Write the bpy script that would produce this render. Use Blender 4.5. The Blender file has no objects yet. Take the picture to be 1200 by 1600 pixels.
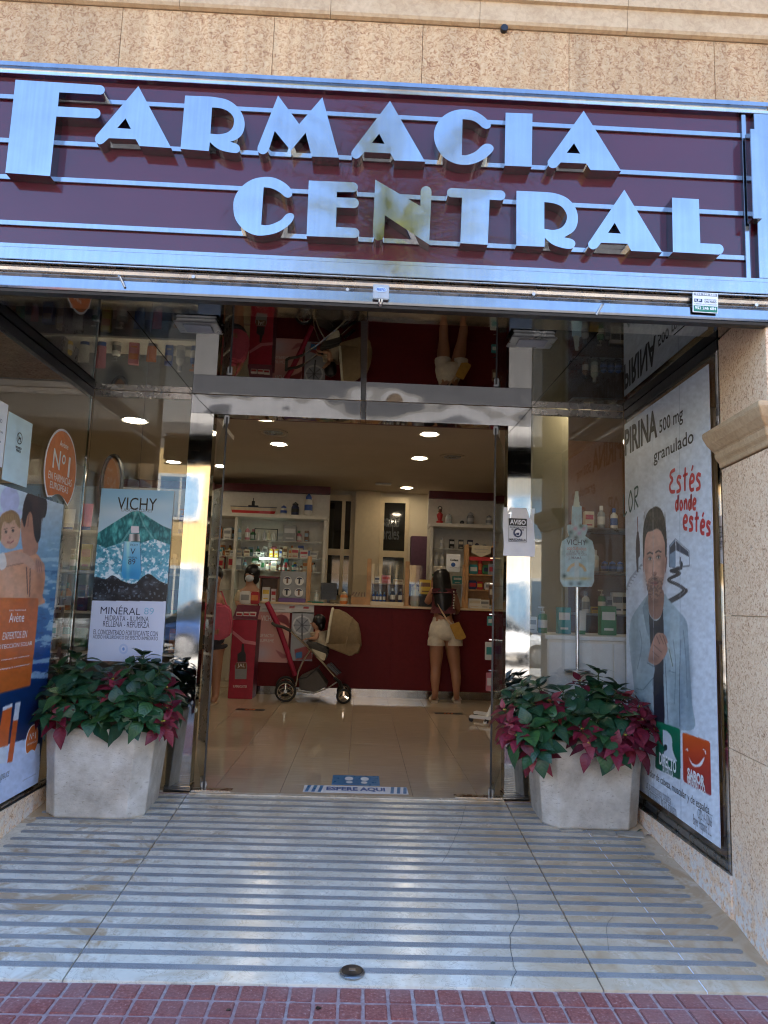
import bpy, bmesh, math, random
import numpy as np
from mathutils import Vector, Matrix
from mathutils.geometry import tessellate_polygon
random.seed(7)
S = bpy.context.scene
COL = S.collection
R = math.radians
PI = math.pi
# ------------------------------------------------------------------ camera
CAM = np.array([0.0, -2.8615, 1.24]); FPX = 1107.83
def _axes(yaw, pitch, roll):
    cy, sy, cp, sp = math.cos(yaw), math.sin(yaw), math.cos(pitch), math.sin(pitch)
    f = np.array([sy*cp, cy*cp, sp]); r = np.array([cy, -sy, 0.0]); u = np.cross(r, f)
    c, s = math.cos(roll), math.sin(roll)
    return c*r+s*u, -s*r+c*u, f
AR, AU, AF = _axes(.0282339, .1262506, .0339720)
cd = bpy.data.cameras.new('camera'); cam = bpy.data.objects.new('camera', cd); COL.objects.link(cam)
cam.matrix_world = Matrix(((AR[0], AU[0], -AF[0], CAM[0]), (AR[1], AU[1], -AF[1], CAM[1]), (AR[2], AU[2], -AF[2], CAM[2]), (0, 0, 0, 1)))
cd.sensor_fit = 'VERTICAL'; cd.sensor_height = 36.0; cd.lens = 36.0*FPX/1600.0
cd.clip_start = .05; cd.clip_end = 600
S.camera = cam
S.render.resolution_x, S.render.resolution_y = 768, 1024
# ------------------------------------------------------------------ world, sun, exposure
SUN_EL, SUN_AZ = R(56), R(14)       # the sun stands behind the shop, a little to the right
W = bpy.data.worlds.new('World'); S.world = W; W.use_nodes = True
wn = W.node_tree.nodes; wl = W.node_tree.links
bg = wn['Background']; sky = wn.new('ShaderNodeTexSky'); sky.sky_type = 'NISHITA'
sky.sun_disc = False; sky.sun_elevation = SUN_EL; sky.sun_rotation = SUN_AZ
sky.air_density = 1.0; sky.dust_density = .0; sky.ozone_density = 3.6; sky.altitude = 400
bg.inputs[1].default_value = .15
wl.new(sky.outputs[0], bg.inputs[0])
sl = bpy.data.lights.new('sun', 'SUN'); sl.energy = 4.6; sl.angle = R(.53); sl.color = (1, .93, .83)
so = bpy.data.objects.new('sun', sl); COL.objects.link(so)
sd = Vector((math.sin(SUN_AZ)*math.cos(SUN_EL), math.cos(SUN_AZ)*math.cos(SUN_EL), math.sin(SUN_EL)))
so.rotation_euler = (-sd).to_track_quat('-Z', 'Y').to_euler(); so.location = sd*60
vs = S.view_settings; vs.view_transform = 'Standard'; vs.look = 'None'; vs.exposure = 2.78; vs.gamma = 1; vs.use_curve_mapping = False
S.render.engine = 'CYCLES'
cy = S.cycles
cy.max_bounces = 9; cy.diffuse_bounces = 4; cy.glossy_bounces = 5; cy.transmission_bounces = 6; cy.transparent_max_bounces = 24
cy.caustics_reflective = False; cy.caustics_refractive = False; cy.sample_clamp_indirect = 6; cy.blur_glossy = .3
cy.use_denoising = True; cy.filter_width = 1.15
# ------------------------------------------------------------------ points on real planes
def _d(px, py):
    return AF+(px-600)/FPX*AR-(py-800)/FPX*AU
def PY(px, py, y):
    d = _d(px, py); return Vector(CAM+d*((y-CAM[1])/d[1]))
def PX(px, py, x):
    d = _d(px, py); return Vector(CAM+d*((x-CAM[0])/d[0]))
def PZ(px, py, z):
    d = _d(px, py); return Vector(CAM+d*((z-CAM[2])/d[2]))
YD = 1.889                       # door plane; the street front is y = 0, the shop floor z = 0
SL = .185/YD                     # the entrance floor is a ramp down to the street
def rz(y): return -.185+SL*y
def PR(px, py):
    d = _d(px, py); return Vector(CAM+d*((-.185+SL*CAM[1]-CAM[2])/(d[2]-SL*d[1])))
# ------------------------------------------------------------------ materials
MATS = {}
def lin(c):
    return tuple((v/12.92 if v <= .04045 else ((v+.055)/1.055)**2.4) for v in c)
def s8(r, g, b): return lin((r/255, g/255, b/255))
class N:
    def __init__(s, name):
        s.m = bpy.data.materials.new(name); s.m.use_nodes = True; s.t = s.m.node_tree
        s.b = s.t.nodes['Principled BSDF']; s.o = s.t.nodes['Material Output']; MATS[name] = s.m
    def n(s, t, **k):
        o = s.t.nodes.new('ShaderNode'+t)
        for a, v in k.items():
            if a[0] == '_': o.inputs[int(a[1:])].default_value = v
            else: setattr(o, a, v)
        return o
    def l(s, a, b):
        if not hasattr(a, 'is_output'): a = a.outputs[0]
        s.t.links.new(a, b); return s
    def p(s, **k):
        for a, v in k.items():
            i = s.b.inputs[a.replace('_', ' ')]
            if hasattr(v, 'outputs'): s.t.links.new(v.outputs[0], i)
            elif hasattr(v, 'is_output'): s.t.links.new(v, i)
            elif isinstance(v, tuple) and len(v) == 3: i.default_value = (*v, 1)
            else: i.default_value = v
        return s
    def pos(s, scale=(1, 1, 1), obj=False):
        g = s.n('TexCoord').outputs['Object'] if obj else s.n('NewGeometry').outputs['Position']
        m = s.n('Mapping'); s.l(g, m.inputs[0]); m.inputs['Scale'].default_value = scale; return m
    def noise(s, vec, scale, detail=3, rough=.55, dist=0):
        o = s.n('TexNoise'); s.l(vec, o.inputs['Vector']); o.inputs['Scale'].default_value = scale
        o.inputs['Detail'].default_value = detail; o.inputs['Roughness'].default_value = rough; o.inputs['Distortion'].default_value = dist
        return o.outputs['Fac']
    def ramp(s, fac, stops, interp='LINEAR'):
        o = s.n('ValToRGB'); s.l(fac, o.inputs[0]); e = o.color_ramp.elements; o.color_ramp.interpolation = interp
        while len(e) < len(stops): e.new(.5)
        for i, (p_, c) in enumerate(stops):
            e[i].position = p_; e[i].color = (*c, 1) if isinstance(c, tuple) else (c, c, c, 1)
        return o
    def mix(s, f, a, b, mode='MIX'):
        o = s.n('Mix', data_type='RGBA', blend_type=mode)
        for i, v in ((0, f), (6, a), (7, b)):
            if isinstance(v, tuple): o.inputs[i].default_value = (*v, 1)
            elif isinstance(v, (int, float)): o.inputs[i].default_value = v
            else: s.l(v, o.inputs[i])
        return o.outputs[2]
    def math(s, op, a, b=0):
        o = s.n('Math', operation=op)
        for i, v in ((0, a), (1, b)):
            if isinstance(v, (int, float)): o.inputs[i].default_value = v
            else: s.l(v, o.inputs[i])
        return o.outputs[0]
    def bump(s, h, strength=.3, dist=.01):
        o = s.n('Bump'); s.l(h, o.inputs['Height']); o.inputs['Strength'].default_value = strength; o.inputs['Distance'].default_value = dist
        s.l(o, s.b.inputs['Normal']); return s
def pm(name, col, rough=.5, metal=0, var=.12, vs_=18, coat=0, bump=0, bs=120, spec=None):
    """plain material with a little procedural variation in colour and gloss"""
    if name in MATS: return MATS[name]
    a = N(name); v = a.pos(obj=False); f = a.noise(v, vs_, 4)
    lo = tuple(c*(1-var) for c in col); hi = tuple(min(1, c*(1+var)) for c in col)
    a.p(Base_Color=a.ramp(f, [(.3, lo), (.7, hi)]), Metallic=metal)
    f2 = a.noise(v, vs_*2.3, 3); a.p(Roughness=a.ramp(f2, [(.3, max(0, rough*.85)), (.7, min(1, rough*1.15))]))
    if coat: a.p(Coat_Weight=coat, Coat_Roughness=.06)
    if spec is not None: a.p(Specular_IOR_Level=spec)
    if bump: a.bump(a.noise(v, bs, 3), bump, .004)
    return a.m
def em(name, col, s):
    a = N(name); a.p(Base_Color=col, Emission_Color=col, Emission_Strength=s); return a.m
def glass(name, tint, base=.045, k=1.0, rough=0.0):
    """a pane: clear, with the mirror share of real glass"""
    a = N(name); t = a.t; t.nodes.remove(a.b)
    tr = a.n('BsdfTransparent'); tr.inputs[0].default_value = (*tint, 1)
    gl = a.n('BsdfGlossy'); gl.inputs[0].default_value = (.95, .97, .97, 1); gl.inputs['Roughness'].default_value = rough
    lw = a.n('LayerWeight'); lw.inputs[0].default_value = .5
    f = a.math('ADD', a.math('MULTIPLY', a.math('POWER', lw.outputs['Facing'], 4.5), .9*k), base)
    mx = a.n('MixShader'); a.l(f, mx.inputs[0]); a.l(tr, mx.inputs[1]); a.l(gl, mx.inputs[2]); a.l(mx, a.o.inputs[0])
    return a.m
def vcol(name, rough=.35, spec=.4):
    a = N(name); c = a.n('VertexColor', layer_name='Col'); a.p(Base_Color=c, Roughness=rough, Specular_IOR_Level=spec); return a.m

a = N('stone_cladding'); v = a.pos()
oi = a.n('ObjectInfo'); va = a.n('VectorMath', operation='ADD'); cx = a.n('CombineXYZ'); a.l(a.math('MULTIPLY', oi.outputs['Random'], 7.3), cx.inputs[0]); a.l(v, va.inputs[0]); a.l(cx, va.inputs[1])
f1 = a.noise(va, 46, 2.5, .55, 1.6); f2 = a.noise(va, 3.2, 4); f3 = a.noise(va, 24, 3, .6, 2.2)
c1 = a.ramp(f1, [(.30, (.27, .11, .042)), (.40, (.45, .23, .10)), (.48, (.57, .34, .16)), (.64, (.66, .445, .245))])
c2 = a.mix(a.ramp(f3, [(.60, 0.0), (.70, .75)]).outputs[0], c1.outputs[0], (.30, .13, .06))
c3 = a.mix(a.ramp(f2, [(.35, 0.0), (.7, .35)]).outputs[0], c2, (.62, .40, .20))
tone = a.n('MapRange'); a.l(oi.outputs['Random'], tone.inputs[0]); tone.inputs[3].default_value = .88; tone.inputs[4].default_value = 1.08
sz = a.n('SeparateXYZ'); a.l(v, sz.inputs[0]); strk = a.ramp(a.noise(a.pos((5.5, 5.5, .35)), 1.6, 4, .65), [(.42, .84), (.60, 1.0)])
c4 = a.mix(1.0, c3, strk.outputs[0], 'MULTIPLY'); cc = a.n('VectorMath', operation='SCALE'); a.l(c4, cc.inputs[0]); a.l(tone, cc.inputs['Scale'])
a.p(Base_Color=cc, Roughness=.72); a.bump(f1, .55, .006)
a = N('stone_pillar'); v = a.pos()
f1 = a.noise(v, 55, 3, .6, 1.6); f2 = a.noise(v, 2.6, 4); f3 = a.noise(v, 26, 3, .6, 2.0)
sx = a.n('SeparateXYZ'); a.l(v, sx.inputs[0])
c1 = a.ramp(f1, [(.30, (.38, .18, .09)), (.40, (.68, .41, .24)), (.49, (.86, .60, .38)), (.66, (.90, .70, .49))])
c2 = a.mix(a.ramp(f3, [(.62, 0.0), (.72, .6)]).outputs[0], c1.outputs[0], (.36, .21, .14))
low = a.ramp(a.math('ADD', a.math('MULTIPLY', sx.outputs[2], 1.6), a.math('MULTIPLY', f2, .9)), [(.16, 1.0), (.72, 0.0)])
salt = a.math('MULTIPLY', low.outputs[0], a.ramp(a.noise(v, 22, 5, .7), [(.44, 0.0), (.53, .95)]).outputs[0])
c3 = a.mix(salt, c2, (.80, .78, .75))
a.p(Base_Color=c3, Roughness=.75); a.bump(f1, .5, .006)
a = N('stone_moulding'); v = a.pos(); f1 = a.noise(v, 40, 4, .6, .6); f2 = a.noise(v, 6, 3)
a.p(Base_Color=a.mix(.5, a.ramp(f1, [(.3, (.37, .22, .11)), (.6, (.58, .40, .225))]).outputs[0], a.ramp(f2, [(.3, (.45, .29, .15)), (.7, (.62, .43, .25))]).outputs[0]), Roughness=.7); a.bump(f1, .3, .004)
def steel(name, col, rough, wob=0.0, ws=2.2, dist=.02, streak=0.0):
    a = N(name); v = a.pos(); f = a.noise(v, 8, 4)
    sk_ = a.noise(a.pos((40, 40, 1.2)), 1.5, 3, .6); a.p(Base_Color=a.mix(1.0, a.ramp(f, [(.3, tuple(c*.88 for c in col)), (.7, col)]).outputs[0], a.ramp(sk_, [(.35, .90), (.65, 1.0)]).outputs[0], 'MULTIPLY'), Metallic=1.0)
    g = a.noise(a.pos((1, 1, 1)), 14, 5, .65)
    a.p(Roughness=a.ramp(g, [(.35, rough*.6), (.75, rough*1.6)]))
    if wob: a.bump(a.noise(a.pos((1, 1, 1)), ws, 2, .4), wob, dist)
    return a.m
steel('steel_mirror', (.48, .465, .44), .05, .05, 3.0, .02)
steel('steel_lintel_dimmed', (.25, .25, .26), .04, .42, 1.7, .05)  # same steel as the posts; darker colour stands in for a dimmer reflection
steel('steel_letter', (.41, .42, .44), .07, .10, 3.5, .02)
steel('steel_frame', (.38, .385, .40), .15, .06, 4, .01)
steel('steel_rail', (.52, .47, .42), .28, .08, 9, .01)
steel('steel_dull', (.42, .42, .42), .35)
steel('chrome', (.86, .86, .87), .07)
steel('ceiling_mirror', (.23, .235, .24), .012, .012, 1.3, .02)
a = N('burgundy_panel'); v = a.pos(); f = a.noise(v, 2.2, 3)
a.p(Base_Color=a.ramp(f, [(.3, (.062, .004, .012)), (.7, (.078, .006, .016))]), Roughness=.12, Coat_Weight=.55, Coat_Roughness=.02, Specular_IOR_Level=.35)
a = N('marble_floor'); v = a.pos(); sx = a.n('SeparateXYZ'); a.l(v, sx.inputs[0])
f1 = a.noise(v, 3.0, 6, .6, .8); f2 = a.noise(v, 9, 5, .65, 1.8); f3 = a.noise(v, 2.3, 4, .7, 1.2)
vn = a.math('ABSOLUTE', a.math('SUBTRACT', f2, .5))
c1 = a.ramp(f1, [(.25, (.58, .50, .38)), (.55, (.76, .69, .56)), (.8, (.84, .78, .67))])
c2 = a.mix(a.ramp(vn, [(0, .55), (.018, 0.0)]).outputs[0], c1.outputs[0], (.34, .25, .17))
sxs = sx.outputs[0]
edge = a.ramp(a.math('ABSOLUTE', sx.outputs[0]), [(.0, .28), (1.0, .55), (1.62, 1.0)])
c3 = a.mix(a.math('MULTIPLY', a.ramp(f3, [(.47, 0.0), (.60, .8)]).outputs[0], edge.outputs[0]), c2, (.42, .26, .12))
tan = a.math('MULTIPLY', a.ramp(sx.outputs[0], [(.62, 0.0), (.80, .85)]).outputs[0], a.ramp(a.noise(v, 1.7, 4, .6), [(.30, .3), (.62, 1.0)]).outputs[0])
c3 = a.mix(tan, c3, a.mix(a.noise(v, 6, 4), (.44, .285, .145), (.62, .46, .29)))
a.p(Base_Color=c3, Roughness=a.ramp(a.noise(v, 5, 5, .7), [(.3, .12), (.7, .32)])); a.bump(f2, .04, .003)
a = N('anti_slip'); v = a.pos(); f = a.noise(v, 260, 2)
a.p(Base_Color=a.mix(a.ramp(a.noise(v, 5, 4), [(.35, 0.0), (.66, .75)]).outputs[0], a.ramp(f, [(.3, (.13, .13, .13)), (.7, (.33, .325, .32))]).outputs[0], (.34, .33, .31)), Roughness=.5); a.bump(f, .5, .003)
a = N('red_paver'); v = a.pos(); f = a.noise(v, 90, 4, .7); g = a.noise(v, 4, 4); oi = a.n('ObjectInfo')
c1 = a.ramp(f, [(.28, (.16, .042, .038)), (.5, (.29, .088, .072)), (.62, (.38, .145, .12)), (.70, (.58, .42, .38))])
c2 = a.mix(a.ramp(g, [(.4, 0.0), (.75, .55)]).outputs[0], c1.outputs[0], (.33, .23, .22))
c3 = a.mix(a.math('MULTIPLY', oi.outputs['Random'], .35), c2, (.22, .06, .05))
a.p(Base_Color=c3, Roughness=.6); a.bump(f, .35, .003)
a = N('mortar'); v = a.pos(); f = a.noise(v, 50, 5, .7); g = a.noise(v, 7, 4)
a.p(Base_Color=a.mix(a.ramp(g, [(.4, 0.0), (.65, .8)]).outputs[0], a.ramp(f, [(.3, (.28, .19, .175)), (.7, (.55, .44, .41))]).outputs[0], (.34, .19, .185)), Roughness=.85); a.bump(f, .5, .004)
a = N('cast_stone'); v = a.pos(); f = a.noise(v, 5, 6, .65); g = a.noise(a.pos((1, 1, 2.2)), 38, 5, .7, .5); h = a.noise(v, 2.1, 4)
c1 = a.ramp(f, [(.28, (.36, .31, .25)), (.5, (.55, .50, .42)), (.7, (.70, .66, .59))])
c2 = a.mix(a.ramp(g, [(.30, .7), (.42, 0.0)]).outputs[0], c1.outputs[0], (.25, .205, .15))
c3 = a.mix(a.ramp(h, [(.55, 0.0), (.68, .5)]).outputs[0], c2, (.40, .32, .23))
a.p(Base_Color=c3, Roughness=.8); a.bump(g, .55, .006)
a = N('floor_tile'); v = a.pos(); f = a.noise(a.pos((.7, 9, 1)), 6, 4, .6); g = a.noise(v, 1.2, 3); oi = a.n('ObjectInfo')
c1 = a.ramp(f, [(.3, (.50, .39, .27)), (.7, (.62, .50, .36))])
a.p(Base_Color=a.mix(a.math('MULTIPLY', oi.outputs['Random'], .3), c1.outputs[0], (.46, .35, .24)), Roughness=.07, Specular_IOR_Level=.65); 
glass('glass_clear', (.97, .98, .975), .04)
glass('glass_window', (.97, .98, .975), .055)
glass('glass_door', (.88, .92, .90), .045)
glass('glass_acrylic', (.95, .96, .96), .06)
glass('glass_edge', (.30, .42, .38), .12)
pm('print_black', (.012, .012, .014), .45); pm('print_white', (.80, .80, .80), .45); pm('print_blue', (.02, .09, .32), .45)
pm('print_grey', (.22, .23, .25), .45); pm('print_red', (.55, .03, .035), .4); pm('print_green', (.0, .16, .09), .4); pm('print_darkgreen', (.01, .07, .06), .4)
pm('print_orange', (.62, .15, .025), .4); pm('print_sky', (.25, .50, .68), .4); pm('print_navy', (.02, .03, .09), .4)
pm('paper_white', (.78, .79, .82), .5, var=.03); pm('wood', (.45, .24, .095), .45, var=.25, vs_=9)
pm('rubber', (.012, .012, .012), .6); pm('dark_metal', (.03, .03, .033), .35, .6); pm('black_plastic', (.012, .012, .013), .35)
pm('cream_wall', (.68, .59, .43), .7, var=.05, vs_=3); pm('white_board', (.72, .68, .60), .5, var=.06); pm('counter_red', (.115, .009, .013), .5, var=.1, spec=.15)
pm('trim_red', (.11, .008, .014), .35); pm('interior_ceiling', (.58, .50, .39), .8, var=.04, vs_=2); pm('white_plastic', (.75, .75, .73), .35, var=.04)
pm('asphalt', (.10, .095, .09), .85, var=.3, vs_=40, bump=.4); pm('kerb_stone', (.35, .33, .30), .8, bump=.3, bs=60); pm('soil', (.03, .02, .013), .95, bump=.6)
vcol('print_picture')
# ------------------------------------------------------------------ mesh helpers
WM = {}
class MB:
    def __init__(s): s.v = []; s.f = []; s.m = []; s.mats = []
    def mi(s, m):
        m = MATS[m] if isinstance(m, str) else m
        if m not in s.mats: s.mats.append(m)
        return s.mats.index(m)
    def add(s, vs_, fs, m):
        k = len(s.v); i = s.mi(m); s.v += [Vector(p) for p in vs_]
        for f in fs: s.f.append([k+j for j in f]); s.m.append(i)
        return s
    def box(s, x0, x1, y0, y1, z0, z1, m, rot=0, c=None):
        vs_ = [Vector((x, y, z)) for z in (z0, z1) for y in (y0, y1) for x in (x0, x1)]
        if rot:
            c = c or Vector(((x0+x1)/2, (y0+y1)/2, 0)); Q = Matrix.Rotation(rot, 3, 'Z')
            vs_ = [Q@(p-Vector((c[0], c[1], 0)))+Vector((c[0], c[1], 0)) for p in vs_]
        return s.add(vs_, [(0, 2, 3, 1), (4, 5, 7, 6), (0, 1, 5, 4), (2, 6, 7, 3), (0, 4, 6, 2), (1, 3, 7, 5)], m)
    def bar(s, a, b, w, h, m, up=(0, 0, 1)):
        a, b = Vector(a), Vector(b); d = (b-a).normalized(); u = Vector(up)
        if abs(d.dot(u)) > .98: u = Vector((0, 1, 0))
        x = d.cross(u).normalized()*w/2; y = x.cross(d).normalized()*h/2
        vs_ = [p+i*x+j*y for p in (a, b) for i, j in ((-1, -1), (1, -1), (1, 1), (-1, 1))]
        return s.add(vs_, [(3, 2, 1, 0), (4, 5, 6, 7), (0, 1, 5, 4), (1, 2, 6, 5), (2, 3, 7, 6), (3, 0, 4, 7)], m)
    def tube(s, pts, r, n, m, cap=True, flat=1.0):
        pts = [Vector(p) for p in pts]; rs = r if isinstance(r, (list, tuple)) else [r]*len(pts); vs_ = []; fs = []
        u = None
        for i, p in enumerate(pts):
            d = (pts[min(i+1, len(pts)-1)]-pts[max(i-1, 0)]).normalized()
            if u is None: u = d.cross(Vector((0, 0, 1)) if abs(d.z) < .9 else Vector((0, 1, 0))).normalized()
            else: u = (u-d*u.dot(d)).normalized()
            w = d.cross(u)
            for k in range(n):
                t = 2*PI*k/n; vs_.append(p+rs[i]*(math.cos(t)*u+flat*math.sin(t)*w))
        for i in range(len(pts)-1):
            for k in range(n): fs.append((i*n+k, i*n+(k+1) % n, (i+1)*n+(k+1) % n, (i+1)*n+k))
        if cap: fs.append(tuple(range(n-1, -1, -1))); fs.append(tuple((len(pts)-1)*n+k for k in range(n)))
        return s.add(vs_, fs, m)
    def lathe(s, prof, n, m, c=(0, 0, 0), sx=1, sy=1):
        vs_ = []; fs = []; c = Vector(c)
        for r, z in prof:
            for k in range(n):
                t = 2*PI*(k+.5)/n; vs_.append(c+Vector((r*sx*math.cos(t), r*sy*math.sin(t), z)))
        for i in range(len(prof)-1):
            for k in range(n): fs.append((i*n+k, i*n+(k+1) % n, (i+1)*n+(k+1) % n, (i+1)*n+k))
        fs.append(tuple(range(n-1, -1, -1))); fs.append(tuple((len(prof)-1)*n+k for k in range(n)))
        return s.add(vs_, fs, m)
    def ell(s, c, rx, ry, rz_, m, nu=12, nv=8):
        prof = [(max(1e-4, math.sin(PI*i/nv)), -math.cos(PI*i/nv)) for i in range(nv+1)]
        k = len(s.v); s.lathe(prof, nu, m)
        for p in s.v[k:]: p.x = c[0]+p.x*rx; p.y = c[1]+p.y*ry; p.z = c[2]+p.z*rz_
        return s
    def poly(s, loops, ext, m, m2=None, back=True, mb=None):
        """flat outline (list of loops, first outer, then holes) thickened along ext"""
        loops = [[Vector(p) for p in L] for L in loops]; flat = [p for L in loops for p in L]; n = len(flat); ext = Vector(ext)
        tri = tessellate_polygon(loops)
        nrm = Vector((0, 0, 0)); L = loops[0]
        for i in range(len(L)): nrm += L[i].cross(L[(i+1) % len(L)])
        face = []
        for t in tri:
            q = (flat[t[1]]-flat[t[0]]).cross(flat[t[2]]-flat[t[0]])
            face.append(t if q.dot(ext) < 0 else (t[0], t[2], t[1]))
        s.add(flat, face, m)
        if ext.length > 0:
            if back: s.add([p+ext for p in flat], [tuple(reversed(t)) for t in face], mb or m2 or m)
            k = 0
            for L in loops:
                q = len(L); vs_ = L+[p+ext for p in L]
                s.add(vs_, [(i, (i+1) % q, q+(i+1) % q, q+i) for i in range(q)], m2 or m)
        return s
    def build(s, name, parent=None, bevel=0, smooth=False, local=False, seg=2, sharp=40, mods=()):
        me = bpy.data.meshes.new(name); o = bpy.data.objects.new(name, me)
        vs_ = s.v
        if parent is not None:
            o.parent = parent; WM[o] = WM.get(parent, Matrix())
            if not local:
                inv = WM[o].inverted(); vs_ = [inv@p for p in vs_]
        me.from_pydata([tuple(p) for p in vs_], [], s.f)
        for m in s.mats: me.materials.append(m)
        me.polygons.foreach_set('material_index', s.m)
        bm = bmesh.new(); bm.from_mesh(me)
        bmesh.ops.remove_doubles(bm, verts=bm.verts, dist=1e-5)
        bmesh.ops.recalc_face_normals(bm, faces=bm.faces)
        if bevel:
            es = [e for e in bm.edges if len(e.link_faces) == 2 and e.calc_face_angle(0) > R(25)]
            bmesh.ops.bevel(bm, geom=es, offset=bevel, segments=seg, affect='EDGES', clamp_overlap=True)
        if smooth:
            for f in bm.faces: f.smooth = True
            for e in bm.edges:
                if len(e.link_faces) == 2 and e.calc_face_angle(0) > R(sharp): e.smooth = False
        bm.to_mesh(me); bm.free()
        COL.objects.link(o)
        return o
def tag(o, label=None, cat=None, group=None, kind=None):
    if label: o['label'] = label
    if cat: o['category'] = cat
    if group: o['group'] = group
    if kind: o['kind'] = kind
    return o
def thing(name, label, cat, loc=(0, 0, 0), rot=0, group=None, kind=None):
    o = bpy.data.objects.new(name, None); COL.objects.link(o); o.empty_display_size = .1
    o.location = loc; o.rotation_euler = (0, 0, rot); WM[o] = Matrix.Translation(Vector(loc))@Matrix.Rotation(rot, 4, 'Z')
    return tag(o, label, cat, group, kind)
def frame_thing(name, label, cat, O, U, V, group=None, parent=None):
    """an Empty whose local x, y, z are the sheet's right, up and outward directions"""
    o = bpy.data.objects.new(name, None); COL.objects.link(o); o.empty_display_size = .1
    U = Vector(U).normalized(); V = Vector(V).normalized(); n_ = U.cross(V).normalized(); V = n_.cross(U); O = Vector(O)
    M = Matrix(((U.x, V.x, n_.x, O.x), (U.y, V.y, n_.y, O.y), (U.z, V.z, n_.z, O.z), (0, 0, 0, 1)))
    o.matrix_world = M; WM[o] = M
    if parent is not None: o.parent = parent; o.matrix_parent_inverse = WM[parent].inverted()
    return tag(o, label, cat, group)
def struct(o): o['kind'] = 'structure'; return o
def kids(o): return [c for c in bpy.data.objects if c.parent == o]
def copy_tree(o, loc=None, rot=None, parent=None):
    c = o.copy(); COL.objects.link(c)
    if parent: c.parent = parent
    if loc is not None: c.location = loc
    if rot is not None: c.rotation_euler = (0, 0, rot)
    for ch in list(o.children): copy_tree(ch, parent=c)
    return c
def text_mesh(s_, mat_, bold=0.0, shear=0.0, sp=1.0):
    cu = bpy.data.curves.new('text', 'FONT'); cu.body = s_; cu.size = 1; cu.offset = bold; cu.shear = shear; cu.space_character = sp
    cu.align_x = 'LEFT'; cu.resolution_u = 3; cu.fill_mode = 'FRONT'
    o = bpy.data.objects.new('text', cu); COL.objects.link(o)
    bpy.context.view_layer.update()
    me = bpy.data.meshes.new_from_object(o.evaluated_get(bpy.context.evaluated_depsgraph_get()))
    bpy.data.objects.remove(o); bpy.data.curves.remove(cu)
    me.materials.clear(); me.materials.append(MATS[mat_]); return me
def lettering(parent, lines, name='lettering', z=.0025):
    """lines: (text, material, x0, x1, y0, y1[, bold, shear]) fitted to boxes on the parent's sheet; joined into one mesh per material"""
    by = {}
    for L in lines:
        s_, m_, x0, x1, y0, y1 = L[:6]; me = text_mesh(s_, m_, *(L[6:]))
        n_ = len(me.vertices); co = np.empty(n_*3); me.vertices.foreach_get('co', co); co = co.reshape(-1, 3)
        lo, hi = co.min(0), co.max(0); e = np.maximum(hi-lo, 1e-6)
        q = [(x0+(p[0]-lo[0])/e[0]*(x1-x0), y0+(p[1]-lo[1])/e[1]*(y1-y0), z) for p in co]
        b_ = MB(); b_.add(q, [tuple(p.vertices) for p in me.polygons], m_); by[len(by)] = b_
        bpy.data.meshes.remove(me)
    return [b.build(name, parent, local=True) for b in by.values()]
def ribbon(pts, w, z):
    """pen stroke of width w along 2D points, as quads on a sheet"""
    vs_ = []; fs = []; n_ = len(pts)
    for i, (x, y) in enumerate(pts):
        a_ = pts[max(i-1, 0)]; b_ = pts[min(i+1, n_-1)]; dx, dy = b_[0]-a_[0], b_[1]-a_[1]; L = math.hypot(dx, dy) or 1
        k = w/2*(1 if 0 < i < n_-1 else .75)
        vs_ += [(x-dy/L*k, y+dx/L*k, z), (x+dy/L*k, y-dx/L*k, z)]
    for i in range(n_-1): fs.append((2*i, 2*i+1, 2*i+3, 2*i+2))
    return vs_, fs
def spline(pts, n=5):
    out = []
    for i in range(len(pts)-1):
        p0, p1, p2, p3 = pts[max(i-1, 0)], pts[i], pts[i+1], pts[min(i+2, len(pts)-1)]
        for k in range(n):
            t = k/n
            out.append(tuple(.5*((2*p1[j])+(-p0[j]+p2[j])*t+(2*p0[j]-5*p1[j]+4*p2[j]-p3[j])*t*t+(-p0[j]+3*p1[j]-3*p2[j]+p3[j])*t**3) for j in range(len(p1))))
    return out+[tuple(pts[-1])]
# ================================================================== THE STREET SIDE
ZP = -.19
g = MB(); g.box(-300, 300, -300, -1.95, -.6, -.33, 'asphalt'); struct(g.build('road'))
g = MB(); g.box(-300, 300, -1.95, -1.80, -.6, ZP, 'kerb_stone'); struct(g.build('kerb', bevel=.012))
g = MB(); g.box(-300, 300, -1.80, 16, -.6, ZP-.005, 'mortar'); pav = struct(g.build('pavement'))
def brick_mesh():
    g = MB(); g.box(-.0395, .0395, -.0455, .0455, -.012, 0, 'red_paver'); o = g.build('brick', bevel=.003, seg=2); me = o.data; bpy.data.objects.remove(o); return me
bme = brick_mesh()
PX0, PYP = -.027, .1035
for j in range(4):
    for i in range(-22, 23):
        o = bpy.data.objects.new('brick', bme); COL.objects.link(o); o.parent = pav
        o.location = (PX0+.0452+i*.0902+random.uniform(-.0015, .0015), -.06-j*PYP+random.uniform(-.001, .001), ZP+random.uniform(-.002, .0012))
        o.rotation_euler = (random.uniform(-.012, .012), random.uniform(-.012, .012), random.uniform(-.012, .012))
g = MB()
for j in range(4, 16):
    for i in range(-60, 61): g.box(PX0+i*.0902+.006, PX0+i*.0902+.083, -.105-j*PYP, -.015-j*PYP, ZP-.02, ZP, 'red_paver')
for j in range(4):
    for i in list(range(-60, -22))+list(range(23, 61)): g.box(PX0+i*.0902+.006, PX0+i*.0902+.083, -.105-j*PYP, -.015-j*PYP, ZP-.02, ZP, 'red_paver')
tag(g.build('paving_bricks', pav), kind='stuff')
g = MB()
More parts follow.
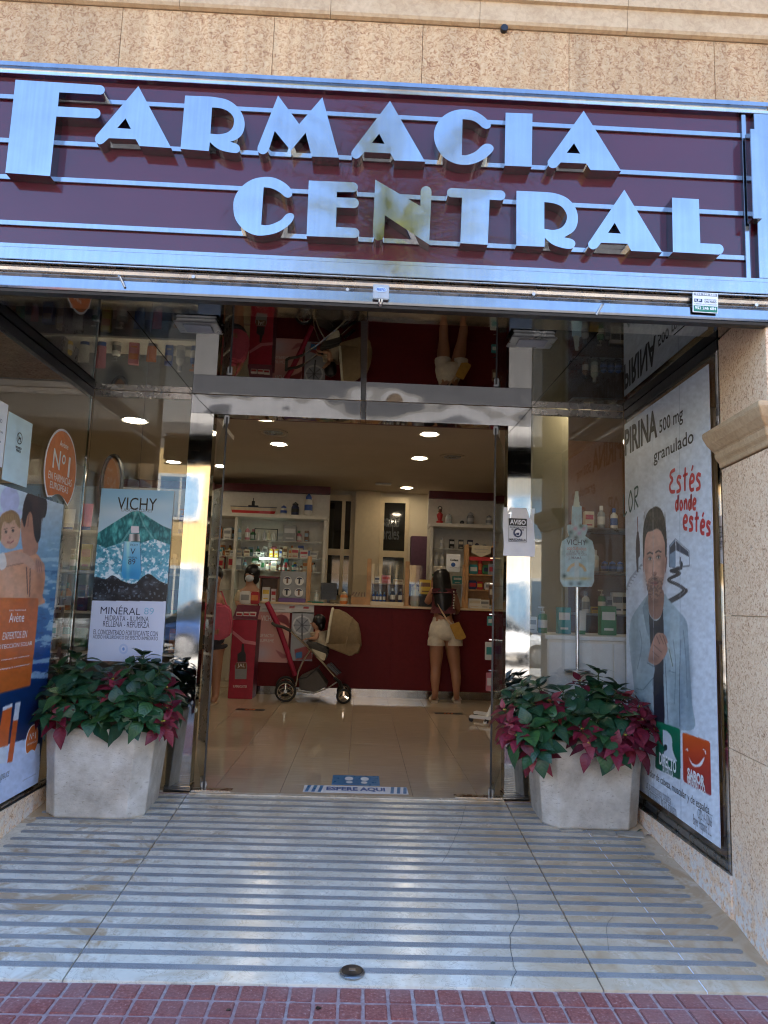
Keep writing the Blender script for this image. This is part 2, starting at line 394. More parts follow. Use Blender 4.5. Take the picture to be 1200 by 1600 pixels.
for (px, py) in ((357, 1578), (770, 1599), (498, 1575), (80, 1531)):
    p = PZ(px, py, ZP+.002); r0 = random.uniform(.008, .014)
    L = [p+Vector((r0*random.uniform(.6, 1.1)*math.cos(t*.7), r0*random.uniform(.6, 1.1)*math.sin(t*.7), 0)) for t in range(9)]
    g.poly([L], (0, 0, .0016), 'black_plastic')
g.build('gum_spot', pav)
# ------------------------------------------------------------------ the shop's own building
bd = thing('pharmacy_building', 'stone clad building with the pharmacy front on its ground floor', 'building')
ST = 'stone_cladding'
g = MB()
g.box(-14, 14, .03, 14, 3.28, 6.3, ST); g.box(-14, 14, .03, 1.86, 2.66, 3.275, ST)          # upper storeys; the beam over the entrance
g.box(-14, -1.95, .0, .42, -.4, 3.275, ST); g.box(2.62, 14, .0, .42, -.4, 3.275, ST)
g.box(-14, -4.4, .43, 14, -.4, 3.275, ST); g.box(4.2, 14, .43, 14, -.4, 3.275, ST); g.box(-4.39, 4.19, 12.2, 14, -.4, 3.275, ST)
g.build('wall', bd)
sj = [-2.454-.657, -2.454, -1.797, -1.14, -.476, .181, .835, 1.492, 2.149, 2.806, 3.46]
def slab(x0, x1, z0, z1, y0=-.012, m=ST, y1=.028, nm='stone_slab', bv=.0012):
    g = MB(); g.box(x0+.0009, x1-.0009, y0, y1, z0+.0009, z1-.0009, m); return g.build(nm, bd, bevel=bv)
for i in range(len(sj)-1):
    slab(sj[i], sj[i+1], 3.494, 3.79)
cj = [-2.86, -2.20, -1.545, -.89, -.23, .43, 1.09, 1.75, 2.41, 3.07]
for i in range(len(cj)-1):
    x0, x1 = cj[i]+.001, cj[i+1]-.001; g = MB()
    prof = [(.028, 3.792), (-.016, 3.792), (-.030, 3.799), (-.036, 3.812), (-.036, 3.90), (-.05, 3.905), (-.052, 3.99), (.028, 3.99)]
    g.poly([[(x0, y, z) for y, z in prof]], (x1-x0, 0, 0), 'stone_moulding'); g.build('cornice_block', bd)
for j in range(5):
    for i in range(len(sj)-1):
        if j < 2: slab(sj[i]+.2*(j % 2), sj[i+1]+.2*(j % 2), 3.992+j*.44, 4.43+j*.44)
p = PY(787, 48, -.012); g = MB(); g.tube([p+Vector((0, .002, 0)), p+Vector((0, -.02, 0))], .016, 10, 'dark_metal'); g.build('bolt', bd, smooth=True)
# the pillar to the right of the entrance: a tapering reveal towards the window
FXR = 1.688; RX = 1.742; RY = .505
pl = thing('stone_pillar', 'pale pitted stone pillar with a moulded capital at the right of the entrance', 'pillar', (2.1, .25, ZP))
def rev(z0, z1, m='stone_pillar'):
    g = MB(); L = [(FXR, -.0), (2.62, -.0), (2.62, RY), (RX, RY)]
    g.poly([[(x, y, z0) for x, y in L]], (0, 0, z1-z0), m); return g
zz = [ZP-.1, .62, 1.232, 1.94]
for i in range(3): rev(zz[i]+.0014, zz[i+1]-.0014).build('stone_block', pl, bevel=.002)
rev(2.115, 2.60).build('stone_block', pl, bevel=.002)
g = MB(); capro = [(.0, 1.945), (.010, 1.945), (.013, 1.968), (.030, 1.985), (.034, 2.005), (.034, 2.018), (.046, 2.026), (.072, 2.052), (.094, 2.088), (.094, 2.110), (.085, 2.115)]
ring = []
for o_, z in capro:
    ring.append([(RX-o_, RY-.0, z), (FXR-o_, -o_, z), (2.62, -o_, z), (2.62, RY, z)])
vs_ = [p for L in ring for p in L]; fs = []
for i in range(len(ring)-1):
    for k in range(4): fs.append((i*4+k, i*4+(k+1) % 4, (i+1)*4+(k+1) % 4, (i+1)*4+k))
fs += [(3, 2, 1, 0), tuple(len(vs_)-4+k for k in range(4))]
g.add(vs_, fs, 'stone_moulding'); g.build('capital', pl, bevel=.003)
# ------------------------------------------------------------------ sign
YL = -.064; YF = -.03
sg = thing('shop_sign', 'burgundy shop sign with steel art deco letters reading FARMACIA CENTRAL', 'sign', (0, 0, 2.6))
g = MB(); g.box(-1.83, 1.69, -.002, .028, 2.62, 3.47, 'burgundy_panel'); g.build('panel', sg)
def zf(px, py, y=YF): return PY(px, py, y).z
zt, zb = 3.489, 2.596
g = MB(); prof = [(-.03, 3.492), (-.034, 3.468), (-.022, 3.462), (-.020, 3.455), (-.032, 3.449), (-.03, 3.436), (.0, 3.434), (.02, 3.492)]
g.poly([[(-1.84, y, z) for y, z in prof]], (3.56, 0, 0), 'steel_frame'); g.build('frame', sg, bevel=.0012)
g = MB(); g.box(-1.84, 1.72, -.030, .0, 2.650, 2.668, 'steel_frame'); g.box(-1.84, 1.72, -.036, .0, 2.596, 2.648, 'steel_frame'); g.box(-1.84, 1.72, -.028, .06, 2.588, 2.594, 'steel_rail'); g.build('frame', sg, bevel=.0015)
for x0, x1 in ((1.601, 1.62), (1.652, 1.72), (-1.84, -1.74)):
    g = MB(); g.box(x0, x1, -.031 if x0 > 1.61 or x0 < 0 else -.022, .0, 2.669, 3.433, 'steel_frame'); g.build('frame', sg, bevel=.0015)
p0 = PY(1181, 205, -.06); p1 = PY(1190, 345, -.06)
g = MB(); g.box(1.608, 1.648, -.075, -.03, p1.z, p0.z, 'steel_frame'); g.build('bracket', sg, bevel=.002)
for z in (3.338, 3.136, 2.970, 2.766):
    g = MB(); g.box(-1.74, 1.60, -.014, -.003, z-.0105, z+.0105, 'steel_frame'); g.build('strip', sg, bevel=.001)
def crop(ox, oy, pts): return [(ox+x/4, oy+y/4) for x, y in pts]
def arc(cx, cy_, r, a0, a1, n=7): return [(cx+r*math.cos(R(a0+(a1-a0)*k/n)), cy_+r*math.sin(R(a0+(a1-a0)*k/n))) for k in range(n+1)]
def sm(pts, n=4): return [p for p in spline(pts, n)]
LET = []
LET.append([crop(0, 110, [(97, 58), (625, 92)]+arc(626, 122, 29, -75, 85)+[(370, 137), (362, 225), (592, 238)]+arc(597, 269, 31, -80, 85)+[(352, 288), (313, 660), (33, 640)])])
LET.append([crop(0, 110, [(865, 98), (1070, 485), (872, 472), (848, 430), (680, 423), (650, 450)]+sm([(648, 452), (630, 461), (612, 458), (598, 446), (594, 428), (600, 408), (610, 396)])), crop(0, 110, [(785, 300), (733, 360), (818, 366)])])
LET.append([crop(270, 130, [(77, 77), (225, 83)]+sm([(240, 84), (330, 100), (390, 135), (430, 185), (448, 240), (445, 290), (425, 330), (392, 354), (357, 366)])+sm([(360, 367), (400, 380), (418, 400), (415, 425), (395, 436), (345, 430), (300, 418), (265, 398), (232, 368)])+[(225, 424), (48, 410)]),
            crop(270, 130, [(245, 152)]+sm([(262, 152), (305, 158), (345, 175), (375, 205), (383, 240), (372, 280), (340, 308), (290, 319), (250, 317)])+[(235, 315)])])
LET.append([crop(270, 130, [(658, 77), (790, 255), (935, 88), (1038, 465), (868, 458), (830, 310), (738, 422), (637, 298)]+sm([(606, 398), (592, 428), (568, 443), (545, 438), (530, 422), (531, 396)]))])
LET.append([crop(530, 130, [(318, 110), (537, 490), (345, 483), (320, 438), (157, 430), (127, 463)]+sm([(126, 464), (105, 472), (82, 460), (76, 435), (90, 410)])), crop(530, 130, [(250, 315), (205, 373), (283, 379)])])
LET.append([crop(530, 130, sm([(948, 262), (942, 278), (920, 285), (896, 276), (868, 252), (835, 234), (800, 227), (771, 225)])+sm([(766, 450), (800, 448), (850, 428), (893, 390), (920, 378), (950, 384), (965, 405), (955, 430), (910, 470), (850, 500), (790, 510), (720, 500), (650, 460), (607, 395), (592, 330), (603, 270), (640, 215), (700, 177), (770, 163), (840, 172), (900, 205), (940, 245), (948, 262)])[:-1])])
LET.append([crop(730, 130, [(240, 184), (408, 190), (403, 522), (234, 515)])])
LET.append([crop(730, 130, [(728, 172), (962, 548), (770, 542), (745, 502), (585, 495), (557, 525)]+sm([(555, 527), (530, 530), (508, 516), (503, 490), (515, 470)])), crop(730, 130, [(668, 375), (622, 435), (706, 440)])])
LET.append([crop(340, 260, sm([(467, 168), (462, 185), (445, 195), (422, 190), (392, 165), (360, 146), (325, 134), (288, 130)])+sm([(272, 364), (300, 368), (340, 361), (395, 335), (425, 303), (450, 291), (472, 298), (477, 320), (450, 362), (380, 410), (300, 430), (230, 428), (162, 393), (112, 330), (98, 255), (108, 190), (150, 127), (215, 82), (290, 66), (350, 70), (402, 92), (442, 122), (465, 152), (467, 168)])[:-1])])
LET.append([crop(340, 260, [(570, 88), (845, 99)]+arc(846, 130, 31, -80, 85)+[(745, 160), (745, 193), (850, 197)]+arc(851, 229, 32, -80, 80)+[(743, 256), (740, 378), (852, 384)]+arc(854, 416, 32, -80, 80)+[(556, 435)])])
LET.append([crop(560, 260, [(105, 82), (388, 248)]+arc(423, 157, 34, -175, 0)+[(442, 488), (165, 305)]+arc(125, 428, 35, 5, 178))])
LET.append([crop(560, 260, [(580, 135), (890, 150)]+arc(888, 181, 31, -80, 85)+[(820, 208), (808, 490), (637, 480), (648, 195), (585, 193)]+arc(582, 164, 29, 95, 265))])
LET.append([crop(760, 270, [(188, 112), (340, 119)]+sm([(360, 120), (430, 128), (500, 155), (547, 202), (570, 260), (568, 320), (543, 367), (485, 403)])+sm([(490, 404), (535, 415), (555, 435), (550, 460), (525, 475), (470, 468), (410, 445), (365, 405)])+[(363, 462), (187, 455)]),
            crop(760, 270, [(362, 183)]+sm([(380, 184), (430, 193), (475, 216), (503, 265), (495, 312), (465, 345), (420, 357), (380, 353)])+[(362, 350)])])
LET.append([crop(760, 270, [(862, 105), (1098, 497), (905, 488), (882, 443), (717, 437), (692, 468)]+sm([(690, 470), (665, 478), (642, 465), (637, 440), (650, 420)])), crop(760, 270, [(802, 312), (760, 375), (840, 380)])])
LET.append([crop(900, 270, [(600, 155), (768, 165), (777, 440), (885, 445)]+arc(890, 478, 33, -80, 88)+[(606, 495)])])
for loops in LET:
    g = MB(); g.poly([[PY(x, y, YL) for x, y in L] for L in loops], (0, -YL-.003, 0), 'steel_letter', back=False)
    g.build('letter', sg, smooth=True, sharp=30)
# ------------------------------------------------------------------ roller shutter, lock, label
sh = thing('roller_shutter', 'rolled up steel roller shutter with its bottom rail under the shop sign', 'shutter', (0, 0, 2.45))
def hprof(name, prof, m, y0=-1.9, y1=1.70, sm_=False):
    g = MB(); g.poly([[(y0, y, z) for y, z in prof]], (y1-y0, 0, 0), m); return g.build(name, sh, bevel=.001 if not sm_ else 0, smooth=sm_)
hprof('slat', [(-.005, 2.586), (-.018, 2.580), (-.024, 2.568), (-.020, 2.556), (-.008, 2.552), (-.004, 2.556), (-.012, 2.566), (-.003, 2.58)], 'steel_rail', sm_=True)
hprof('slat', [(-.008, 2.551), (-.020, 2.546), (-.025, 2.538), (-.018, 2.528), (-.006, 2.526), (-.0, 2.538)], 'steel_rail', sm_=True)
hprof('bottom_rail', [(-.030, 2.524), (-.034, 2.482), (-.030, 2.474), (.03, 2.470), (.03, 2.476), (-.024, 2.482), (-.024, 2.522)], 'steel_frame')
hprof('rubber_seal', [(-.024, 2.473), (-.02, 2.462), (.022, 2.462), (.026, 2.469)], 'dark_metal')
hprof('housing', [(.0, 2.652), (.055, 2.652), (.055, 2.50), (.045, 2.50), (.045, 2.58), (.0, 2.60)], 'dark_metal')
for px, py in ((303, 434), (543, 454), (833, 461), (1180, 478)):
    p = PY(px, py, -.02); g = MB(); g.tube([p+Vector((0, .01, 0)), p+Vector((0, -.012, 0))], .0075, 8, 'steel_rail'); g.build('bolt', sh, smooth=True)
for px, py, dx in ((187, 434, 1), (941, 478, -1)):
    p = PY(px, py, -.035); g = MB(); g.tube([p+Vector((0, .035, .002)), p+Vector((0, -.01, .002)), p+Vector((.006*dx, -.016, -.004)), p+Vector((.024*dx, .0, -.04))], .0055, 8, 'steel_dull'); g.build('pull_pin', sh, smooth=True)
lk = thing('shutter_lock', 'small grey box lock hanging from the middle of the shutter rail', 'lock', PY(595, 485, -.04))
p = PY(583, 443.5, -.065); q = PY(607.5, 468, -.065)
g = MB(); g.box(p.x, q.x, -.065, -.034, q.z, p.z, 'steel_dull'); g.build('lock_body', lk, bevel=.003)
zc = (p.z+q.z)/2+.008; xc = (p.x+q.x)/2
pm('lock_blue', (.42, .52, .70), .4, .3)
g = MB(); g.poly([[(xc+.024*math.cos(t*PI/10), -.0665, zc+.011*math.sin(t*PI/10)) for t in range(20)]], (0, .001, 0), 'lock_blue'); eb = g.build('emblem', lk)
fr = frame_thing('emblem_text', None, None, (xc, -.0668, zc), (1, 0, 0), (0, 0, 1), parent=lk)
bpy.data.objects.remove(fr)
g = MB(); me = text_mesh('PREFO', 'print_blue', .02); co = [v.co for v in me.vertices]; mx_ = max(c.x for c in co); my_ = max(c.y for c in co)
g.add([(xc-.018+c.x/mx_*.036, -.0672, zc-.006+c.y/my_*.012) for c in co], [tuple(f.vertices) for f in me.polygons], 'print_blue'); g.build('lettering', lk)
g = MB(); g.tube([(xc, -.06, q.z+.002), (xc, -.055, q.z-.018), (xc, -.05, q.z-.024)], [.0095, .010, .006], 12, 'steel_rail'); g.build('key_cylinder', lk, smooth=True)
g = MB(); g.box(xc-.003, xc+.003, -.072, -.069, q.z-.013, q.z-.002, 'dark_metal'); g.build('keyhole', lk)
p = PY(1082, 456, -.045); q = PY(1122, 489, -.045)
lb = frame_thing('shutter_label', 'small white and green installer label with a phone number stuck on the shutter rail', 'label', (p.x, -.045, q.z), (1, 0, -.02), (0, 0, 1))
w_, h_ = q.x-p.x, p.z-q.z
g = MB(); g.box(0, w_, 0, h_, -.004, 0, 'paper_white'); g.build('plate', lb, local=True)
g = MB(); g.box(.003, w_-.003, .003, h_*.33, 0, .0006, 'print_green'); g.box(.003, w_-.003, h_*.83, h_-.003, 0, .0006, 'print_grey'); g.box(.006, w_*.37, h_*.5, h_*.67, 0, .0006, 'print_navy'); g.build('print_field', lb, local=True)
lettering(lb, [('952 246 684', 'print_white', w_*.08, w_*.92, h_*.14, h_*.29, .02), ('952 246 684', 'print_white', w_*.1, w_*.9, h_*.86, h_*.95, .02), ('LP', 'print_white', w_*.1, w_*.32, h_*.53, h_*.64, .02), ('PERSIANAS', 'print_black', w_*.46, w_*.93, h_*.62, h_*.69), ('DEL PASO', 'print_black', w_*.46, w_*.93, h_*.5, h_*.59, .02), ('CIERRES AUTOMATICOS', 'print_black', w_*.06, w_*.94, h_*.38, h_*.44)], z=.0012)
# ------------------------------------------------------------------ entrance: mirror ceiling, lights
g = MB(); g.box(-1.95, 1.86, .05, 1.885, 2.625, 2.655, 'dark_metal'); ac = struct(g.build('entrance_ceiling'))
for x0, x1 in ((-1.93, -1.197), (-1.193, -.052), (-.013, 1.128), (1.132, 1.83)):
    g = MB(); g.box(x0, x1, .484, 1.884, 2.61, 2.624, 'ceiling_mirror'); g.build('mirror_panel', ac, bevel=.0012)
g = MB(); g.box(-.050, -.015, .484, 1.884, 2.613, 2.6245, 'dark_metal'); g.build('seam_cover', ac); g = MB(); g.box(-.0165, -.0145, .484, 1.884, 2.6085, 2.612, 'chrome'); g.build('seam_edge', ac)
for x0, x1 in ((-1.93, -.0215), (-.0175, 1.50), (1.504, 1.83)):
    for y0, y1 in ((.06, .285), (.289, .479)):
        g = MB(); g.box(x0, x1, y0, y1, 2.603, 2.624, 'steel_mirror'); g.build('steel_panel', ac, bevel=.0015)
for nm, x0, x1 in (('near the left post', -.972, -.772), ('near the right post', .72, .93)):
    L = thing('ceiling_light', 'flat rectangular steel ceiling lamp '+nm+' of the entrance', 'ceiling light', ((x0+x1)/2, .61, 2.56), group='rectangular lamps under the mirror ceiling')
    g = MB(); g.box(x0, x1, .55, .68, 2.592, 2.609, 'steel_dull'); g.build('housing', L, bevel=.004)
    g = MB(); g.box(x0-.012, x1+.012, .538, .692, 2.584, 2.5915, 'steel_dull'); g.build('trim_ring', L, bevel=.004)
    g = MB(); g.box(x0+.03, x1-.03, .565, .665, 2.5795, 2.5835, 'print_grey'); g.build('diffuser', L, bevel=.002)
# ------------------------------------------------------------------ door frame and glass doors
df = thing('door_frame', 'polished steel door frame with two posts and a deep lintel', 'door frame', (0, YD, 0))
for x0, x1 in ((-1.205, -1.048), (.972, 1.132)):
    g = MB(); g.box(x0, x1, YD, 2.0, -.004, 2.4745, 'steel_mirror'); g.build('post', df, bevel=.0025)
    g = MB(); g.box(x0-.006, x1+.006, YD-.004, 2.0, -.006, .03, 'steel_frame'); g.build('base_plate', df)
g = MB()
for x0, x1 in ((-1.205, -.052), (-.0495, -.0155), (-.013, 1.132)):
    n_ = 40; xs = [x0+(x1-x0)*i/n_ for i in range(n_+1)]; k = len(g.v)
    g.box(x0, x1, YD, 2.0, 2.4755, 2.609, 'steel_lintel_dimmed')
g.build('lintel', df, bevel=.0025)
def leaf(xn, yn, xf, yf, side):
    d = thing('glass_door', 'frameless glass door leaf swung inward by the '+side+' post', 'door', (xn, yn, 0), group='open glass door leaves')
    a_ = Vector((xn, yn, .012)); b_ = Vector((xf, yf, .012)); H = 2.44; u = (b_-a_).normalized(); w = Vector((-u.y, u.x, 0))*.005
    g = MB(); L = [a_-w, b_-w, b_+w, a_+w]
    vs_ = L+[p+Vector((0, 0, H)) for p in L]
    g.add(vs_, [(0, 1, 5, 4), (2, 3, 7, 6)], 'glass_door'); g.add(vs_, [(1, 2, 6, 5), (3, 0, 4, 7), (0, 1, 2, 3), (4, 5, 6, 7)], 'glass_edge'); g.build('pane', d)
    g = MB(); g.box(-.002, .002, 0, .002, 0, H, 'black_plastic', c=(0, 0)); 
    g = MB(); e = a_-u*.004; g.bar(e, e+Vector((0, 0, H)), .012, .006, 'black_plastic', up=(u.x, u.y, 0)); g.build('edge_seal', d)
    for z0, z1 in ((.0, .062), (2.405, 2.468)):
        g = MB(); A_ = a_+u*.004; B_ = a_+u*.165; W_ = w*3.2
        L = [A_-W_, B_-W_, B_+W_, A_+W_]; g.add([Vector((p.x, p.y, z)) for z in (z0+.004, z1) for p in L], [(3, 2, 1, 0), (4, 5, 6, 7), (0, 1, 5, 4), (1, 2, 6, 5), (2, 3, 7, 6), (3, 0, 4, 7)], 'steel_dull')
        f = g.build('patch_fitting', d, bevel=.003)
        g = MB()
        for t in (.03, .12):
            c_ = a_+u*t; c_.z = (z0+z1)/2+.005; s_ = -1 if side == 'left' else 1
            for q in (-1, 1): g.tube([c_+w*3.1*q, c_+w*3.6*q], .006, 8, 'chrome')
        g.build('screw', f)
    return d
leaf(-.957, 1.885, -1.20, 2.78, 'left'); leaf(.884, 1.885, 1.13, 2.78, 'right')
for nm, x0, x1 in (('left', -1.04, -.785), ('right', .655, .968)):
    g = MB(); g.box(x0, x1, 1.895, 1.968, .0, .007, 'steel_rail'); tag(g.build('floor_spring_plate', bevel=.002), 'bronze floor plate set in the threshold under the '+nm+' glass door', 'floor plate')
g = MB(); g.box(-1.04, .968, 1.845, 1.892, -.03, .001, 'marble_floor'); struct(g.build('threshold'))
# ------------------------------------------------------------------ show windows
def pane(g, pts, th, m='glass_window'):
    g.poly([pts], th, m, 'glass_edge', mb=m); return g
LX = -1.875
lw = thing('left_show_window', 'left show window of the entrance with side and back glass', 'shop window', (LX, 1.2, 0))
g = MB(); pane(g, [(LX, .40, .10), (LX, 1.872, .10), (LX, 1.872, 2.55), (LX, .40, 2.55)], (-.008, 0, 0)); g.build('side_pane', lw)
g = MB(); pane(g, [(LX+.012, YD, .02), (-1.207, YD, .02), (-1.207, YD, 2.566), (LX+.012, YD, 2.566)], (0, .008, 0)); g.build('back_pane', lw)
g = MB(); g.box(LX-.02, LX+.014, .40, 1.875, 2.551, 2.607, 'dark_metal'); g.box(LX-.018, LX+.02, .40, 1.88, 2.546, 2.5505, 'steel_frame'); g.build('top_rail', lw, bevel=.002)
g = MB(); g.box(LX+.012, -1.207, YD-.004, YD+.03, 2.567, 2.607, 'steel_rail'); g.build('top_rail', lw, bevel=.002)
g = MB(); g.box(LX-.004, LX+.004, YD-.012, YD-.002, .1, 2.55, 'chrome'); g.build('corner_seam', lw)
g = MB(); g.box(LX-.03, LX+.012, .40, 1.888, .085, .0985, 'steel_rail'); g.build('bottom_rail', lw, bevel=.003)
g = MB(); g.poly([[(LX-.03, .0, -.25), (LX-.03, 1.89, -.10), (LX-.03, 1.89, .075), (LX-.03, 0, .075)]], (.048, 0, 0), 'stone_pillar'); g.build('plinth', lw, bevel=.003)
g = MB(); g.box(LX-.03, LX+.0185, .02, 1.888, .0765, .0845, 'dark_metal'); g.build('ledge', lw)
p = PZ(110, 716, 2.0); g = MB(); p = PX(137, 716, LX); g.box(LX-.002, LX+.012, 1.855, 1.885, p.z-.008, p.z+.008, 'chrome'); g.build('clip', lw, bevel=.002)
def GX(y): return 1.748+(y-.5)*.027
rw = thing('right_show_window', 'right show window of the entrance with side and back glass', 'shop window', (1.78, 1.2, 0))
g = MB(); pane(g, [(GX(.56), .56, .10), (GX(1.872), 1.872, .10), (GX(1.872), 1.872, 2.55), (GX(.56), .56, 2.55)], (.008, 0, 0)); g.build('side_pane', rw)
g = MB(); pane(g, [(1.134, YD, .02), (1.776, YD, .02), (1.776, YD, 2.562), (1.134, YD, 2.562)], (0, .008, 0)); g.build('back_pane', rw)
g = MB(); L = [(GX(.51)-.012, .51), (GX(1.88)-.012, 1.88), (GX(1.88)+.02, 1.88), (GX(.51)+.02, .51)]; g.poly([[(x, y, 2.551) for x, y in L]], (0, 0, .056), 'dark_metal'); g.build('top_rail', rw, bevel=.002)
g = MB(); g.box(1.134, 1.772, YD-.004, YD+.03, 2.563, 2.607, 'steel_rail'); g.build('top_rail', rw, bevel=.002)
g = MB(); g.box(RX+.001, GX(.56)+.02, RY+.003, .545, .06, 2.55, 'steel_mirror'); g.build('jamb', rw, bevel=.002)
g = MB(); g.box(RX-.003, RX+.003, RY+.004, RY+.016, .05, 2.55, 'chrome'); g.build('jamb_edge', rw)
g = MB(); g.poly([[(RX-.008, RY, -.25), (RX-.008, 1.89, -.10), (RX-.008, 1.89, .052), (RX-.008, RY, .052)]], (.08, 0, 0), 'stone_pillar'); g.build('plinth', rw, bevel=.003)
g = MB(); L = [(RX-.007, RY+.003, .0535), (RX-.007, 1.888, .0535), (1.83, 1.888, .0535), (1.83, RY+.003, .0535)]; g.poly([L], (0, 0, .008), 'steel_mirror'); g.build('ledge', rw)
g = MB(); L = [(GX(.55)-.006, .55), (GX(1.88)-.006, 1.88), (GX(1.88)+.016, 1.88), (GX(.55)+.016, .55)]; g.poly([[(x, y, .0625) for x, y in L]], (0, 0, .036), 'steel_dull'); g.build('bottom_rail', rw, bevel=.003)
# ------------------------------------------------------------------ entrance floor: sloping marble slabs with dark anti slip strips
g = MB(); L = [(-1.98, -.012), (1.86, -.012), (1.86, 1.85), (-1.98, 1.85)]; g.poly([[(x, y, rz(y)-.012) for x, y in L]], (0, 0, -.25), 'mortar'); ef = struct(g.build('entrance_floor'))
JL, JR = -1.049, .972
def on(x, y, z=0): return Vector((x, y, rz(y)+z))
for x0, x1 in ((-1.97, JL-.0025), (JL+.0025, JR-.0025), (JR+.0025, 1.368), (1.372, 1.86)):
    g = MB(); L = [on(x0, -.006), on(x1, -.006), on(x1, 1.843), on(x0, 1.843)]; g.poly([L], (0, 0, -.02), 'marble_floor'); g.build('marble_slab', ef, bevel=.0015)
g = MB(); L = [on(1.368, -.004, -.0012), on(1.372, -.004, -.0012), on(1.372, 1.84, -.0012), on(1.368, 1.84, -.0012)]; g.poly([L], (0, 0, -.01), 'paper_white'); g.build('grout_line', ef)
for k in range(20):
    y = .082+k*.0892; xl = -1.80-.0*k; xr = 1.645
    for x0, x1, e0, e1 in ((xl, JL-.004, 1, 0), (JL+.004, JR-.004, 0, 0), (JR+.004, xr, 0, 1)):
        hw = .0155; L = []
        x0 += random.uniform(-.012, .012)*e0; x1 += random.uniform(-.012, .012)*e1
        L += [on(x0+e0*hw, y-hw, .003), on(x1-e1*hw, y-hw, .003)]
        if e1: L += [on(x1-hw+hw*math.sin(t), y-hw*math.cos(t), .003) for t in (.5, 1.1, 1.57, 2.1, 2.7)]
        L += [on(x1-e1*hw, y+hw, .003), on(x0+e0*hw, y+hw, .003)]
        if e0: L += [on(x0+hw-hw*math.sin(t), y+hw*math.cos(t), .003) for t in (.5, 1.1, 1.57, 2.1, 2.7)]
        g = MB(); g.poly([L], (0, 0, -.004), 'anti_slip'); g.build('anti_slip_strip', ef)
def crack(pts, w=.0022):
    P_ = [PR(*p) for p in pts]; q = []
    for i in range(len(P_)-1):
        for t in range(4): q.append((P_[i].lerp(P_[i+1], t/4).x+random.uniform(-.004, .004), P_[i].lerp(P_[i+1], t/4).y))
    q.append((P_[-1].x, P_[-1].y)); v_, f_ = ribbon(q, w, 0); g = MB(); g.add([on(v[0], v[1], .0034) for v in v_], f_, 'dark_metal'); return g
crack([(788, 1372), (806, 1405), (812, 1435), (796, 1462), (800, 1500), (806, 1520), (798, 1542)]).build('crack', ef)
crack([(728, 1256), (722, 1285), (708, 1318), (690, 1350)], .0016).build('crack', ef)
crack([(958, 1430), (946, 1452), (952, 1490)], .0012).build('crack', ef)
p = PR(550, 1521)
ds = thing('floor_stop', 'small round black and steel floor stop at the front edge of the marble', 'floor stop', p)
g = MB(); g.lathe([(.048, 0), (.049, .006), (.043, .011)], 28, 'steel_dull', p); g.build('ring', ds, smooth=True)
g = MB(); g.lathe([(.042, .008), (.042, .013), (.036, .0145)], 28, 'black_plastic', p); g.build('disc', ds, smooth=True)
g = MB(); g.box(p.x-.013, p.x+.013, p.y-.009, p.y+.009, p.z+.0135, p.z+.0165, 'steel_dull'); g.build('key_plate', ds, bevel=.001)
# ================================================================== ACROSS THE STREET (seen in the glass, the mirror and the steel)
pm('render_ochre', (.50, .32, .13), .85, var=.08, vs_=1.5); pm('render_white', (.52, .43, .31), .85, var=.06, vs_=1.5); pm('render_cream', (.26, .165, .085), .85, var=.08, vs_=1.5)
pm('window_glass_far', (.10, .16, .22), .08, .0, coat=1); pm('frame_white', (.55, .52, .47), .5); pm('roof_tile', (.35, .14, .07), .8, var=.3)
def far_building(label, x0, x1, y, h, m, nst, nwin, bal):
    b = thing('apartment_building', label, 'building', ((x0+x1)/2, y, ZP), group='buildings across the street')
    g = MB(); g.box(x0, x1, y-9, y, ZP-.2, h, m); g.build('wall', b)
    g = MB(); g.box(x0-.05, x1+.05, y-9, y+.22, h, h+.28, m); g.build('cornice', b)
    sh_ = (h-.3)/nst
    for s_ in range(nst):
        for i in range(nwin):
            cx = x0+(x1-x0)*(i+.5)/nwin; z0 = ZP+s_*sh_+(.9 if s_ else .2); z1 = z0+(1.5 if s_ else 2.2); w_ = .75 if s_ else .95
            g = MB(); g.box(cx-w_-.12, cx+w_+.12, y-.02, y+.06, z0-.12, z1+.12, 'frame_white'); f = g.build('window', b)
            g = MB(); g.box(cx-w_, cx-.04, y+.055, y+.075, z0, z1, 'window_glass_far'); g.box(cx+.04, cx+w_, y+.055, y+.075, z0, z1, 'window_glass_far'); g.build('pane', f)
            if s_ and (i+s_) % bal == 0:
                g = MB(); g.box(cx-1.1, cx+1.1, y+.08, y+.9, z0-.35, z0-.2, 'render_white'); q = g.build('balcony', b)
                g = MB()
                for k in range(17): g.box(cx-1.08+k*.134, cx-1.06+k*.134, y+.86, y+.88, z0-.2, z0+.6, 'dark_metal')
                g.box(cx-1.1, cx+1.1, y+.85, y+.89, z0+.6, z0+.64, 'dark_metal'); g.build('railing', q)
    return b
far_building('ochre house across the street reflected left of the door', -18, -5.7, -20, 7.2, 'render_ochre', 2, 5, 2)
far_building('pale cream house across the street reflected in the middle', -5.6, 5.0, -20.5, 9.4, 'render_cream', 3, 4, 3)
far_building('tall white apartment house across the street with balconies', 5.1, 20, -20, 9.6, 'render_white', 3, 6, 2)
far_building('ochre corner house far to the left across the street', -34, -18.4, -20.3, 8.6, 'render_cream', 3, 6, 2)
far_building('ochre corner house far to the right across the street', 20.6, 38, -20.3, 7.6, 'render_ochre', 2, 6, 3)
g = MB(); g.box(-300, 300, -20, -14.2, -.6, ZP, 'kerb_stone'); struct(g.build('far_pavement'))
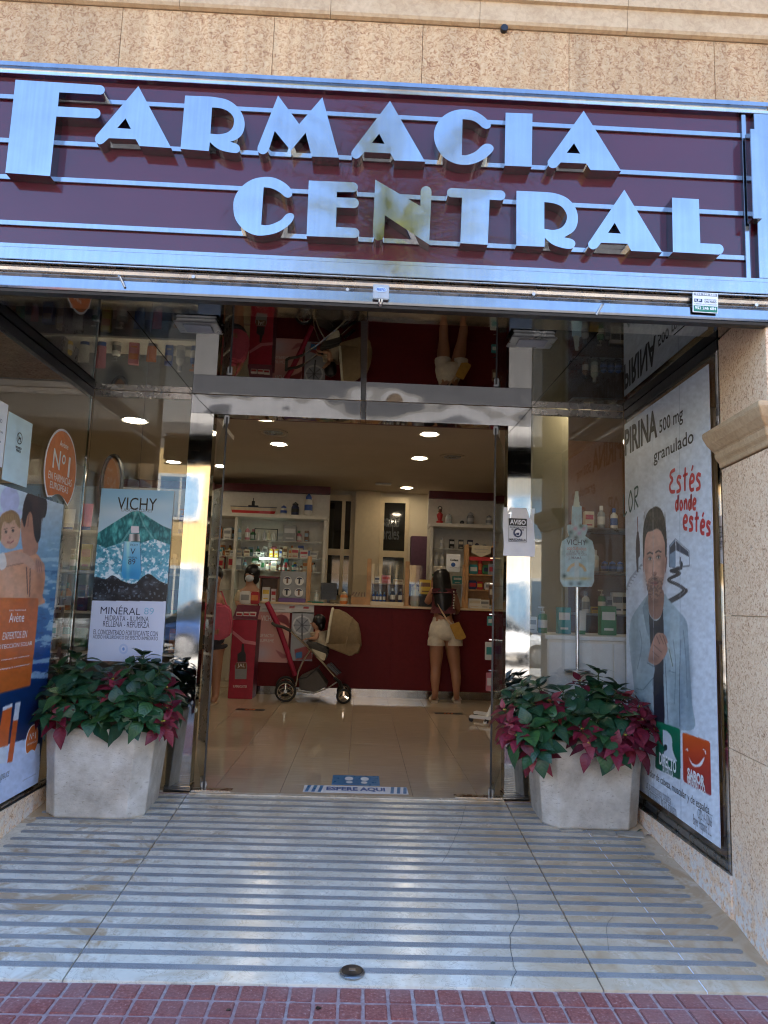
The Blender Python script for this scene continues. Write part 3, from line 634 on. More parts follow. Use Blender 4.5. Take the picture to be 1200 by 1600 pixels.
# palms on the far pavement
pm('palm_leaf', (.26, .26, .07), .45, var=.3, vs_=5); pm('palm_trunk', (.20, .14, .09), .9, var=.35, vs_=12, bump=.6, bs=20)
def palm(loc, h, seed, label, big=1.0):
    rnd = random.Random(seed); t = thing('palm_tree', label, 'palm tree', loc, group='palm trees across the street'); L = Vector(loc)
    g = MB(); g.tube([L+Vector((.12*math.sin(k*.5), .1*math.cos(k*.6), h*k/8)) for k in range(9)], [.24-.011*k for k in range(9)], 10, 'palm_trunk'); g.build('trunk', t, smooth=True)
    top = L+Vector((0, 0, h)); g = MB()
    for f in range(int(46*big*big)):
        az = rnd.uniform(0, 2*PI); el = rnd.uniform(-.35, 1.25); ln = rnd.uniform(1.5, 2.3)*big; pts = []
        p = top.copy(); d = Vector((math.cos(az)*math.cos(el), math.sin(az)*math.cos(el), math.sin(el)))
        for k in range(9):
            pts.append(p.copy()); p = p+d*ln/8; d = (d+Vector((0, 0, -.15))).normalized()
        g.tube(pts, [.018-.0017*k for k in range(9)], 4, 'palm_leaf', cap=False)
        for k in range(1, 9):
            a_ = pts[k]; dd = (pts[k]-pts[k-1]).normalized(); sd_ = dd.cross(Vector((0, 0, 1))).normalized()
            for q in (-1, 1):
                for e in (0, .5):
                    b_ = a_-dd*e*ln/8; tip = b_+(sd_*q*.8+dd*.75+Vector((0, 0, -.25+rnd.uniform(-.1, .1))))*(.34 if k < 7 else .26); w_ = dd*.02
                    g.add([b_-w_, b_+w_, tip], [(0, 1, 2)], 'palm_leaf')
    o = g.build('crown', t)
g = MB(); g.box(-300, 300, -10.4, -8.4, -.5, -.20, 'kerb_stone'); struct(g.build('median_strip', bevel=.012))
palm((.35, -9.4, -.2), 7.7, 3, 'tall fan palm across the street mirrored in the sign letters', 1.45); palm((-2.2, -16.5, ZP), 5.6, 5, 'smaller palm in front of the cream house across the street'); palm((7.5, -15.5, ZP), 6.2, 9, 'palm in front of the white apartment house across the street')
# parked cars
for nm, c in (('white', (.70, .70, .70)), ('silver', (.38, .39, .41)), ('blue', (.04, .08, .2))):
    pm('car_paint_'+nm, c, .22, .0 if nm == 'white' else .4, coat=1, var=.03)
pm('car_glass', (.015, .02, .022), .05, coat=1); em('tail_lamp', (.5, .02, .02), .35); pm('tyre', (.02, .02, .02), .8); pm('rim', (.5, .5, .5), .3, .9)
def car(loc, rot, paint, label):
    t = thing('parked_car', label, 'car', loc, rot, group='cars parked in the street')
    sec = [(-2.05, .42, .72, .72), (-1.98, .30, .86, .80), (-1.3, .24, .95, .86), (-.4, .22, .93, .88), (.6, .22, .92, .88), (1.4, .24, .84, .86), (1.9, .30, .74, .80), (2.02, .42, .62, .72)]
    def loft(secs, m, nm, par):
        vs_ = []; fs = []; n_ = 10
        for x, z0, z1, hw in secs:
            for k in range(n_):
                a_ = 2*PI*(k+.5)/n_; cx_, sx_ = math.cos(a_), math.sin(a_)
                vs_.append(Vector((x, hw*math.copysign(abs(cx_)**.45, cx_), (z0+z1)/2+(z1-z0)/2*math.copysign(abs(sx_)**.55, sx_))))
        for i in range(len(secs)-1):
            for k in range(n_): fs.append((i*n_+k, i*n_+(k+1) % n_, (i+1)*n_+(k+1) % n_, (i+1)*n_+k))
        fs += [tuple(range(n_-1, -1, -1)), tuple((len(secs)-1)*n_+k for k in range(n_))]
        g = MB(); g.add(vs_, fs, m); return g.build(nm, par, smooth=True, local=True)
    loft(sec, paint, 'body', t)
    loft([(-1.95, .80, .90, .70), (-1.35, .80, 1.40, .66), (-.4, .8, 1.47, .68), (.35, .8, 1.42, .67), (1.15, .8, .95, .72)], 'car_glass', 'glasshouse', t)
    loft([(-1.30, 1.385, 1.42, .58), (-.4, 1.44, 1.49, .63), (.3, 1.40, 1.445, .60)], paint, 'roof', t)
    for x in (-1.28, 1.28):
        for q in (-1, 1):
            g = MB(); g.tube([(x, q*.70, .30), (x, q*.88, .30)], .31, 18, 'tyre'); w_ = g.build('wheel', t, local=True, smooth=True)
            g = MB(); g.tube([(x, q*.88, .30), (x, q*.895, .30)], .20, 14, 'rim'); g.build('rim', w_, local=True, smooth=True)
    for q in (-1, 1):
        g = MB(); g.box(-2.07, -1.9, q*.62-.12, q*.62+.12, .62, .80, 'tail_lamp'); g.build('tail_light', t, local=True)
        g = MB(); g.box(1.9, 2.03, q*.55-.14, q*.55+.14, .52, .66, 'rim'); g.build('headlight', t, local=True)
car((4.9, -3.3, -.33), PI, 'car_paint_silver', 'silver car parked at the kerb to the right'); car((-5.2, -3.3, -.33), PI, 'car_paint_white', 'white car parked at the kerb to the left')
car((3.4, -12.9, -.33), 0, 'car_paint_white', 'white car parked on the far side below the palm'); car((-3.2, -12.9, -.33), 0, 'car_paint_blue', 'dark blue car parked on the far side'); car((9.2, -12.9, -.33), 0, 'car_paint_silver', 'silver car parked on the far side to the right')
# ================================================================== THE SHOP INSIDE
CZ = 3.13; X0, X1, Y1 = -4.39, 4.19, 9.9
g = MB(); g.box(X0, X1, 1.892, 12.2, -.3, -.012, 'mortar'); fl = struct(g.build('shop_floor'))
tm = {}
def tile(x0, x1, y0, y1):
    g = MB(); g.box(x0+.0012, x1-.0012, y0+.0008, y1-.0008, -.012, 0, 'floor_tile'); g.build('floor_tile', fl, bevel=.0008, seg=1)
TW, TL = .43, .84
for i in range(-6, 6):
    off = (.0, .42, .15, .6)[i % 4]; y = 1.892-off
    x0 = -.045+i*TW
    while y < 7.0:
        a_, b_ = max(y, 1.892), min(y+TL, 7.2)
        if b_-a_ > .05: tile(x0, x0+TW, a_, b_)
        y += TL
g = MB()
for x0, x1, y0 in ((X0, -.045-6*TW, 1.892), (-.045+6*TW, X1, 1.892), (-.045-6*TW, -.045+6*TW, 7.25)): g.box(x0+.002, x1-.002, y0, 12.2, -.012, 0, 'floor_tile')
tag(g.build('floor_tiles_beyond', fl), kind='stuff')
g = MB(); g.box(X0, X1, 1.892, 12.2, CZ, CZ+.14, 'interior_ceiling'); ic = struct(g.build('shop_ceiling'))
g = MB(); g.box(X0, X1, 1.90, 2.0, 2.66, CZ-.002, 'interior_ceiling'); g.box(X0, X0+.08, 2.0, 12.2, 0, CZ-.002, 'cream_wall'); g.box(X1-.08, X1, 2.0, 12.2, 0, CZ-.002, 'cream_wall'); g.box(X0+.082, X1-.082, 9.9, 10.0, 0, CZ-.002, 'cream_wall'); struct(g.build('shop_walls'))
g = MB(); g.box(-1.2, 1.13, 2.002, 2.03, 2.478, 2.56, 'trim_red'); g.build('door_trim', df)
em('lamp_warm', (1, .84, .6), 12)
def downlight(x, y, label, CZ=CZ):
    t = thing('downlight', label, 'ceiling lamp', (x, y, CZ-.02), group='round lit ceiling lamps in the shop')
    g = MB(); g.lathe([(.086, -.003), (.112, -.012), (.118, -.004), (.118, -.0005)], 28, 'white_plastic', (x, y, CZ)); g.build('ring', t, smooth=True)
    g = MB(); g.lathe([(.085, -.010), (.085, -.0035)], 28, 'lamp_warm', (x, y, CZ)); g.build('lamp', t)
for x, y, L in ((-1.08, 4.5, 'lit round ceiling lamp nearest above the left door leaf'), (-1.08, 5.73, 'second lit round ceiling lamp on the left, above the red stand'), (.70, 4.9, 'front lit round ceiling lamp on the right, above the doorway'), (.70, 6.25, 'second lit round ceiling lamp on the right, before the counter'), (.69, 8.7, 'farthest lit round ceiling lamp, behind the counter'), (1.95, 3.15, 'lit round ceiling lamp above the right show window'), (-2.75, 7.2, 'lit round ceiling lamp in the back left corner')): downlight(x, y, L)  # the lamp over the right window is unseen, added to brighten that display
g = MB(); g.box(-4.29, -1.25, 2.04, 3.72, 2.70, 2.74, 'interior_ceiling'); struct(g.build('window_soffit')); downlight(-1.97, 3.07, 'lit round ceiling lamp seen through the left show window', 2.70)
for px, py in ((427, 675), (707, 713)):
    p = PZ(px, py, CZ); t = thing('air_vent', 'round slotted air vent in the ceiling '+('on the left' if px < 600 else 'on the right'), 'air vent', p, group='round ceiling vents')
    g = MB(); g.lathe([(.17, -.002), (.175, -.012), (.14, -.016), (.13, -.006)], 24, 'interior_ceiling', p); g.build('ring', t, smooth=True)
    for r_ in (.11, .07, .03):
        g = MB(); g.lathe([(r_, -.004), (r_, -.013), (r_-.02, -.015), (r_-.025, -.006)], 20, 'steel_dull', p); g.build('slot_ring', t, smooth=True)
p = PZ(599, 755, CZ); g = MB(); g.box(p.x-.13, p.x+.13, p.y-.05, p.y+.05, CZ-.03, CZ-.002, 'white_plastic'); tag(g.build('smoke_detector', bevel=.01), 'flat white ceiling unit above the middle of the counter', 'detector')
# ---- counter
CY = 6.62
ct = thing('shop_counter', 'long dark red counter with a pale wooden top and a steel kick plate', 'counter', (.3, CY+.3, 0))
cl = PY(403, 944, CY).x
g = MB(); g.box(cl, 2.9, CY, CY+.5, .105, 1.165, 'counter_red'); g.build('body', ct, bevel=.003)
for i in range(5):
    x0 = cl+.004+i*.89; g = MB(); g.box(x0, min(x0+.885, 2.89), CY-.008, CY-.0005, .11, 1.155, 'counter_red'); g.build('front_panel', ct, bevel=.002)
g = MB(); g.box(cl+.01, 2.9, CY+.02, CY+.48, 0, .103, 'steel_frame'); g.build('kick_plate', ct)
pm('counter_wood', (.62, .45, .27), .3, var=.15, vs_=6)
g = MB(); g.box(cl-.03, 2.92, CY-.035, CY+.52, 1.166, 1.195, 'counter_wood'); g.build('top', ct, bevel=.004)
CT = 1.1955
def onc(px, dy): return Vector((PY(px, 940, CY+dy).x, CY+dy, CT))
scr = thing('counter_screen', 'row of wooden posts on the counter holding clear plastic screens', 'screen', (.2, CY+.12, CT))
posts = []
for px, h in ((481, .62), (575, .62), (635, .60), (725, .58)):
    p = onc(px, .12); g = MB(); g.box(p.x-.028, p.x+.028, p.y-.03, p.y+.03, CT, CT+h, 'wood'); g.build('post', scr, bevel=.003); posts.append(p)
    g = MB(); g.box(p.x-.06, p.x+.06, p.y-.05, p.y+.05, CT, CT+.012, 'wood'); g.build('foot', scr, bevel=.002)
for i in (0, 1, 2):
    a_, b_ = posts[i], posts[i+1]; n_ = 14; g = MB(); vs_ = []; fs = []
    zl, zh = CT+.14, CT+(.40 if i == 0 else .55)
    for k in range(n_+1):
        t = k/n_; x = a_.x+.03+(b_.x-a_.x-.06)*t; yy = a_.y-.036+.012*math.sin(t*13+i)+(.03*t if i == 0 else 0)
        vs_ += [(x, yy-(.07 if i == 0 else 0), zl), (x, yy, zh)]
    for k in range(n_): fs.append((2*k, 2*k+2, 2*k+3, 2*k+1))
    g.add(vs_, fs, 'glass_acrylic'); g.build('plastic_sheet', scr, smooth=True)
# ---- back wall behind the counter: pilaster, window, glazed door
BY = 9.3
def bx(px, py, y=BY): return PY(px, py, y)
bw = thing('back_partition', 'cream partition behind the counter with a glazed window and a dark glass door', 'partition', (.2, BY, 0))
xs = [bx(505, 850).x, bx(553, 850).x, bx(592, 850).x, bx(638, 850).x, bx(668, 850).x]; zt_ = bx(590, 772).z
pm('dark_pane', (.012, .013, .012), .05, coat=1)
pm('frame_cream', (.58, .47, .30), .45, var=.05)
g = MB(); g.box(xs[0]-.5, 1.6, BY, BY+.1, zt_+.3, CZ-.003, 'cream_wall'); g.box(xs[0]-.5, 1.6, BY+.03, BY+.1, 0, zt_+.3, 'cream_wall'); g.build('wall', bw)
g = MB(); g.box(xs[1], xs[2], BY-.12, BY+.02, 0, CZ-.004, 'frame_cream'); g.build('pilaster', bw, bevel=.004)
def glazing(x0, x1, vb, name):
    z = [bx(530, 930).z, bx(530, 868).z, bx(530, 858).z, bx(530, 783).z]
    g = MB(); g.box(x0, x1, BY-.02, BY+.02, z[0], z[3]+.09, 'dark_pane'); f = g.build(name, bw)
    g = MB(); e = .07
    g.box(x0, x0+e, BY-.05, BY-.021, z[0], z[3]+.1, 'frame_cream'); g.box(x1-e, x1, BY-.05, BY-.021, z[0], z[3]+.1, 'frame_cream')
    g.box(x0+e, x1-e, BY-.05, BY-.021, z[3], z[3]+.1, 'frame_cream'); g.box(x0+e, x1-e, BY-.05, BY-.021, z[1], z[2], 'frame_cream'); g.build('frame', f, bevel=.003)
    if vb: g = MB(); g.box(vb-.03, vb+.03, BY-.055, BY-.022, z[0], z[3], 'frame_cream'); g.build('mullion', f, bevel=.002)
    return f
glazing(xs[0]+.02, xs[1]-.005, bx(535, 850).x, 'window'); dr = glazing(xs[2]+.005, xs[3], None, 'door')
pm('faint_letter', (.055, .06, .06), .5); g = MB()
for s_, px, py in (('salas', 596, 812), ('orales', 596, 832)):
    me = text_mesh(s_, 'faint_letter', .02); p = bx(px, py+10, BY-.024); q = bx(px+28, py-8, BY-.024)
    co = [v.co.copy() for v in me.vertices]; mx_ = max(c.x for c in co); my_ = max(c.y for c in co)
    g.add([(p.x+c.x/mx_*(q.x-p.x), BY-.0235, p.z+c.y/my_*(q.z-p.z)) for c in co], [tuple(f.vertices) for f in me.polygons], 'faint_letter')
g.build('lettering', dr)
pm('purple_wall', (.10, .035, .07), .6)
g = MB(); g.box(xs[3]+.03, xs[4]+.35, BY-.3, BY-.02, 0, bx(650, 840).z, 'purple_wall'); tag(g.build('dark_cupboard', bevel=.004), 'dark plum cupboard between the glass door and the right shelves', 'cupboard')
pm('goods_strip', (.5, .5, .46), .4)
# ---- shelf units behind the counter
SY = 8.0
def unit(name, label, x0, x1, ztop, shelves, zcap, up):
    u = thing(name, label, 'shelf unit', ((x0+x1)/2, SY+.25, 0))
    g = MB(); g.box(x0-.0, x1, SY+.40, SY+.46, 0, CZ-.22, 'white_board'); g.build('back_panel', u)
    for x in up: g = MB(); g.box(x-.022, x+.022, SY, SY+.399, 0, ztop-.002, 'white_board'); g.build('upright', u, bevel=.002)
    g = MB(); g.box(x0, x1, SY-.03, SY+.398, ztop, ztop+.055, 'white_board'); g.build('top_board', u, bevel=.003)
    for z in shelves:
        g = MB(); g.box(x0+.03, x1-.03, SY+.01, SY+.396, z-.008, z, 'glass_window'); f = g.build('glass_shelf', u, bevel=.001)
        g = MB(); g.box(x0+.03, x1-.03, SY+.004, SY+.0095, z-.016, z-.001, 'goods_strip'); g.build('price_strip', f)
    g = MB(); g.box(x0, x1+.01, SY+.30, SY+.398, CZ-.22, CZ-.10, 'trim_red'); g.build('crown_trim', u, bevel=.006)
    return u
ul = PY(512, 806, SY).x; zl_ = [PY(470, y, SY).z for y in (846, 872, 893)]
unit('left_shelf_unit', 'tall pale shelf unit with glass shelves at the left behind the counter', -3.9, ul, PY(480, 811, SY).z, zl_+[zl_[2]-.30], 3, (ul-.03, -1.95, -3.88))
ur = PY(672, 820, SY).x; zr_ = [PY(710, y, SY).z for y in (857, 885, 912)]
unit('right_shelf_unit', 'pale shelf unit with jars on top at the right behind the counter', ur, 3.6, PY(720, 824, SY).z, zr_, 3, (ur+.03, 2.2, 3.5))
# ================================================================== PRINTED SHEETS
def proj(P3):
    v = P3-CAM; w = v@AF; return 600+FPX*(v@AR)/w, 800-FPX*(v@AU)/w
class Paint:
    """colours of a flat print on a fine grid of a sheet (O, U, V, w, h); shapes are drawn in the photograph's coordinates"""
    def __init__(s, O, U, V, w, h, nx, ny, base, ss=2):
        s.O, s.U, s.V = np.array(O, float), np.array(U, float), np.array(V, float); s.U /= np.linalg.norm(s.U); s.V /= np.linalg.norm(s.V)
        s.w, s.h, s.nx, s.ny, s.ss = w, h, nx, ny, ss
        k = (np.arange(nx*ss)+.5)/ss-.5; j = (np.arange(ny*ss)+.5)/ss-.5
        X, Y = np.meshgrid(k/(nx-1)*w, j/(ny-1)*h); s.lx, s.ly = X, Y
        P3 = s.O+X[..., None]*s.U+Y[..., None]*s.V; s.x, s.y = proj(P3)
        s.c = np.zeros(X.shape+(3,))+np.array(base, float)
    def to(s, px, py):
        """photo point -> sheet coordinates"""
        n_ = np.cross(s.U, s.V); d = _d(px, py); p = CAM+d*(((s.O-CAM)@n_)/(d@n_)); q = p-s.O; return float(q@s.U), float(q@s.V)
    def inside(s, pts):
        m = np.zeros(s.x.shape, bool); n_ = len(pts)
        for i in range(n_):
            (x0, y0), (x1, y1) = pts[i], pts[(i+1) % n_]
            if y0 == y1: continue
            c = (s.y > min(y0, y1)) & (s.y <= max(y0, y1)); m ^= c & (s.x < x0+(s.y-y0)*(x1-x0)/(y1-y0))
        return m
    def put(s, m, col, a=1.0):
        col = col(s.x, s.y) if callable(col) else np.array(col, float)
        if np.ndim(col) == 3: col = col[m]
        s.c[m] = s.c[m]*(1-a)+col*a; return s
    def poly(s, pts, col, a=1.0): return s.put(s.inside(pts), col, a)
    def curve(s, pts, col, a=1.0, n=5): return s.poly(spline(list(pts)+[pts[0]], n), col, a)
    def ell(s, cx, cy_, rx, ry, col, a=1.0): return s.put(((s.x-cx)/rx)**2+((s.y-cy_)/ry)**2 < 1, col, a)
    def glow(s, cx, cy_, rx, ry, col, a=1.0):
        f = np.exp(-(((s.x-cx)/rx)**2+((s.y-cy_)/ry)**2))[..., None]*a; s.c = s.c*(1-f)+np.array(col, float)*f; return s
    def line(s, pts, w, col, a=1.0):
        for (x0, y0), (x1, y1) in zip(pts[:-1], pts[1:]):
            d2 = (x1-x0)**2+(y1-y0)**2 or 1; t = np.clip(((s.x-x0)*(x1-x0)+(s.y-y0)*(y1-y0))/d2, 0, 1)
            s.put(np.hypot(s.x-x0-t*(x1-x0), s.y-y0-t*(y1-y0)) < w/2, col, a)
        return s
    def fbm(s, sc, seed=0, oct_=4, sx=1, sy=1):
        r_ = np.random.RandomState(seed); out = np.zeros(s.x.shape); amp = 1; tot = 0
        for o in range(oct_):
            g = r_.rand(64, 64); fx = (s.x*sx/sc*2**o) % 63; fy = (s.y*sy/sc*2**o) % 63
            i, j = fx.astype(int), fy.astype(int); u, v = fx-i, fy-j; u = u*u*(3-2*u); v = v*v*(3-2*v)
            out += amp*((g[j, i]*(1-u)+g[j, i+1]*u)*(1-v)+(g[j+1, i]*(1-u)+g[j+1, i+1]*u)*v); tot += amp; amp *= .55
        return out/tot
    def grain(s, amt, sc, seed): s.c = s.c*(1+amt*(s.fbm(sc, seed)-.5)[..., None]*2); return s
    def build(s, parent, name='picture', z=.001, clip=None):
        ny, nx, ss = s.ny, s.nx, s.ss; c = np.clip(s.c, 0, 255).reshape(ny, ss, nx, ss, 3).mean((1, 3))/255
        c = np.where(c <= .04045, c/12.92, ((c+.055)/1.055)**2.4)
        X, Y = np.meshgrid(np.linspace(0, s.w, nx), np.linspace(0, s.h, ny)); co = np.stack([X, Y, np.full(X.shape, z)], -1).reshape(-1, 3)
        idx = np.arange(nx*ny).reshape(ny, nx); q = np.stack([idx[:-1, :-1], idx[:-1, 1:], idx[1:, 1:], idx[1:, :-1]], -1).reshape(-1, 4)
        if clip is not None:
            ctr = co[q].mean(1); q = q[clip(ctr[:, 0], ctr[:, 1])]
        me = bpy.data.meshes.new(name); me.vertices.add(len(co)); me.vertices.foreach_set('co', co.ravel())
        me.loops.add(q.size); me.loops.foreach_set('vertex_index', q.ravel()); me.polygons.add(len(q)); me.polygons.foreach_set('loop_start', np.arange(len(q))*4); me.polygons.foreach_set('loop_total', np.full(len(q), 4))
        at = me.color_attributes.new('Col', 'FLOAT_COLOR', 'POINT'); at.data.foreach_set('color', np.concatenate([c.reshape(-1, 3), np.ones((nx*ny, 1))], 1).ravel())
        me.update(); me.validate(); me.materials.append(MATS['print_picture'])
        o = bpy.data.objects.new(name, me); COL.objects.link(o); o.parent = parent; WM[o] = WM[parent]; return o
    def words(s, items):
        """(text, material, photo bottom-left, photo top-right[, bold, shear])"""
        out = []
        for it in items:
            a_, b_ = s.to(*it[2]), s.to(*it[3]); out.append((it[0], it[1], a_[0], b_[0], a_[1], b_[1])+tuple(it[4:]))
        return out
    def pen(s, strokes, w, parent, m, name='handwriting', z=.0025):
        g = MB()
        for st in strokes:
            L = [s.to(*p) for p in (spline(st, 5) if len(st) > 2 else st)]; v_, f_ = ribbon(L, w, z); g.add(v_, f_, m)
        return g.build(name, parent, local=True)
def sheet(par, w, h, m='paper_white', t=.002):
    g = MB(); g.box(0, w, 0, h, -t, 0, m); return g.build('sheet', par, local=True)
# ---------------------------------------------------------------- big advertisement on the right window
ya, yb = 1.868, .605; xa, xb = GX(ya)-.010, GX(yb)-.010; O = (xa, ya, .14); U = (xb-xa, yb-ya, 0); w_ = math.hypot(xb-xa, yb-ya); h_ = 2.37
P = Paint(O, U, (0, 0, 1), w_, h_, 230, 440, (196, 210, 226))
P.put(P.y < 9999, lambda x, y: np.stack([np.clip(206+(y-600)*.018, 200, 220), np.clip(214+(y-600)*.018, 208, 228), np.clip(222+(y-600)*.02, 214, 238)], -1))
P.curve([(975, 930), (985, 905), (1000, 885), (1005, 880), (1006, 900), (985, 925), (978, 950)], (205, 212, 222)); P.line([(976, 925), (986, 903), (1003, 882)], 3, (150, 158, 170), .8)
for k in range(9): P.line([(978+k*2.9, 920-k*4.6), (981+k*2.9, 921-k*4.6)], 1.3, (120, 128, 140))
P.line([(996.3, 808), (996.8, 838)], 1.1, (120, 70, 70)); P.curve([(995, 836), (998, 834), (1000, 850), (1000, 868), (998, 872), (997.5, 890), (995.5, 893), (994, 870), (993.8, 850)], (62, 42, 46)); P.ell(996.8, 834, 1.6, 4, (70, 50, 46))
P.line(spline([(1064, 888), (1049, 892), (1062, 896), (1045, 906), (1060, 914), (1071, 923), (1062, 931), (1046, 939)], 6), 5, (44, 46, 54)); P.line(spline([(1071, 923), (1062, 931), (1040, 943)], 5), 8, (44, 46, 54)); P.line(spline([(1046, 906), (1060, 914), (1070, 923), (1060, 932)], 5), .8, (190, 190, 190), .6)
P.poly([(1046, 853), (1055.5, 842), (1056, 887), (1046, 886)], (126, 148, 170)); P.poly([(1055.5, 842), (1077, 861), (1077.5, 884), (1056, 887)], (222, 230, 238)); P.line([(1055.5, 842), (1077, 861), (1077.5, 884), (1056, 887), (1046, 886), (1046, 853), (1055.5, 842)], .8, (90, 100, 112)); P.poly([(1047, 856), (1055.5, 845), (1056, 860), (1047, 866)], (52, 58, 72)); P.poly([(1056.5, 845), (1076, 862), (1076.5, 870), (1057, 860)], (60, 64, 80)); P.ell(1065, 882, 2.2, 5, (50, 54, 60)); P.poly([(1062, 870), (1064.5, 870.5), (1064.5, 882), (1062, 882)], (80, 90, 100)); P.line([(1056, 887), (1077, 884)], 1.5, (60, 66, 74))
# the man: jacket, shirt, neck, head, hand
JK = (158, 178, 186)
P.curve([(1013, 928), (1000, 945), (988, 964), (984, 985), (984, 1010), (989, 1055), (993, 1090), (1003, 1128), (1040, 1137), (1084, 1139), (1082, 1100), (1078, 1040), (1076, 1000), (1073, 971), (1058, 952), (1044, 936), (1038, 929), (1030, 960), (1024, 968)], JK, n=4)
P.put(P.inside([(984, 960), (1084, 960), (1084, 1140), (984, 1140)]) & (np.abs(P.c[..., 0]-JK[0]) < 1), lambda x, y: np.stack([JK[0]+84*(P.fbm(30, 3, 5, 1.9, .5)-.5)-14*(x > 1062), JK[1]+84*(P.fbm(30, 3, 5, 1.9, .5)-.5)-14*(x > 1062), JK[2]+76*(P.fbm(30, 3, 5, 1.9, .5)-.5)-9*(x > 1062)], -1))
P.curve([(1013, 950), (1016, 962), (1024, 970), (1032, 965), (1037, 952), (1037.5, 1000), (1037, 1060), (1038, 1134), (1024, 1132), (1020, 1060), (1016, 1000)], (38, 42, 54), n=4)
P.poly([(1012, 930), (1014, 958), (1016, 1000), (1010, 985), (1004, 950)], (128, 150, 160)); P.poly([(1038, 930), (1036.5, 955), (1038, 1010), (1047, 985), (1050, 948)], (156, 178, 188))
P.line([(1038, 1012), (1041, 1060), (1044, 1130)], 1.0, (92, 110, 122)); P.line([(1064, 1000), (1062, 1060), (1062.5, 1135)], 1.2, (86, 104, 116)); P.line([(1046, 1048), (1056, 1052)], 1.2, (100, 120, 130))
P.curve([(1013, 925), (1014.5, 956), (1024, 968), (1035, 957), (1036.5, 922)], (150, 112, 98), n=4); P.glow(1023, 940, 9, 7, (92, 64, 54), .55); P.line([(1023, 946), (1024, 962)], 1.5, (128, 92, 80), .7)
P.curve([(1005.6, 855), (1006, 880), (1009, 900), (1013, 922), (1018, 935), (1023, 938.5), (1028, 935), (1034, 921), (1038, 900), (1041, 872), (1041, 848), (1034, 822), (1023, 815), (1012, 822)], (206, 162, 142), n=4)
P.glow(1037, 885, 5, 36, (126, 88, 76), .55); P.glow(1009, 895, 4, 26, (150, 106, 92), .5); P.glow(1020, 848, 9, 14, (206, 166, 148), .6); P.glow(1016, 892, 4, 8, (205, 156, 140), .5); P.glow(1030, 890, 4, 8, (196, 146, 130), .4)
P.curve([(1011, 921), (1013, 908), (1017, 902), (1023, 899), (1030, 902), (1034, 908), (1035, 920), (1029, 934), (1023, 938.5), (1017, 934)], (112, 80, 68), .5, n=4); P.curve([(1017, 911), (1023, 908.5), (1029, 911), (1023, 915.5)], (168, 98, 92), n=4); P.line([(1017, 911.5), (1023, 911.8), (1029, 911)], 1.0, (70, 36, 36)); P.curve([(1019, 904), (1023, 902), (1028, 904), (1023, 906)], (74, 52, 46), .8)
for ex, ey in ((1015.8, 873.5), (1029, 871)):
    P.glow(ex, ey-1, 3.6, 5, (96, 66, 56), .65); P.curve([(ex-3, ey), (ex, ey-2.8), (ex+3, ey-.4), (ex, ey+1.8)], (214, 205, 200), n=4); P.ell(ex+.3, ey-.3, 1.25, 2.3, (46, 50, 52)); P.line([(ex-3.3, ey-.5), (ex, ey-3.2), (ex+3.3, ey-1)], .9, (44, 30, 26)); P.line([(ex-4, ey-8), (ex, ey-10.5), (ex+4, ey-8.5)], 2.4, (40, 28, 26))
P.line([(1021.2, 876), (1020.2, 892), (1019, 896)], 1.2, (140, 98, 84), .7); P.curve([(1018.5, 896), (1022, 893), (1026.5, 895.5), (1022.6, 900)], (160, 112, 98), n=4); P.line([(1019.5, 898), (1022.5, 899.5), (1025.5, 898)], 1.0, (94, 60, 52)); P.glow(1022, 884, 1.6, 9, (220, 180, 162), .7)
P.curve([(1005.4, 880), (1004.6, 850), (1005.5, 825), (1009, 808), (1014, 798), (1021, 793), (1026, 791.5), (1033, 796), (1038, 808), (1041, 828), (1042.2, 850), (1041.4, 872), (1039.6, 866), (1039, 848), (1034, 832), (1027, 826), (1020, 829), (1012, 832), (1008, 845), (1007, 868)], (36, 32, 33), n=4)
for k in range(26): x0 = 1007+k*1.35; P.line([(x0, 826-12*math.sin(k/25*PI)), (x0+random.uniform(-1.5, 2), 802-9*math.sin(k/25*PI)+random.uniform(-3, 6))], .9, (78, 70, 68), .5)
P.curve([(1004.6, 876), (1006, 870), (1006.6, 890), (1005.6, 893)], (150, 104, 92)); P.curve([(1041, 870), (1042.6, 872), (1041.2, 890), (1039.6, 894)], (120, 80, 70))
P.curve([(1013, 1031), (1016, 1014), (1021, 999), (1026, 990), (1033, 989), (1040, 993), (1044, 1006), (1042, 1020), (1036, 1030), (1028, 1038), (1018, 1039)], (178, 132, 114), n=4)
for a_, b_ in (((1026, 994), (1031, 1006)), ((1031, 992), (1037, 1006)), ((1036, 993), (1041, 1008)), ((1022, 1008), (1034, 1019)), ((1020, 1018), (1030, 1027))): P.line([a_, b_], 1.1, (96, 64, 54), .85)
P.glow(1023, 1030, 9, 7, (104, 72, 62), .6); P.line([(1043.5, 1006), (1051, 1041)], 3.2, (186, 198, 196)); P.line([(1045.5, 1014), (1051.5, 1041)], 1.2, (70, 104, 92))
P.curve([(1012, 1034), (1023, 1041), (1020, 1062), (1012, 1076), (1000, 1084), (992, 1072), (994, 1060), (1003, 1052)], (152, 174, 183), n=4); P.line([(1012, 1036), (1023, 1042)], 1.6, (96, 116, 126)); P.line([(1020, 1060), (1005, 1078), (994, 1076)], 1.1, (98, 118, 128))
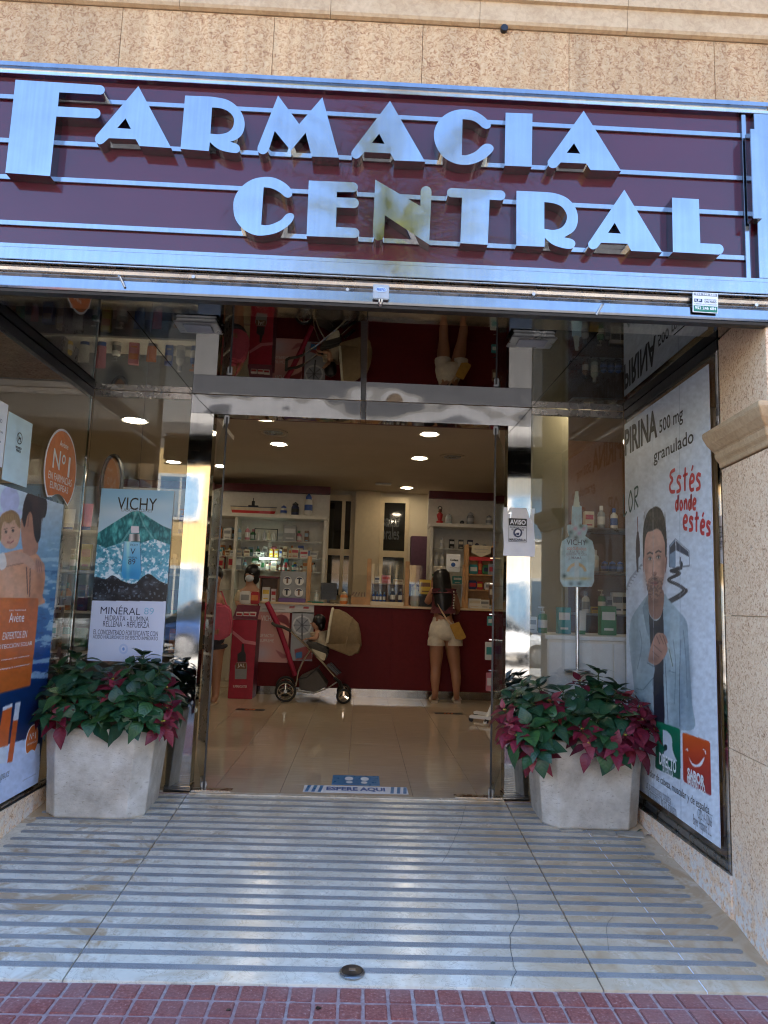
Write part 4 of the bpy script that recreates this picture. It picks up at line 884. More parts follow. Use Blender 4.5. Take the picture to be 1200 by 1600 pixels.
P.glow(990, 1000, 7, 60, (110, 130, 140), .35); P.glow(1052, 960, 9, 22, (176, 196, 206), .5); P.glow(1078, 1060, 5, 70, (104, 122, 134), .5); P.line(spline([(1000, 985), (1003, 1010), (996, 1045)], 6), 1.2, (104, 124, 134), .7); P.line(spline([(1052, 1000), (1056, 1040), (1054, 1100)], 6), 1.4, (116, 136, 146), .7); P.line(spline([(1068, 985), (1072, 1030), (1074, 1090)], 6), 1.2, (100, 118, 130), .7); P.glow(1023, 858, 10, 5, (150, 108, 94), .25); P.glow(1011, 870, 3, 18, (140, 98, 84), .35)
st_ = P.inside([(1008, 905), (1038, 902), (1034, 930), (1023, 939), (1013, 930)]); P.put(st_ & (P.fbm(2.2, 31, 2) > .52), (70, 52, 48), .45); P.put(P.inside([(1005, 800), (1042, 800), (1042, 832), (1005, 832)]) & (P.fbm(3, 8, 3, 2.5, .6) > .56) & (P.c[..., 0] < 80), (88, 80, 78), .7)
P.grain(.10, 5, 11)
P.line([(1061.5, 560), (1064.5, 1320)], .7, (150, 164, 178), .8); P.line([(1020, 600), (1022, 1260)], .5, (172, 184, 198), .8)
# lower boxes
def rbox(P, q, r_, col): # quad with clipped corners
    out = []
    for i in range(4):
        a_, b_, c_ = np.array(q[i-1], float), np.array(q[i], float), np.array(q[(i+1) % 4], float)
        for t in (1, .35): out.append(tuple(b_+(a_-b_)/np.linalg.norm(a_-b_)*r_*t))
        for t in (.35, 1): out.append(tuple(b_+(c_-b_)/np.linalg.norm(c_-b_)*r_*t))
    P.poly(out, col)
rbox(P, [(1026, 1126), (1063, 1139), (1063.5, 1219), (1024, 1200)], 6, lambda x, y: np.stack([8+0*x, np.clip(118-(y-1130)*.35, 60, 130), np.clip(84-(y-1130)*.2, 50, 90)], -1))
P.curve([(1036, 1140), (1043, 1143), (1050, 1153), (1051, 1170), (1055, 1183), (1057, 1190), (1036, 1181), (1038, 1170), (1036, 1160)], (206, 214, 220)); P.ell(1040, 1168, 3, 5, (30, 60, 54)); P.line([(1040, 1168), (1036, 1178)], 1.5, (30, 60, 54))
rbox(P, [(1066.5, 1144), (1110, 1159), (1112, 1244), (1068, 1221)], 7, lambda x, y: np.stack([np.clip(214-(y-1150)*.75, 130, 216), np.clip(92-(y-1150)*.75, 24, 96), np.clip(38+0*y, 30, 40)], -1))
P.curve([(1075, 1180), (1082, 1192), (1091, 1194), (1101, 1183), (1097, 1195), (1090, 1198.5), (1082, 1196)], (232, 232, 236)); P.line([(1072, 1172), (1074, 1170), (1075, 1173)], 1.4, (232, 232, 236)); P.line([(1099, 1171), (1102, 1173), (1103, 1178)], 1.4, (232, 232, 236))
P.poly([(1014, 1122), (1021, 1125), (1022, 1135), (1015, 1132)], (24, 44, 130))
adv = frame_thing('advert_poster', 'tall window advert of a bearded man in a grey jacket with red handwriting', 'advert', O, U, (0, 0, 1))
sheet(adv, w_, h_); P.build(adv)
lettering(adv, P.words([('PIRINA', 'print_black', (977, 713), (1027, 637), .03), ('500 mg', 'print_black', (1031, 684), (1067.5, 633), .012), ('granulado', 'print_black', (1022, 729), (1084, 669), .010),
    ('DIRECTO', 'print_white', (1031, 1194), (1057, 1189), .03), ('A LA BOCA', 'print_white', (1036, 1207), (1052, 1203), .02), ('SABOR', 'print_white', (1075, 1216), (1101.5, 1213), .045), ('NARANJA COLA', 'print_white', (1074.5, 1228), (1103, 1228), .03),
    ('Lea las instrucciones y consulte a', 'print_grey', (1010, 1235), (1049, 1243)), ('su farmaceutico. Via oral, granulado.', 'print_grey', (1013, 1249), (1058, 1259)), ('CPD: A-12066', 'print_grey', (1091, 1278), (1113, 1277)), ('Bayer Hispania S.L.', 'print_grey', (1084, 1293), (1112, 1290)),
    ('Dolor de cabeza, muscular y de espalda...', 'print_black', (1012, 1214), (1113.5, 1262), .0, .12)]))
GL = {'E': [[(.95, 1.0), (.35, .92), (.15, .75), (.55, .58), (.1, .35), (.25, .08), (.95, .05)]], 's': [[(.9, .62), (.45, .68), (.25, .5), (.65, .32), (.7, .1), (.1, .02)]], 't': [[(.5, 1.05), (.42, .55), (.42, .02)], [(.1, .68), (.9, .76)]],
      'e': [[(.15, .34), (.75, .42), (.8, .62), (.45, .68), (.15, .4), (.3, .06), (.85, .06)]], "'": [[(.45, .86), (.7, 1.1)]], 'd': [[(.65, .5), (.35, .62), (.15, .3), (.4, .02), (.68, .3), (.78, 1.02), (.76, .02)]], 'o': [[(.5, .66), (.18, .4), (.4, .04), (.8, .3), (.5, .66)]], 'n': [[(.15, .66), (.2, .02)], [(.2, .42), (.55, .68), (.78, .42), (.8, .02)]],
      'L': [[(.2, 1), (.15, .05), (.85, .12)]], 'O': [[(.5, 1), (.12, .55), (.4, .03), (.85, .4), (.5, 1)]], 'R': [[(.15, .0), (.25, 1)], [(.1, .95), (.8, .95), (.7, .6), (.25, .5), (.9, .0)]]}
def scrawl(P, s_, bl, br, hgt, w, par, m):
    n_ = sum(1 for c in s_ if c != "'"); st = []; i = -1
    for c in s_:
        if c != "'": i += 1
        for L in GL[c]:
            q = []
            for x, y in L:
                t = (i+x*.92+.04)/n_; q.append((bl[0]+(br[0]-bl[0])*t, bl[1]+(br[1]-bl[1])*t-hgt*y))
            st.append(q)
    P.pen(st, w, par, m)
scrawl(P, "Este's", (1046, 771), (1097, 765), 36, .021, adv, 'print_red'); scrawl(P, "donde", (1055, 798), (1089, 796), 24, .018, adv, 'print_red'); scrawl(P, "este's", (1067, 826), (1112, 838), 31, .021, adv, 'print_red'); scrawl(P, "LOR", (973, 808), (999, 792), 34, .017, adv, 'print_darkgreen')
# ---------------------------------------------------------------- hanging card with the serum bottle
a_, b_ = PY(139, 1032, 1.884), PY(272, 770, 1.884); O = (a_.x-.012, 1.884, a_.z); w_, h_ = b_.x-a_.x+.012, b_.z-a_.z+.012
P = Paint(O, (1, 0, 0), (0, 0, 1), w_, h_, 150, 310, (214, 224, 240))
P.poly([(100, 700), (300, 700), (300, 938), (100, 938)], lambda x, y: np.stack([np.clip(150+(y-770)*.5, 150, 196), np.clip(200+(y-770)*.2, 200, 214), np.clip(232+(y-770)*0, 220, 232)], -1))
P.glow(180, 800, 40, 12, (222, 234, 244), .5); P.glow(250, 790, 30, 10, (222, 234, 244), .4)
f = np.abs(P.fbm(13, 5, 5, 1.6, .7)-.5)*2; mt = lambda x, y: np.stack([14+150*f, 88+190*f, 96+180*f], -1)
P.curve([(140, 842), (165, 825), (195, 806), (208, 799), (219, 799), (232, 808), (255, 822), (285, 838), (285, 880), (140, 880)], mt, n=4)
P.line([(212, 800), (206, 825), (190, 848)], 3, (150, 206, 208), .5); P.line([(217, 800), (226, 822), (240, 842)], 2.5, (150, 206, 208), .45)
f2 = .34+1.3*np.abs(P.fbm(12, 9, 5)-.47)+.6*(P.fbm(3.4, 19, 3)-.5); m_ = P.inside([(140, 845), (165, 856), (195, 846), (215, 850), (240, 842), (285, 858), (285, 940), (140, 940)]); P.put(m_, lambda x, y: np.stack([80+190*np.clip(f2-.3, 0, 1), 160+150*np.clip(f2-.3, 0, 1), 190+110*np.clip(f2-.3, 0, 1)], -1), .9)
P.put(m_ & (f2 > .50), (236, 244, 250), .8); P.put(m_ & (P.fbm(7, 4, 3) < .33), (44, 118, 146), .6)
f3 = P.fbm(12, 2, 4); P.curve([(138, 906), (150, 901), (165, 905), (176, 899), (192, 908), (210, 912), (222, 902), (234, 897), (250, 908), (275, 920), (275, 942), (138, 942)], lambda x, y: np.stack([12+200*np.clip(f3-.46, 0, 1)**1.2, 18+205*np.clip(f3-.46, 0, 1)**1.2, 26+215*np.clip(f3-.46, 0, 1)**1.2], -1), n=4); P.put((P.y > 900) & (P.y < 936) & (P.fbm(3.5, 41, 3) > .66), (140, 164, 186), .5)
P.poly([(194, 846), (219, 847), (221, 895), (217, 905), (193, 904), (189, 893)], lambda x, y: np.stack([150-(y-846)*1.9+40*np.exp(-((x-200)/3)**2), 206-(y-846)*1.0+30*np.exp(-((x-200)/3)**2), 232-(y-846)*.4+0*x], -1)); P.line([(189.5, 893), (194, 847)], 1, (70, 120, 150)); P.line([(221, 895), (219, 847)], 1, (60, 108, 140)); P.glow(206, 898, 13, 8, (36, 128, 186), .5)
P.poly([(202, 834), (218, 834), (219, 846), (201, 846)], lambda x, y: np.stack([150+70*np.sin((x-202)/2.2)]*3, -1)); P.poly([(205, 822), (217, 822), (217.5, 833), (204.5, 833)], (218, 216, 226))
P.poly([(100, 938), (300, 940), (300, 1100), (100, 1100)], (204, 214, 236)); P.ell(193, 1014, 7, 8, (176, 196, 230)); P.ell(193, 1014, 4, 5, (206, 216, 238)); P.ell(193, 1014, 2, 2.6, (110, 150, 210))
vc = frame_thing('serum_poster', 'white and blue hanging card with a serum bottle on black rocks before a green mountain', 'poster', O, (1, 0, 0), (0, 0, 1))
sheet(vc, w_, h_); P.build(vc)
lettering(vc, P.words([('VICHY', 'print_black', (183, 796), (246, 779)), ('LABORATOIRES', 'print_grey', (190, 799), (238, 795.5)), ('VICHY', 'print_navy', (203, 853), (216, 850)), ('V', 'print_navy', (203.5, 866), (212, 857)), ('MINERAL', 'print_navy', (200, 872.5), (215, 870)), ('89', 'print_navy', (200, 882), (212, 873.5)),
   ('MIN\u00c9RAL', 'print_navy', (157, 959), (220, 947)), ('89', 'print_sky', (225, 960), (241, 950)), ('HIDRATA - ILUMINA', 'print_navy', (164, 969.5), (233, 963.5)), ('RELLENA - REFUERZA', 'print_navy', (161, 979), (234, 972.5)), ('EL CONCENTRADO FORTIFICANTE CON', 'print_navy', (146, 991), (247, 986.5)), ('\u00c1CIDO HIALUR\u00d3NICO DE EFECTO INMEDIATO', 'print_navy', (145, 997.5), (247, 993.5))]))
g = MB(); g.tube([(O[0]+w_*.5, 1.884, O[2]+h_), (O[0]+w_*.5, 1.884, 2.605)], .0012, 4, 'chrome'); tag(g.build('hanging_wire'), 'thin clear wire from which the serum bottle card hangs', 'wire')
# ---------------------------------------------------------------- sun care poster on the left window
O = (LX+.006, .30, .112); w_, h_ = 1.27, 1.66
P = Paint(O, (0, 1, 0), (0, 0, 1), w_, h_, 190, 270, (176, 200, 218))
f = P.fbm(14, 21, 4, .5, 1.6)
P.put(P.y > 0, lambda x, y: np.stack([np.clip(190-(y-800)*.9, 20, 200)+60*np.clip((f-.5), 0, 1)*(y > 840), np.clip(208-(y-800)*.62, 60, 214)+70*np.clip((f-.5), 0, 1)*(y > 840), np.clip(222-(y-800)*.38, 104, 226)+50*np.clip((f-.5), 0, 1)*(y > 840)], -1))
P.put((P.y > 845) & (P.y < 1060) & (f > .60), (196, 220, 232), .6); P.put((P.y > 880) & (P.y < 1100) & (f < .34), (16, 62, 110), .5)
P.put((P.x < 105) & (P.y > 1060+0*P.x), lambda x, y: np.stack([12+0*x, 44-(y-1060)*.1, 92-(y-1060)*.2], -1), .8)
SK = (216, 154, 116)
P.curve([(-40, 880), (-10, 870), (15, 862), (40, 858), (58, 866), (68, 885), (70, 905), (66, 930), (60, 946), (-60, 960)], SK, n=4); P.glow(30, 925, 16, 26, (222, 178, 150), .6); P.glow(62, 910, 7, 30, (150, 98, 76), .5)
P.line([(41, 886), (43, 928)], 1.2, (60, 40, 44)); P.line([(47, 882), (46, 932)], 1.2, (60, 40, 44))
P.curve([(32, 812), (40, 800), (50, 800), (58, 830), (58, 862), (40, 868), (34, 850)], (186, 130, 104), n=4)
P.curve([(34, 812), (36, 790), (42, 772), (50, 766), (60, 770), (72, 780), (73, 795), (70, 808), (64, 812), (63, 838), (58, 848), (53, 835), (50, 806), (46, 800), (42, 808), (38, 824)], (48, 30, 34), n=4); P.glow(56, 785, 6, 8, (96, 62, 56), .5); P.line([(45, 802), (43, 822)], 1.5, (150, 96, 78))
P.ell(15, 782, 15, 22, (186, 188, 220)); P.curve([(0, 800), (30, 796), (31, 806), (0, 806)], (196, 198, 226))
P.curve([(-3, 815), (4, 802), (16, 798), (27, 803), (32, 820), (30, 842), (24, 855), (12, 858), (3, 850), (-1, 838)], (208, 160, 134), n=4); P.curve([(-4, 838), (-2, 812), (6, 802), (18, 797), (29, 805), (32, 824), (27, 822), (22, 812), (14, 818), (6, 815), (2, 826), (1, 845)], (150, 112, 72), n=4)
for k in range(10): P.line([(3+k*2.6, 803), (1+k*2.8, 818+random.uniform(-3, 4))], 1, (186, 146, 98), .6)
P.ell(9, 831, 2, 2.2, (50, 38, 40)); P.ell(20, 829, 2, 2.2, (50, 38, 40)); P.line([(6, 827), (11, 826)], 1.2, (100, 70, 50)); P.line([(17, 825), (22, 824)], 1.2, (100, 70, 50)); P.line([(11, 847), (16, 848.5), (21, 845)], 1.5, (150, 70, 72)); P.ell(15, 840, 1.6, 2, (178, 124, 104)); P.glow(8, 840, 4, 4, (222, 150, 130), .5)
P.curve([(2, 872), (12, 864), (28, 862), (42, 866), (52, 876), (56, 886), (50, 890), (36, 880), (18, 884), (6, 886)], (206, 158, 132), n=4); P.line([(6, 886), (20, 883), (36, 880)], 1.3, (140, 92, 74), .8); P.curve([(-4, 868), (6, 864), (10, 884), (0, 890)], (232, 222, 214)); P.curve([(56, 872), (68, 880), (69, 892), (60, 896), (54, 888)], (190, 138, 114)); 
for k in range(3): P.line([(57+k*3, 876+k), (58+k*3.4, 893)], .9, (136, 88, 72))
P.poly([(-200, 930), (60, 935), (58, 970), (47, 1071), (-200, 1135)], lambda x, y: np.stack([206-(y-930)*.12, 104-(y-930)*.06, 40+0*x], -1))
P.poly([(-200, 1225), (39, 1155), (57, 1148), (57, 1300), (-200, 1400)], (196, 210, 236)); P.put((P.y > 1160) & (P.y-1300 < -.28*P.x) & (P.y > 1166-.2*(P.x-40)) & (P.x < 62), (198, 210, 236))
P.poly([(4, 1110), (19, 1103), (12, 1165), (0, 1168), (-6, 1168)], (204, 96, 44)); P.poly([(4, 1105), (19, 1099), (19, 1104), (4, 1111)], (214, 218, 226)); P.poly([(0, 1168), (12, 1165), (8, 1192), (-2, 1194)], (206, 214, 226)); P.poly([(24, 1098), (32, 1096), (28, 1125), (20, 1126)], (202, 206, 216)); P.poly([(20, 1126), (28, 1125), (19, 1190), (11, 1192)], (206, 92, 36))
for k in range(22): P.line(spline([(44+k*1.2, 770+random.uniform(-2, 3)), (50+k*1.0, 790), (52+k*.6, 812+random.uniform(0, 22))], 4), .8, (92, 62, 58), .35)
P.glow(10, 905, 10, 30, (228, 188, 164), .35); P.glow(50, 940, 8, 14, (148, 98, 78), .4); P.grain(.09, 6, 77)
sun = frame_thing('sun_care_poster', 'tall window poster of a child hugging a woman in the sea above an orange panel', 'poster', O, (0, 1, 0), (0, 0, 1))
sheet(sun, w_, h_); P.build(sun)
lettering(sun, P.words([('EAU THERMALE', 'print_white', (14, 955), (40, 952)), ('Av\u00e8ne', 'print_white', (13, 973), (38, 957)), ('EXPERTOS EN', 'print_white', (3, 1000), (42, 985)), ('PROTECCI\u00d3N SOLAR', 'print_white', (-12, 1016), (50, 1000)), ('Resultados solares de m\u00e1xima', 'print_white', (-30, 1036), (45, 1026)), ('seguridad, calidad y resistencia.', 'print_white', (-30, 1050), (46, 1039)), ('Pierre Fabre Iberica', 'print_grey', (-30, 1225), (13, 1217)), ('Dermo-cosmetique', 'print_grey', (35, 1218), (55, 1211))]))
# ---------------------------------------------------------------- oval stickers
def oval(name, label, cx, cy_, rx, ry, words, tilt=0, notch=True, pic=False):
    o0 = PX(cx, cy_, LX+.009); lt = PX(cx-rx, cy_, LX+.009); tp = PX(cx, cy_-ry, LX+.009); wx, hz = abs(o0.y-lt.y), tp.z-o0.z
    t = frame_thing(name, label, 'sticker', o0, (0, 1, 0), (0, 0, 1))
    def outline(k):
        L = [(wx*k*math.cos(R(a)), hz*k*math.sin(R(a))) for a in range(-52, 233, 9)]
        n_ = [(-.42*wx*k, -.70*hz*k), (-.2*wx*k, -.60*hz), (.0, -.575*hz), (.2*wx*k, -.60*hz), (.42*wx*k, -.70*hz*k)]
        return L+n_
    g = MB(); g.poly([[(x, y, 0) for x, y in outline(1.0)]], (0, 0, -.0015), 'paper_white'); g.build('sheet', t, local=True)
    g = MB(); g.poly([[(x, y, .0012) for x, y in outline(.945)]], (0, 0, -.001), 'print_orange'); g.build('print_field', t, local=True)
    lettering(t, [(s_, 'print_white', a*wx, b*wx, c*hz, d*hz, *r_) for s_, a, b, c, d, *r_ in words], z=.002)
    return t
oval('oval_sticker', 'oval orange sticker with white border on the left side glass above the poster', 95.5, 735, 27, 67, [('Av\u00e8ne', -.24, .30, .56, .70), ('N', -.56, -.12, -.02, .44, .008), ('o', -.02, .2, .16, .40, .01), ('l', .40, .52, -.10, .40), ('EN FARMACIAS', -.74, .72, -.30, -.12), ('EUROPEAS', -.6, .54, -.50, -.34)])
oval('oval_sticker', 'small oval orange sticker at the lower right corner of the sea poster', 50, 1157, 9.5, 24, [('N', -.5, -.1, .1, .5, .01), ('o', .0, .2, .26, .48, .01), ('l', .38, .50, .06, .48), ('EN FARMACIAS', -.74, .72, -.22, -.08)])
# ---------------------------------------------------------------- paper notices on the glass
p = PX(41, 757, LX+.006); q = PX(14, 650, LX+.006); y0, y1 = 1.07-.33, 1.075; z0, z1 = 1.80, 2.16
nd = frame_thing('door_notice', 'pale paper notice with a crossed out dog on the left side glass', 'notice', (LX+.006, .80, z0), (0, 1, 0), (0, 0, 1))
wn_ = .27
P = Paint((LX+.006, .80, z0), (0, 1, 0), (0, 0, 1), wn_, z1-z0, 60, 80, (196, 220, 228)); P.grain(.05, 14, 4)
sheet(nd, wn_, z1-z0); P.build(nd)
c = P.to(30, 685); g = MB(); n_ = 26
for r0, r1 in ((.026, .031),):
    v_ = []; 
    for i in range(n_): a_ = 2*PI*i/n_; v_ += [(c[0]+r0*math.cos(a_), c[1]+r0*1.05*math.sin(a_), .0025), (c[0]+r1*math.cos(a_), c[1]+r1*1.05*math.sin(a_), .0025)]
    g.add(v_, [(2*i, 2*i+1, (2*i+3) % (2*n_), (2*i+2) % (2*n_)) for i in range(n_)], 'print_black')
g.poly([[(c[0]+x*.02, c[1]+y*.022, .0025) for x, y in [(-.8, .3), (-.3, .5), (-.2, .2), (.4, .25), (.8, .6), (.7, .1), (.6, -.7), (.4, -.7), (.35, -.2), (-.3, -.2), (-.4, -.7), (-.6, -.7), (-.55, .1)]]], (0, 0, 0), 'print_black')
v_, f_ = ribbon([(c[0]-.02, c[1]+.021), (c[0]+.02, c[1]-.021)], .005, .0028); g.add(v_, f_, 'print_black'); g.build('pictogram', nd, local=True)
lettering(nd, [('PROHIBIDO', 'print_black', c[0]-.034, c[0]+.034, c[1]-.058, c[1]-.046, .03), ('PERROS', 'print_black', c[0]-.026, c[0]+.026, c[1]-.075, c[1]-.063, .03)])
nd2 = frame_thing('hours_notice', 'pale paper notice with small print at the left edge of the side glass', 'notice', (LX+.006, .47, 1.86), (0, 1, 0), (0, 0, 1)); sheet(nd2, .32, .33)
lettering(nd2, [('HORARIO', 'print_navy', .19, .27, .22, .24), ('de lunes a viernes', 'print_navy', .15, .29, .17, .185), ('sabados', 'print_navy', .2, .28, .12, .135)])
a_ = PY(786, 868, 1.878); b_ = PY(836, 794, 1.878)
av = frame_thing('mask_notice', 'white paper notice headed AVISO taped to the right steel door post', 'notice', (a_.x, 1.878, a_.z), (1, .03, 0), (0, .015, 1)); w_, h_ = b_.x-a_.x, b_.z-a_.z
g = MB(); vs_ = []; fs = []
for i in range(9):
    for j in range(9): vs_.append((w_*i/8+.004*math.sin(j*.9), h_*j/8, .004*math.sin(i*.9+j*.5)-.002))
for i in range(8):
    for j in range(8): fs.append((i*9+j, (i+1)*9+j, (i+1)*9+j+1, i*9+j+1))
g.add(vs_, fs, 'paper_white'); g.build('sheet', av, local=True, smooth=True)
x0, x1, y0, y1 = .035, w_-.055, .095, h_-.075; g = MB(); Z_ = .007
for r_ in ((x0, x1, y0, y0+.0025), (x0, x1, y1-.0025, y1), (x0, x0+.0025, y0, y1), (x1-.0025, x1, y0, y1), (x0, x1, y1-.05, y1)): g.add([(r_[0], r_[2], Z_), (r_[1], r_[2], Z_), (r_[1], r_[3], Z_), (r_[0], r_[3], Z_)], [(0, 1, 2, 3)], 'print_black'); Z_ += .0003
cx, cy_ = (x0+x1)/2, y0+.062; g.add([(cx, cy_, .009)]+[(cx+.031*math.cos(k*PI/14), cy_+.031*math.sin(k*PI/14), .009) for k in range(28)], [(0, k+1, (k+1) % 28+1) for k in range(28)], 'print_navy'); g.build('print_field', av, local=True)
g = MB(); g.poly([[(cx+x*.022, cy_+y*.022, .0096) for x, y in [(-.7, .5), (-.2, 1), (.5, .9), (.9, .3), (.8, -.2), (.5, -.9), (-.4, -.9), (-.5, -.3), (-.9, -.2)]]], (0, 0, 0), 'paper_white'); g.poly([[(cx+x*.022, cy_+y*.022, .0100) for x, y in [(-.55, -.05), (.5, .05), (.42, -.75), (-.35, -.75)]]], (0, 0, 0), 'print_navy'); g.build('pictogram', av, local=True)
lettering(av, [('AVISO', 'paper_white', x0+.008, x1-.008, y1-.042, y1-.009, .03), ('ES OBLIGATORIO', 'print_black', x0+.008, x1-.008, y1-.067, y1-.056, .02), ('EL USO DE', 'print_black', x0+.02, x1-.02, y1-.082, y1-.071, .02), ('MASCARILLA', 'print_black', x0+.006, x1-.006, y0+.007, y0+.023, .03)], z=.0095)
# ---------------------------------------------------------------- floor stickers
a_ = PZ(518, 1226, 0); b_ = PZ(592, 1213, 0); 
fs_ = frame_thing('floor_sticker', 'blue floor sticker with two pale shoe prints inside the doorway', 'floor sticker', (a_.x, a_.y, .0012), (1, 0, 0), (0, 1, 0)); w_, h_ = b_.x-a_.x, b_.y-a_.y
pm('print_cyan', (.02, .19, .42), .3); g = MB(); g.box(0, w_, 0, h_, -.0011, 0, 'print_cyan'); g.build('sheet', fs_, local=True); g = MB()
for q in (-1, 1):
    cx = w_*.52+q*.055
    g.poly([[(cx+.03*math.cos(t*.45), h_*.64+.055*math.sin(t*.45), .001) for t in range(14)]], (0, 0, 0), 'paper_white'); g.poly([[(cx-q*.004+.023*math.cos(t*.45), h_*.27+.032*math.sin(t*.45), .001) for t in range(14)]], (0, 0, 0), 'paper_white')
g.build('shoe_prints', fs_, local=True)
a_ = PZ(473, 1237.5, 0); b_ = PZ(636, 1231, 0)
f2_ = frame_thing('floor_sticker', 'white and blue strip on the floor reading ESPERE AQUI at the threshold', 'floor sticker', (a_.x, a_.y, .0012), (1, .012, 0), (0, 1, 0)); w_, h_ = b_.x-a_.x, b_.y-a_.y
g = MB(); g.box(0, w_, 0, h_, -.0011, 0, 'paper_white'); g.build('sheet', f2_, local=True); g = MB(); zz_ = .001
for x0 in (.0, w_-.13):
    for k in range(3): g.add([(x0+.01+k*.042, .006, zz_), (x0+.032+k*.042, .006, zz_), (x0+.046+k*.042, h_-.006, zz_), (x0+.024+k*.042, h_-.006, zz_)], [(0, 1, 2, 3)], 'print_cyan')
g.build('print_field', f2_, local=True); lettering(f2_, [('ESPERE AQUI', 'print_blue', .15, w_-.15, h_*.2, h_*.82, .04)], z=.0012)
for i, (px, py) in enumerate(((391, 1109), (701, 1115))):
    p = PZ(px, py, 0); t = frame_thing('floor_sticker', ('dark striped floor sticker in front of the red stand', 'dark striped floor sticker behind the feet of the woman in white shorts')[i], 'floor sticker', (p.x-.16, p.y-.05, .0012), (1, 0, 0), (0, 1, 0), group='dark striped floor stickers')
    g = MB(); g.box(0, .32, 0, .11, -.0011, 0, 'print_black'); g.build('sheet', t, local=True); g = MB()
    for k in range(3): g.add([(.10+k*.04, .02, .001), (.12+k*.04, .02, .001), (.14+k*.04, .09, .001), (.12+k*.04, .09, .001)], [(0, 1, 2, 3)], 'print_orange')
    g.build('print_field', t, local=True)
# ================================================================== PLANTERS AND POINSETTIAS
def octo(hx, hy, ch, z):
    return [(-hx+ch, -hy, z), (hx-ch, -hy, z), (hx, -hy+ch, z), (hx, hy-ch, z), (hx-ch, hy, z), (-hx+ch, hy, z), (-hx, hy-ch, z), (-hx, -hy+ch, z)]
def planter(cx, cy_, label):
    zb = rz(cy_-.24)+.004; t = thing('planter', label, 'planter', (cx, cy_, zb), group='stone planters flanking the door'); c = Vector((cx, cy_, zb)); H = .505
    secs = [(.272, .205, .075, .0), (.284, .217, .08, .012), (.322, .240, .092, H-.012), (.324, .242, .092, H-.004), (.316, .234, .09, H), (.284, .205, .08, H), (.276, .198, .075, H-.05), (.02, .02, .006, H-.05)]
    vs_ = []; fs = []
    for hx, hy, ch, z in secs: vs_ += [c+Vector(p) for p in octo(hx, hy, ch, z)]
    for i in range(len(secs)-1):
        for k in range(8): fs.append((i*8+k, i*8+(k+1) % 8, (i+1)*8+(k+1) % 8, (i+1)*8+k))
    fs.append((7, 6, 5, 4, 3, 2, 1, 0)); g = MB(); g.add(vs_, fs, 'cast_stone'); o = g.build('pot', t, bevel=.005, seg=1)
    bm = bmesh.new(); bm.from_mesh(o.data); bmesh.ops.subdivide_edges(bm, edges=bm.edges, cuts=3, use_grid_fill=True)
    from mathutils import noise as mn
    for v in bm.verts:
        q = v.co*9+Vector((cx*7, 0, 0)); v.co += v.normal*(mn.noise(q)*.0035+mn.noise(q*3.1)*.0018)
    bm.normal_update(); bm.to_mesh(o.data); bm.free()
    for f in o.data.polygons: f.use_smooth = True
    bm = bmesh.new(); bm.from_mesh(o.data)
    for e in bm.edges:
        if len(e.link_faces) == 2 and e.calc_face_angle(0) > R(13): e.smooth = False
    bm.to_mesh(o.data); bm.free()
    g = MB(); n_ = 9; vs_ = []; fs = []
    for i in range(n_):
        for j in range(n_): vs_.append(c+Vector((-.255+.51*i/(n_-1), -.19+.38*j/(n_-1), H-.035+random.uniform(-.01, .012))))
    for i in range(n_-1):
        for j in range(n_-1): fs.append((i*n_+j, (i+1)*n_+j, (i+1)*n_+j+1, i*n_+j+1))
    g.add(vs_, fs, 'soil'); g.build('soil', t)
    return t
planter(-1.495, 1.635, 'pale stone planter with chipped corners standing left of the door'); planter(1.412, 1.655, 'pale stone planter on wooden wedges standing right of the door')
pm('goods_wedge', (.42, .36, .28), .8, var=.2)
for i, (px, py, w, d, r_) in enumerate(((893, 1300, .13, .05, .1), (948, 1308, .14, .045, -.12), (990, 1309, .15, .04, -.28))):
    p = PR(px, py); g = MB(); g.box(p.x-w/2, p.x+w/2, p.y-.0, p.y+d+.07, rz(p.y)+.0005, rz(p.y)+.010, 'goods_wedge', rot=r_); tag(g.build('wedge', bevel=.002), ('thin pale wedge under the near left corner of the right planter', 'thin pale wedge under the middle of the right planter', 'thin pale wedge under the near right corner of the right planter')[i], 'wedge', 'wedges under the right planter')
p = PR(165, 1287); g = MB(); g.box(p.x-.2, p.x+.14, p.y, p.y+.2, rz(p.y)+.001, rz(p.y)+.007, 'goods_wedge'); tag(g.build('wedge', bevel=.001), 'thin pale board under the front of the left planter', 'wedge')
a = N('leaf_green'); v = a.n('TexCoord').outputs['Object']; sx = a.n('SeparateXYZ'); a.l(v, sx.inputs[0]); oi = a.n('ObjectInfo')
vn = a.math('ADD', sx.outputs[1], a.math('MULTIPLY', a.math('ABSOLUTE', sx.outputs[0]), -.9)); wv = a.math('ABSOLUTE', a.math('SINE', a.math('MULTIPLY', vn, 200)))
mid = a.ramp(a.math('ABSOLUTE', sx.outputs[0]), [(.0, 1.0), (.022, .0)])
vein = a.math('MAXIMUM', a.ramp(wv, [(0, .5), (.16, 0.0)]).outputs[0], a.math('MULTIPLY', mid.outputs[0], .7))
cg = a.ramp(oi.outputs['Random'], [(0, (.007, .036, .018)), (.5, (.014, .060, .024)), (.85, (.024, .085, .026)), (1, (.055, .14, .034))])
a.p(Base_Color=a.mix(vein, cg.outputs[0], (.030, .080, .034)), Roughness=.38, Specular_IOR_Level=.45); a.b.inputs['Subsurface Weight'].default_value = 0
a.bump(wv, .25, .003)
a = N('leaf_red'); v = a.n('TexCoord').outputs['Object']; sx = a.n('SeparateXYZ'); a.l(v, sx.inputs[0]); oi = a.n('ObjectInfo')
vn = a.math('ADD', sx.outputs[1], a.math('MULTIPLY', a.math('ABSOLUTE', sx.outputs[0]), -.9)); wv = a.math('ABSOLUTE', a.math('SINE', a.math('MULTIPLY', vn, 200)))
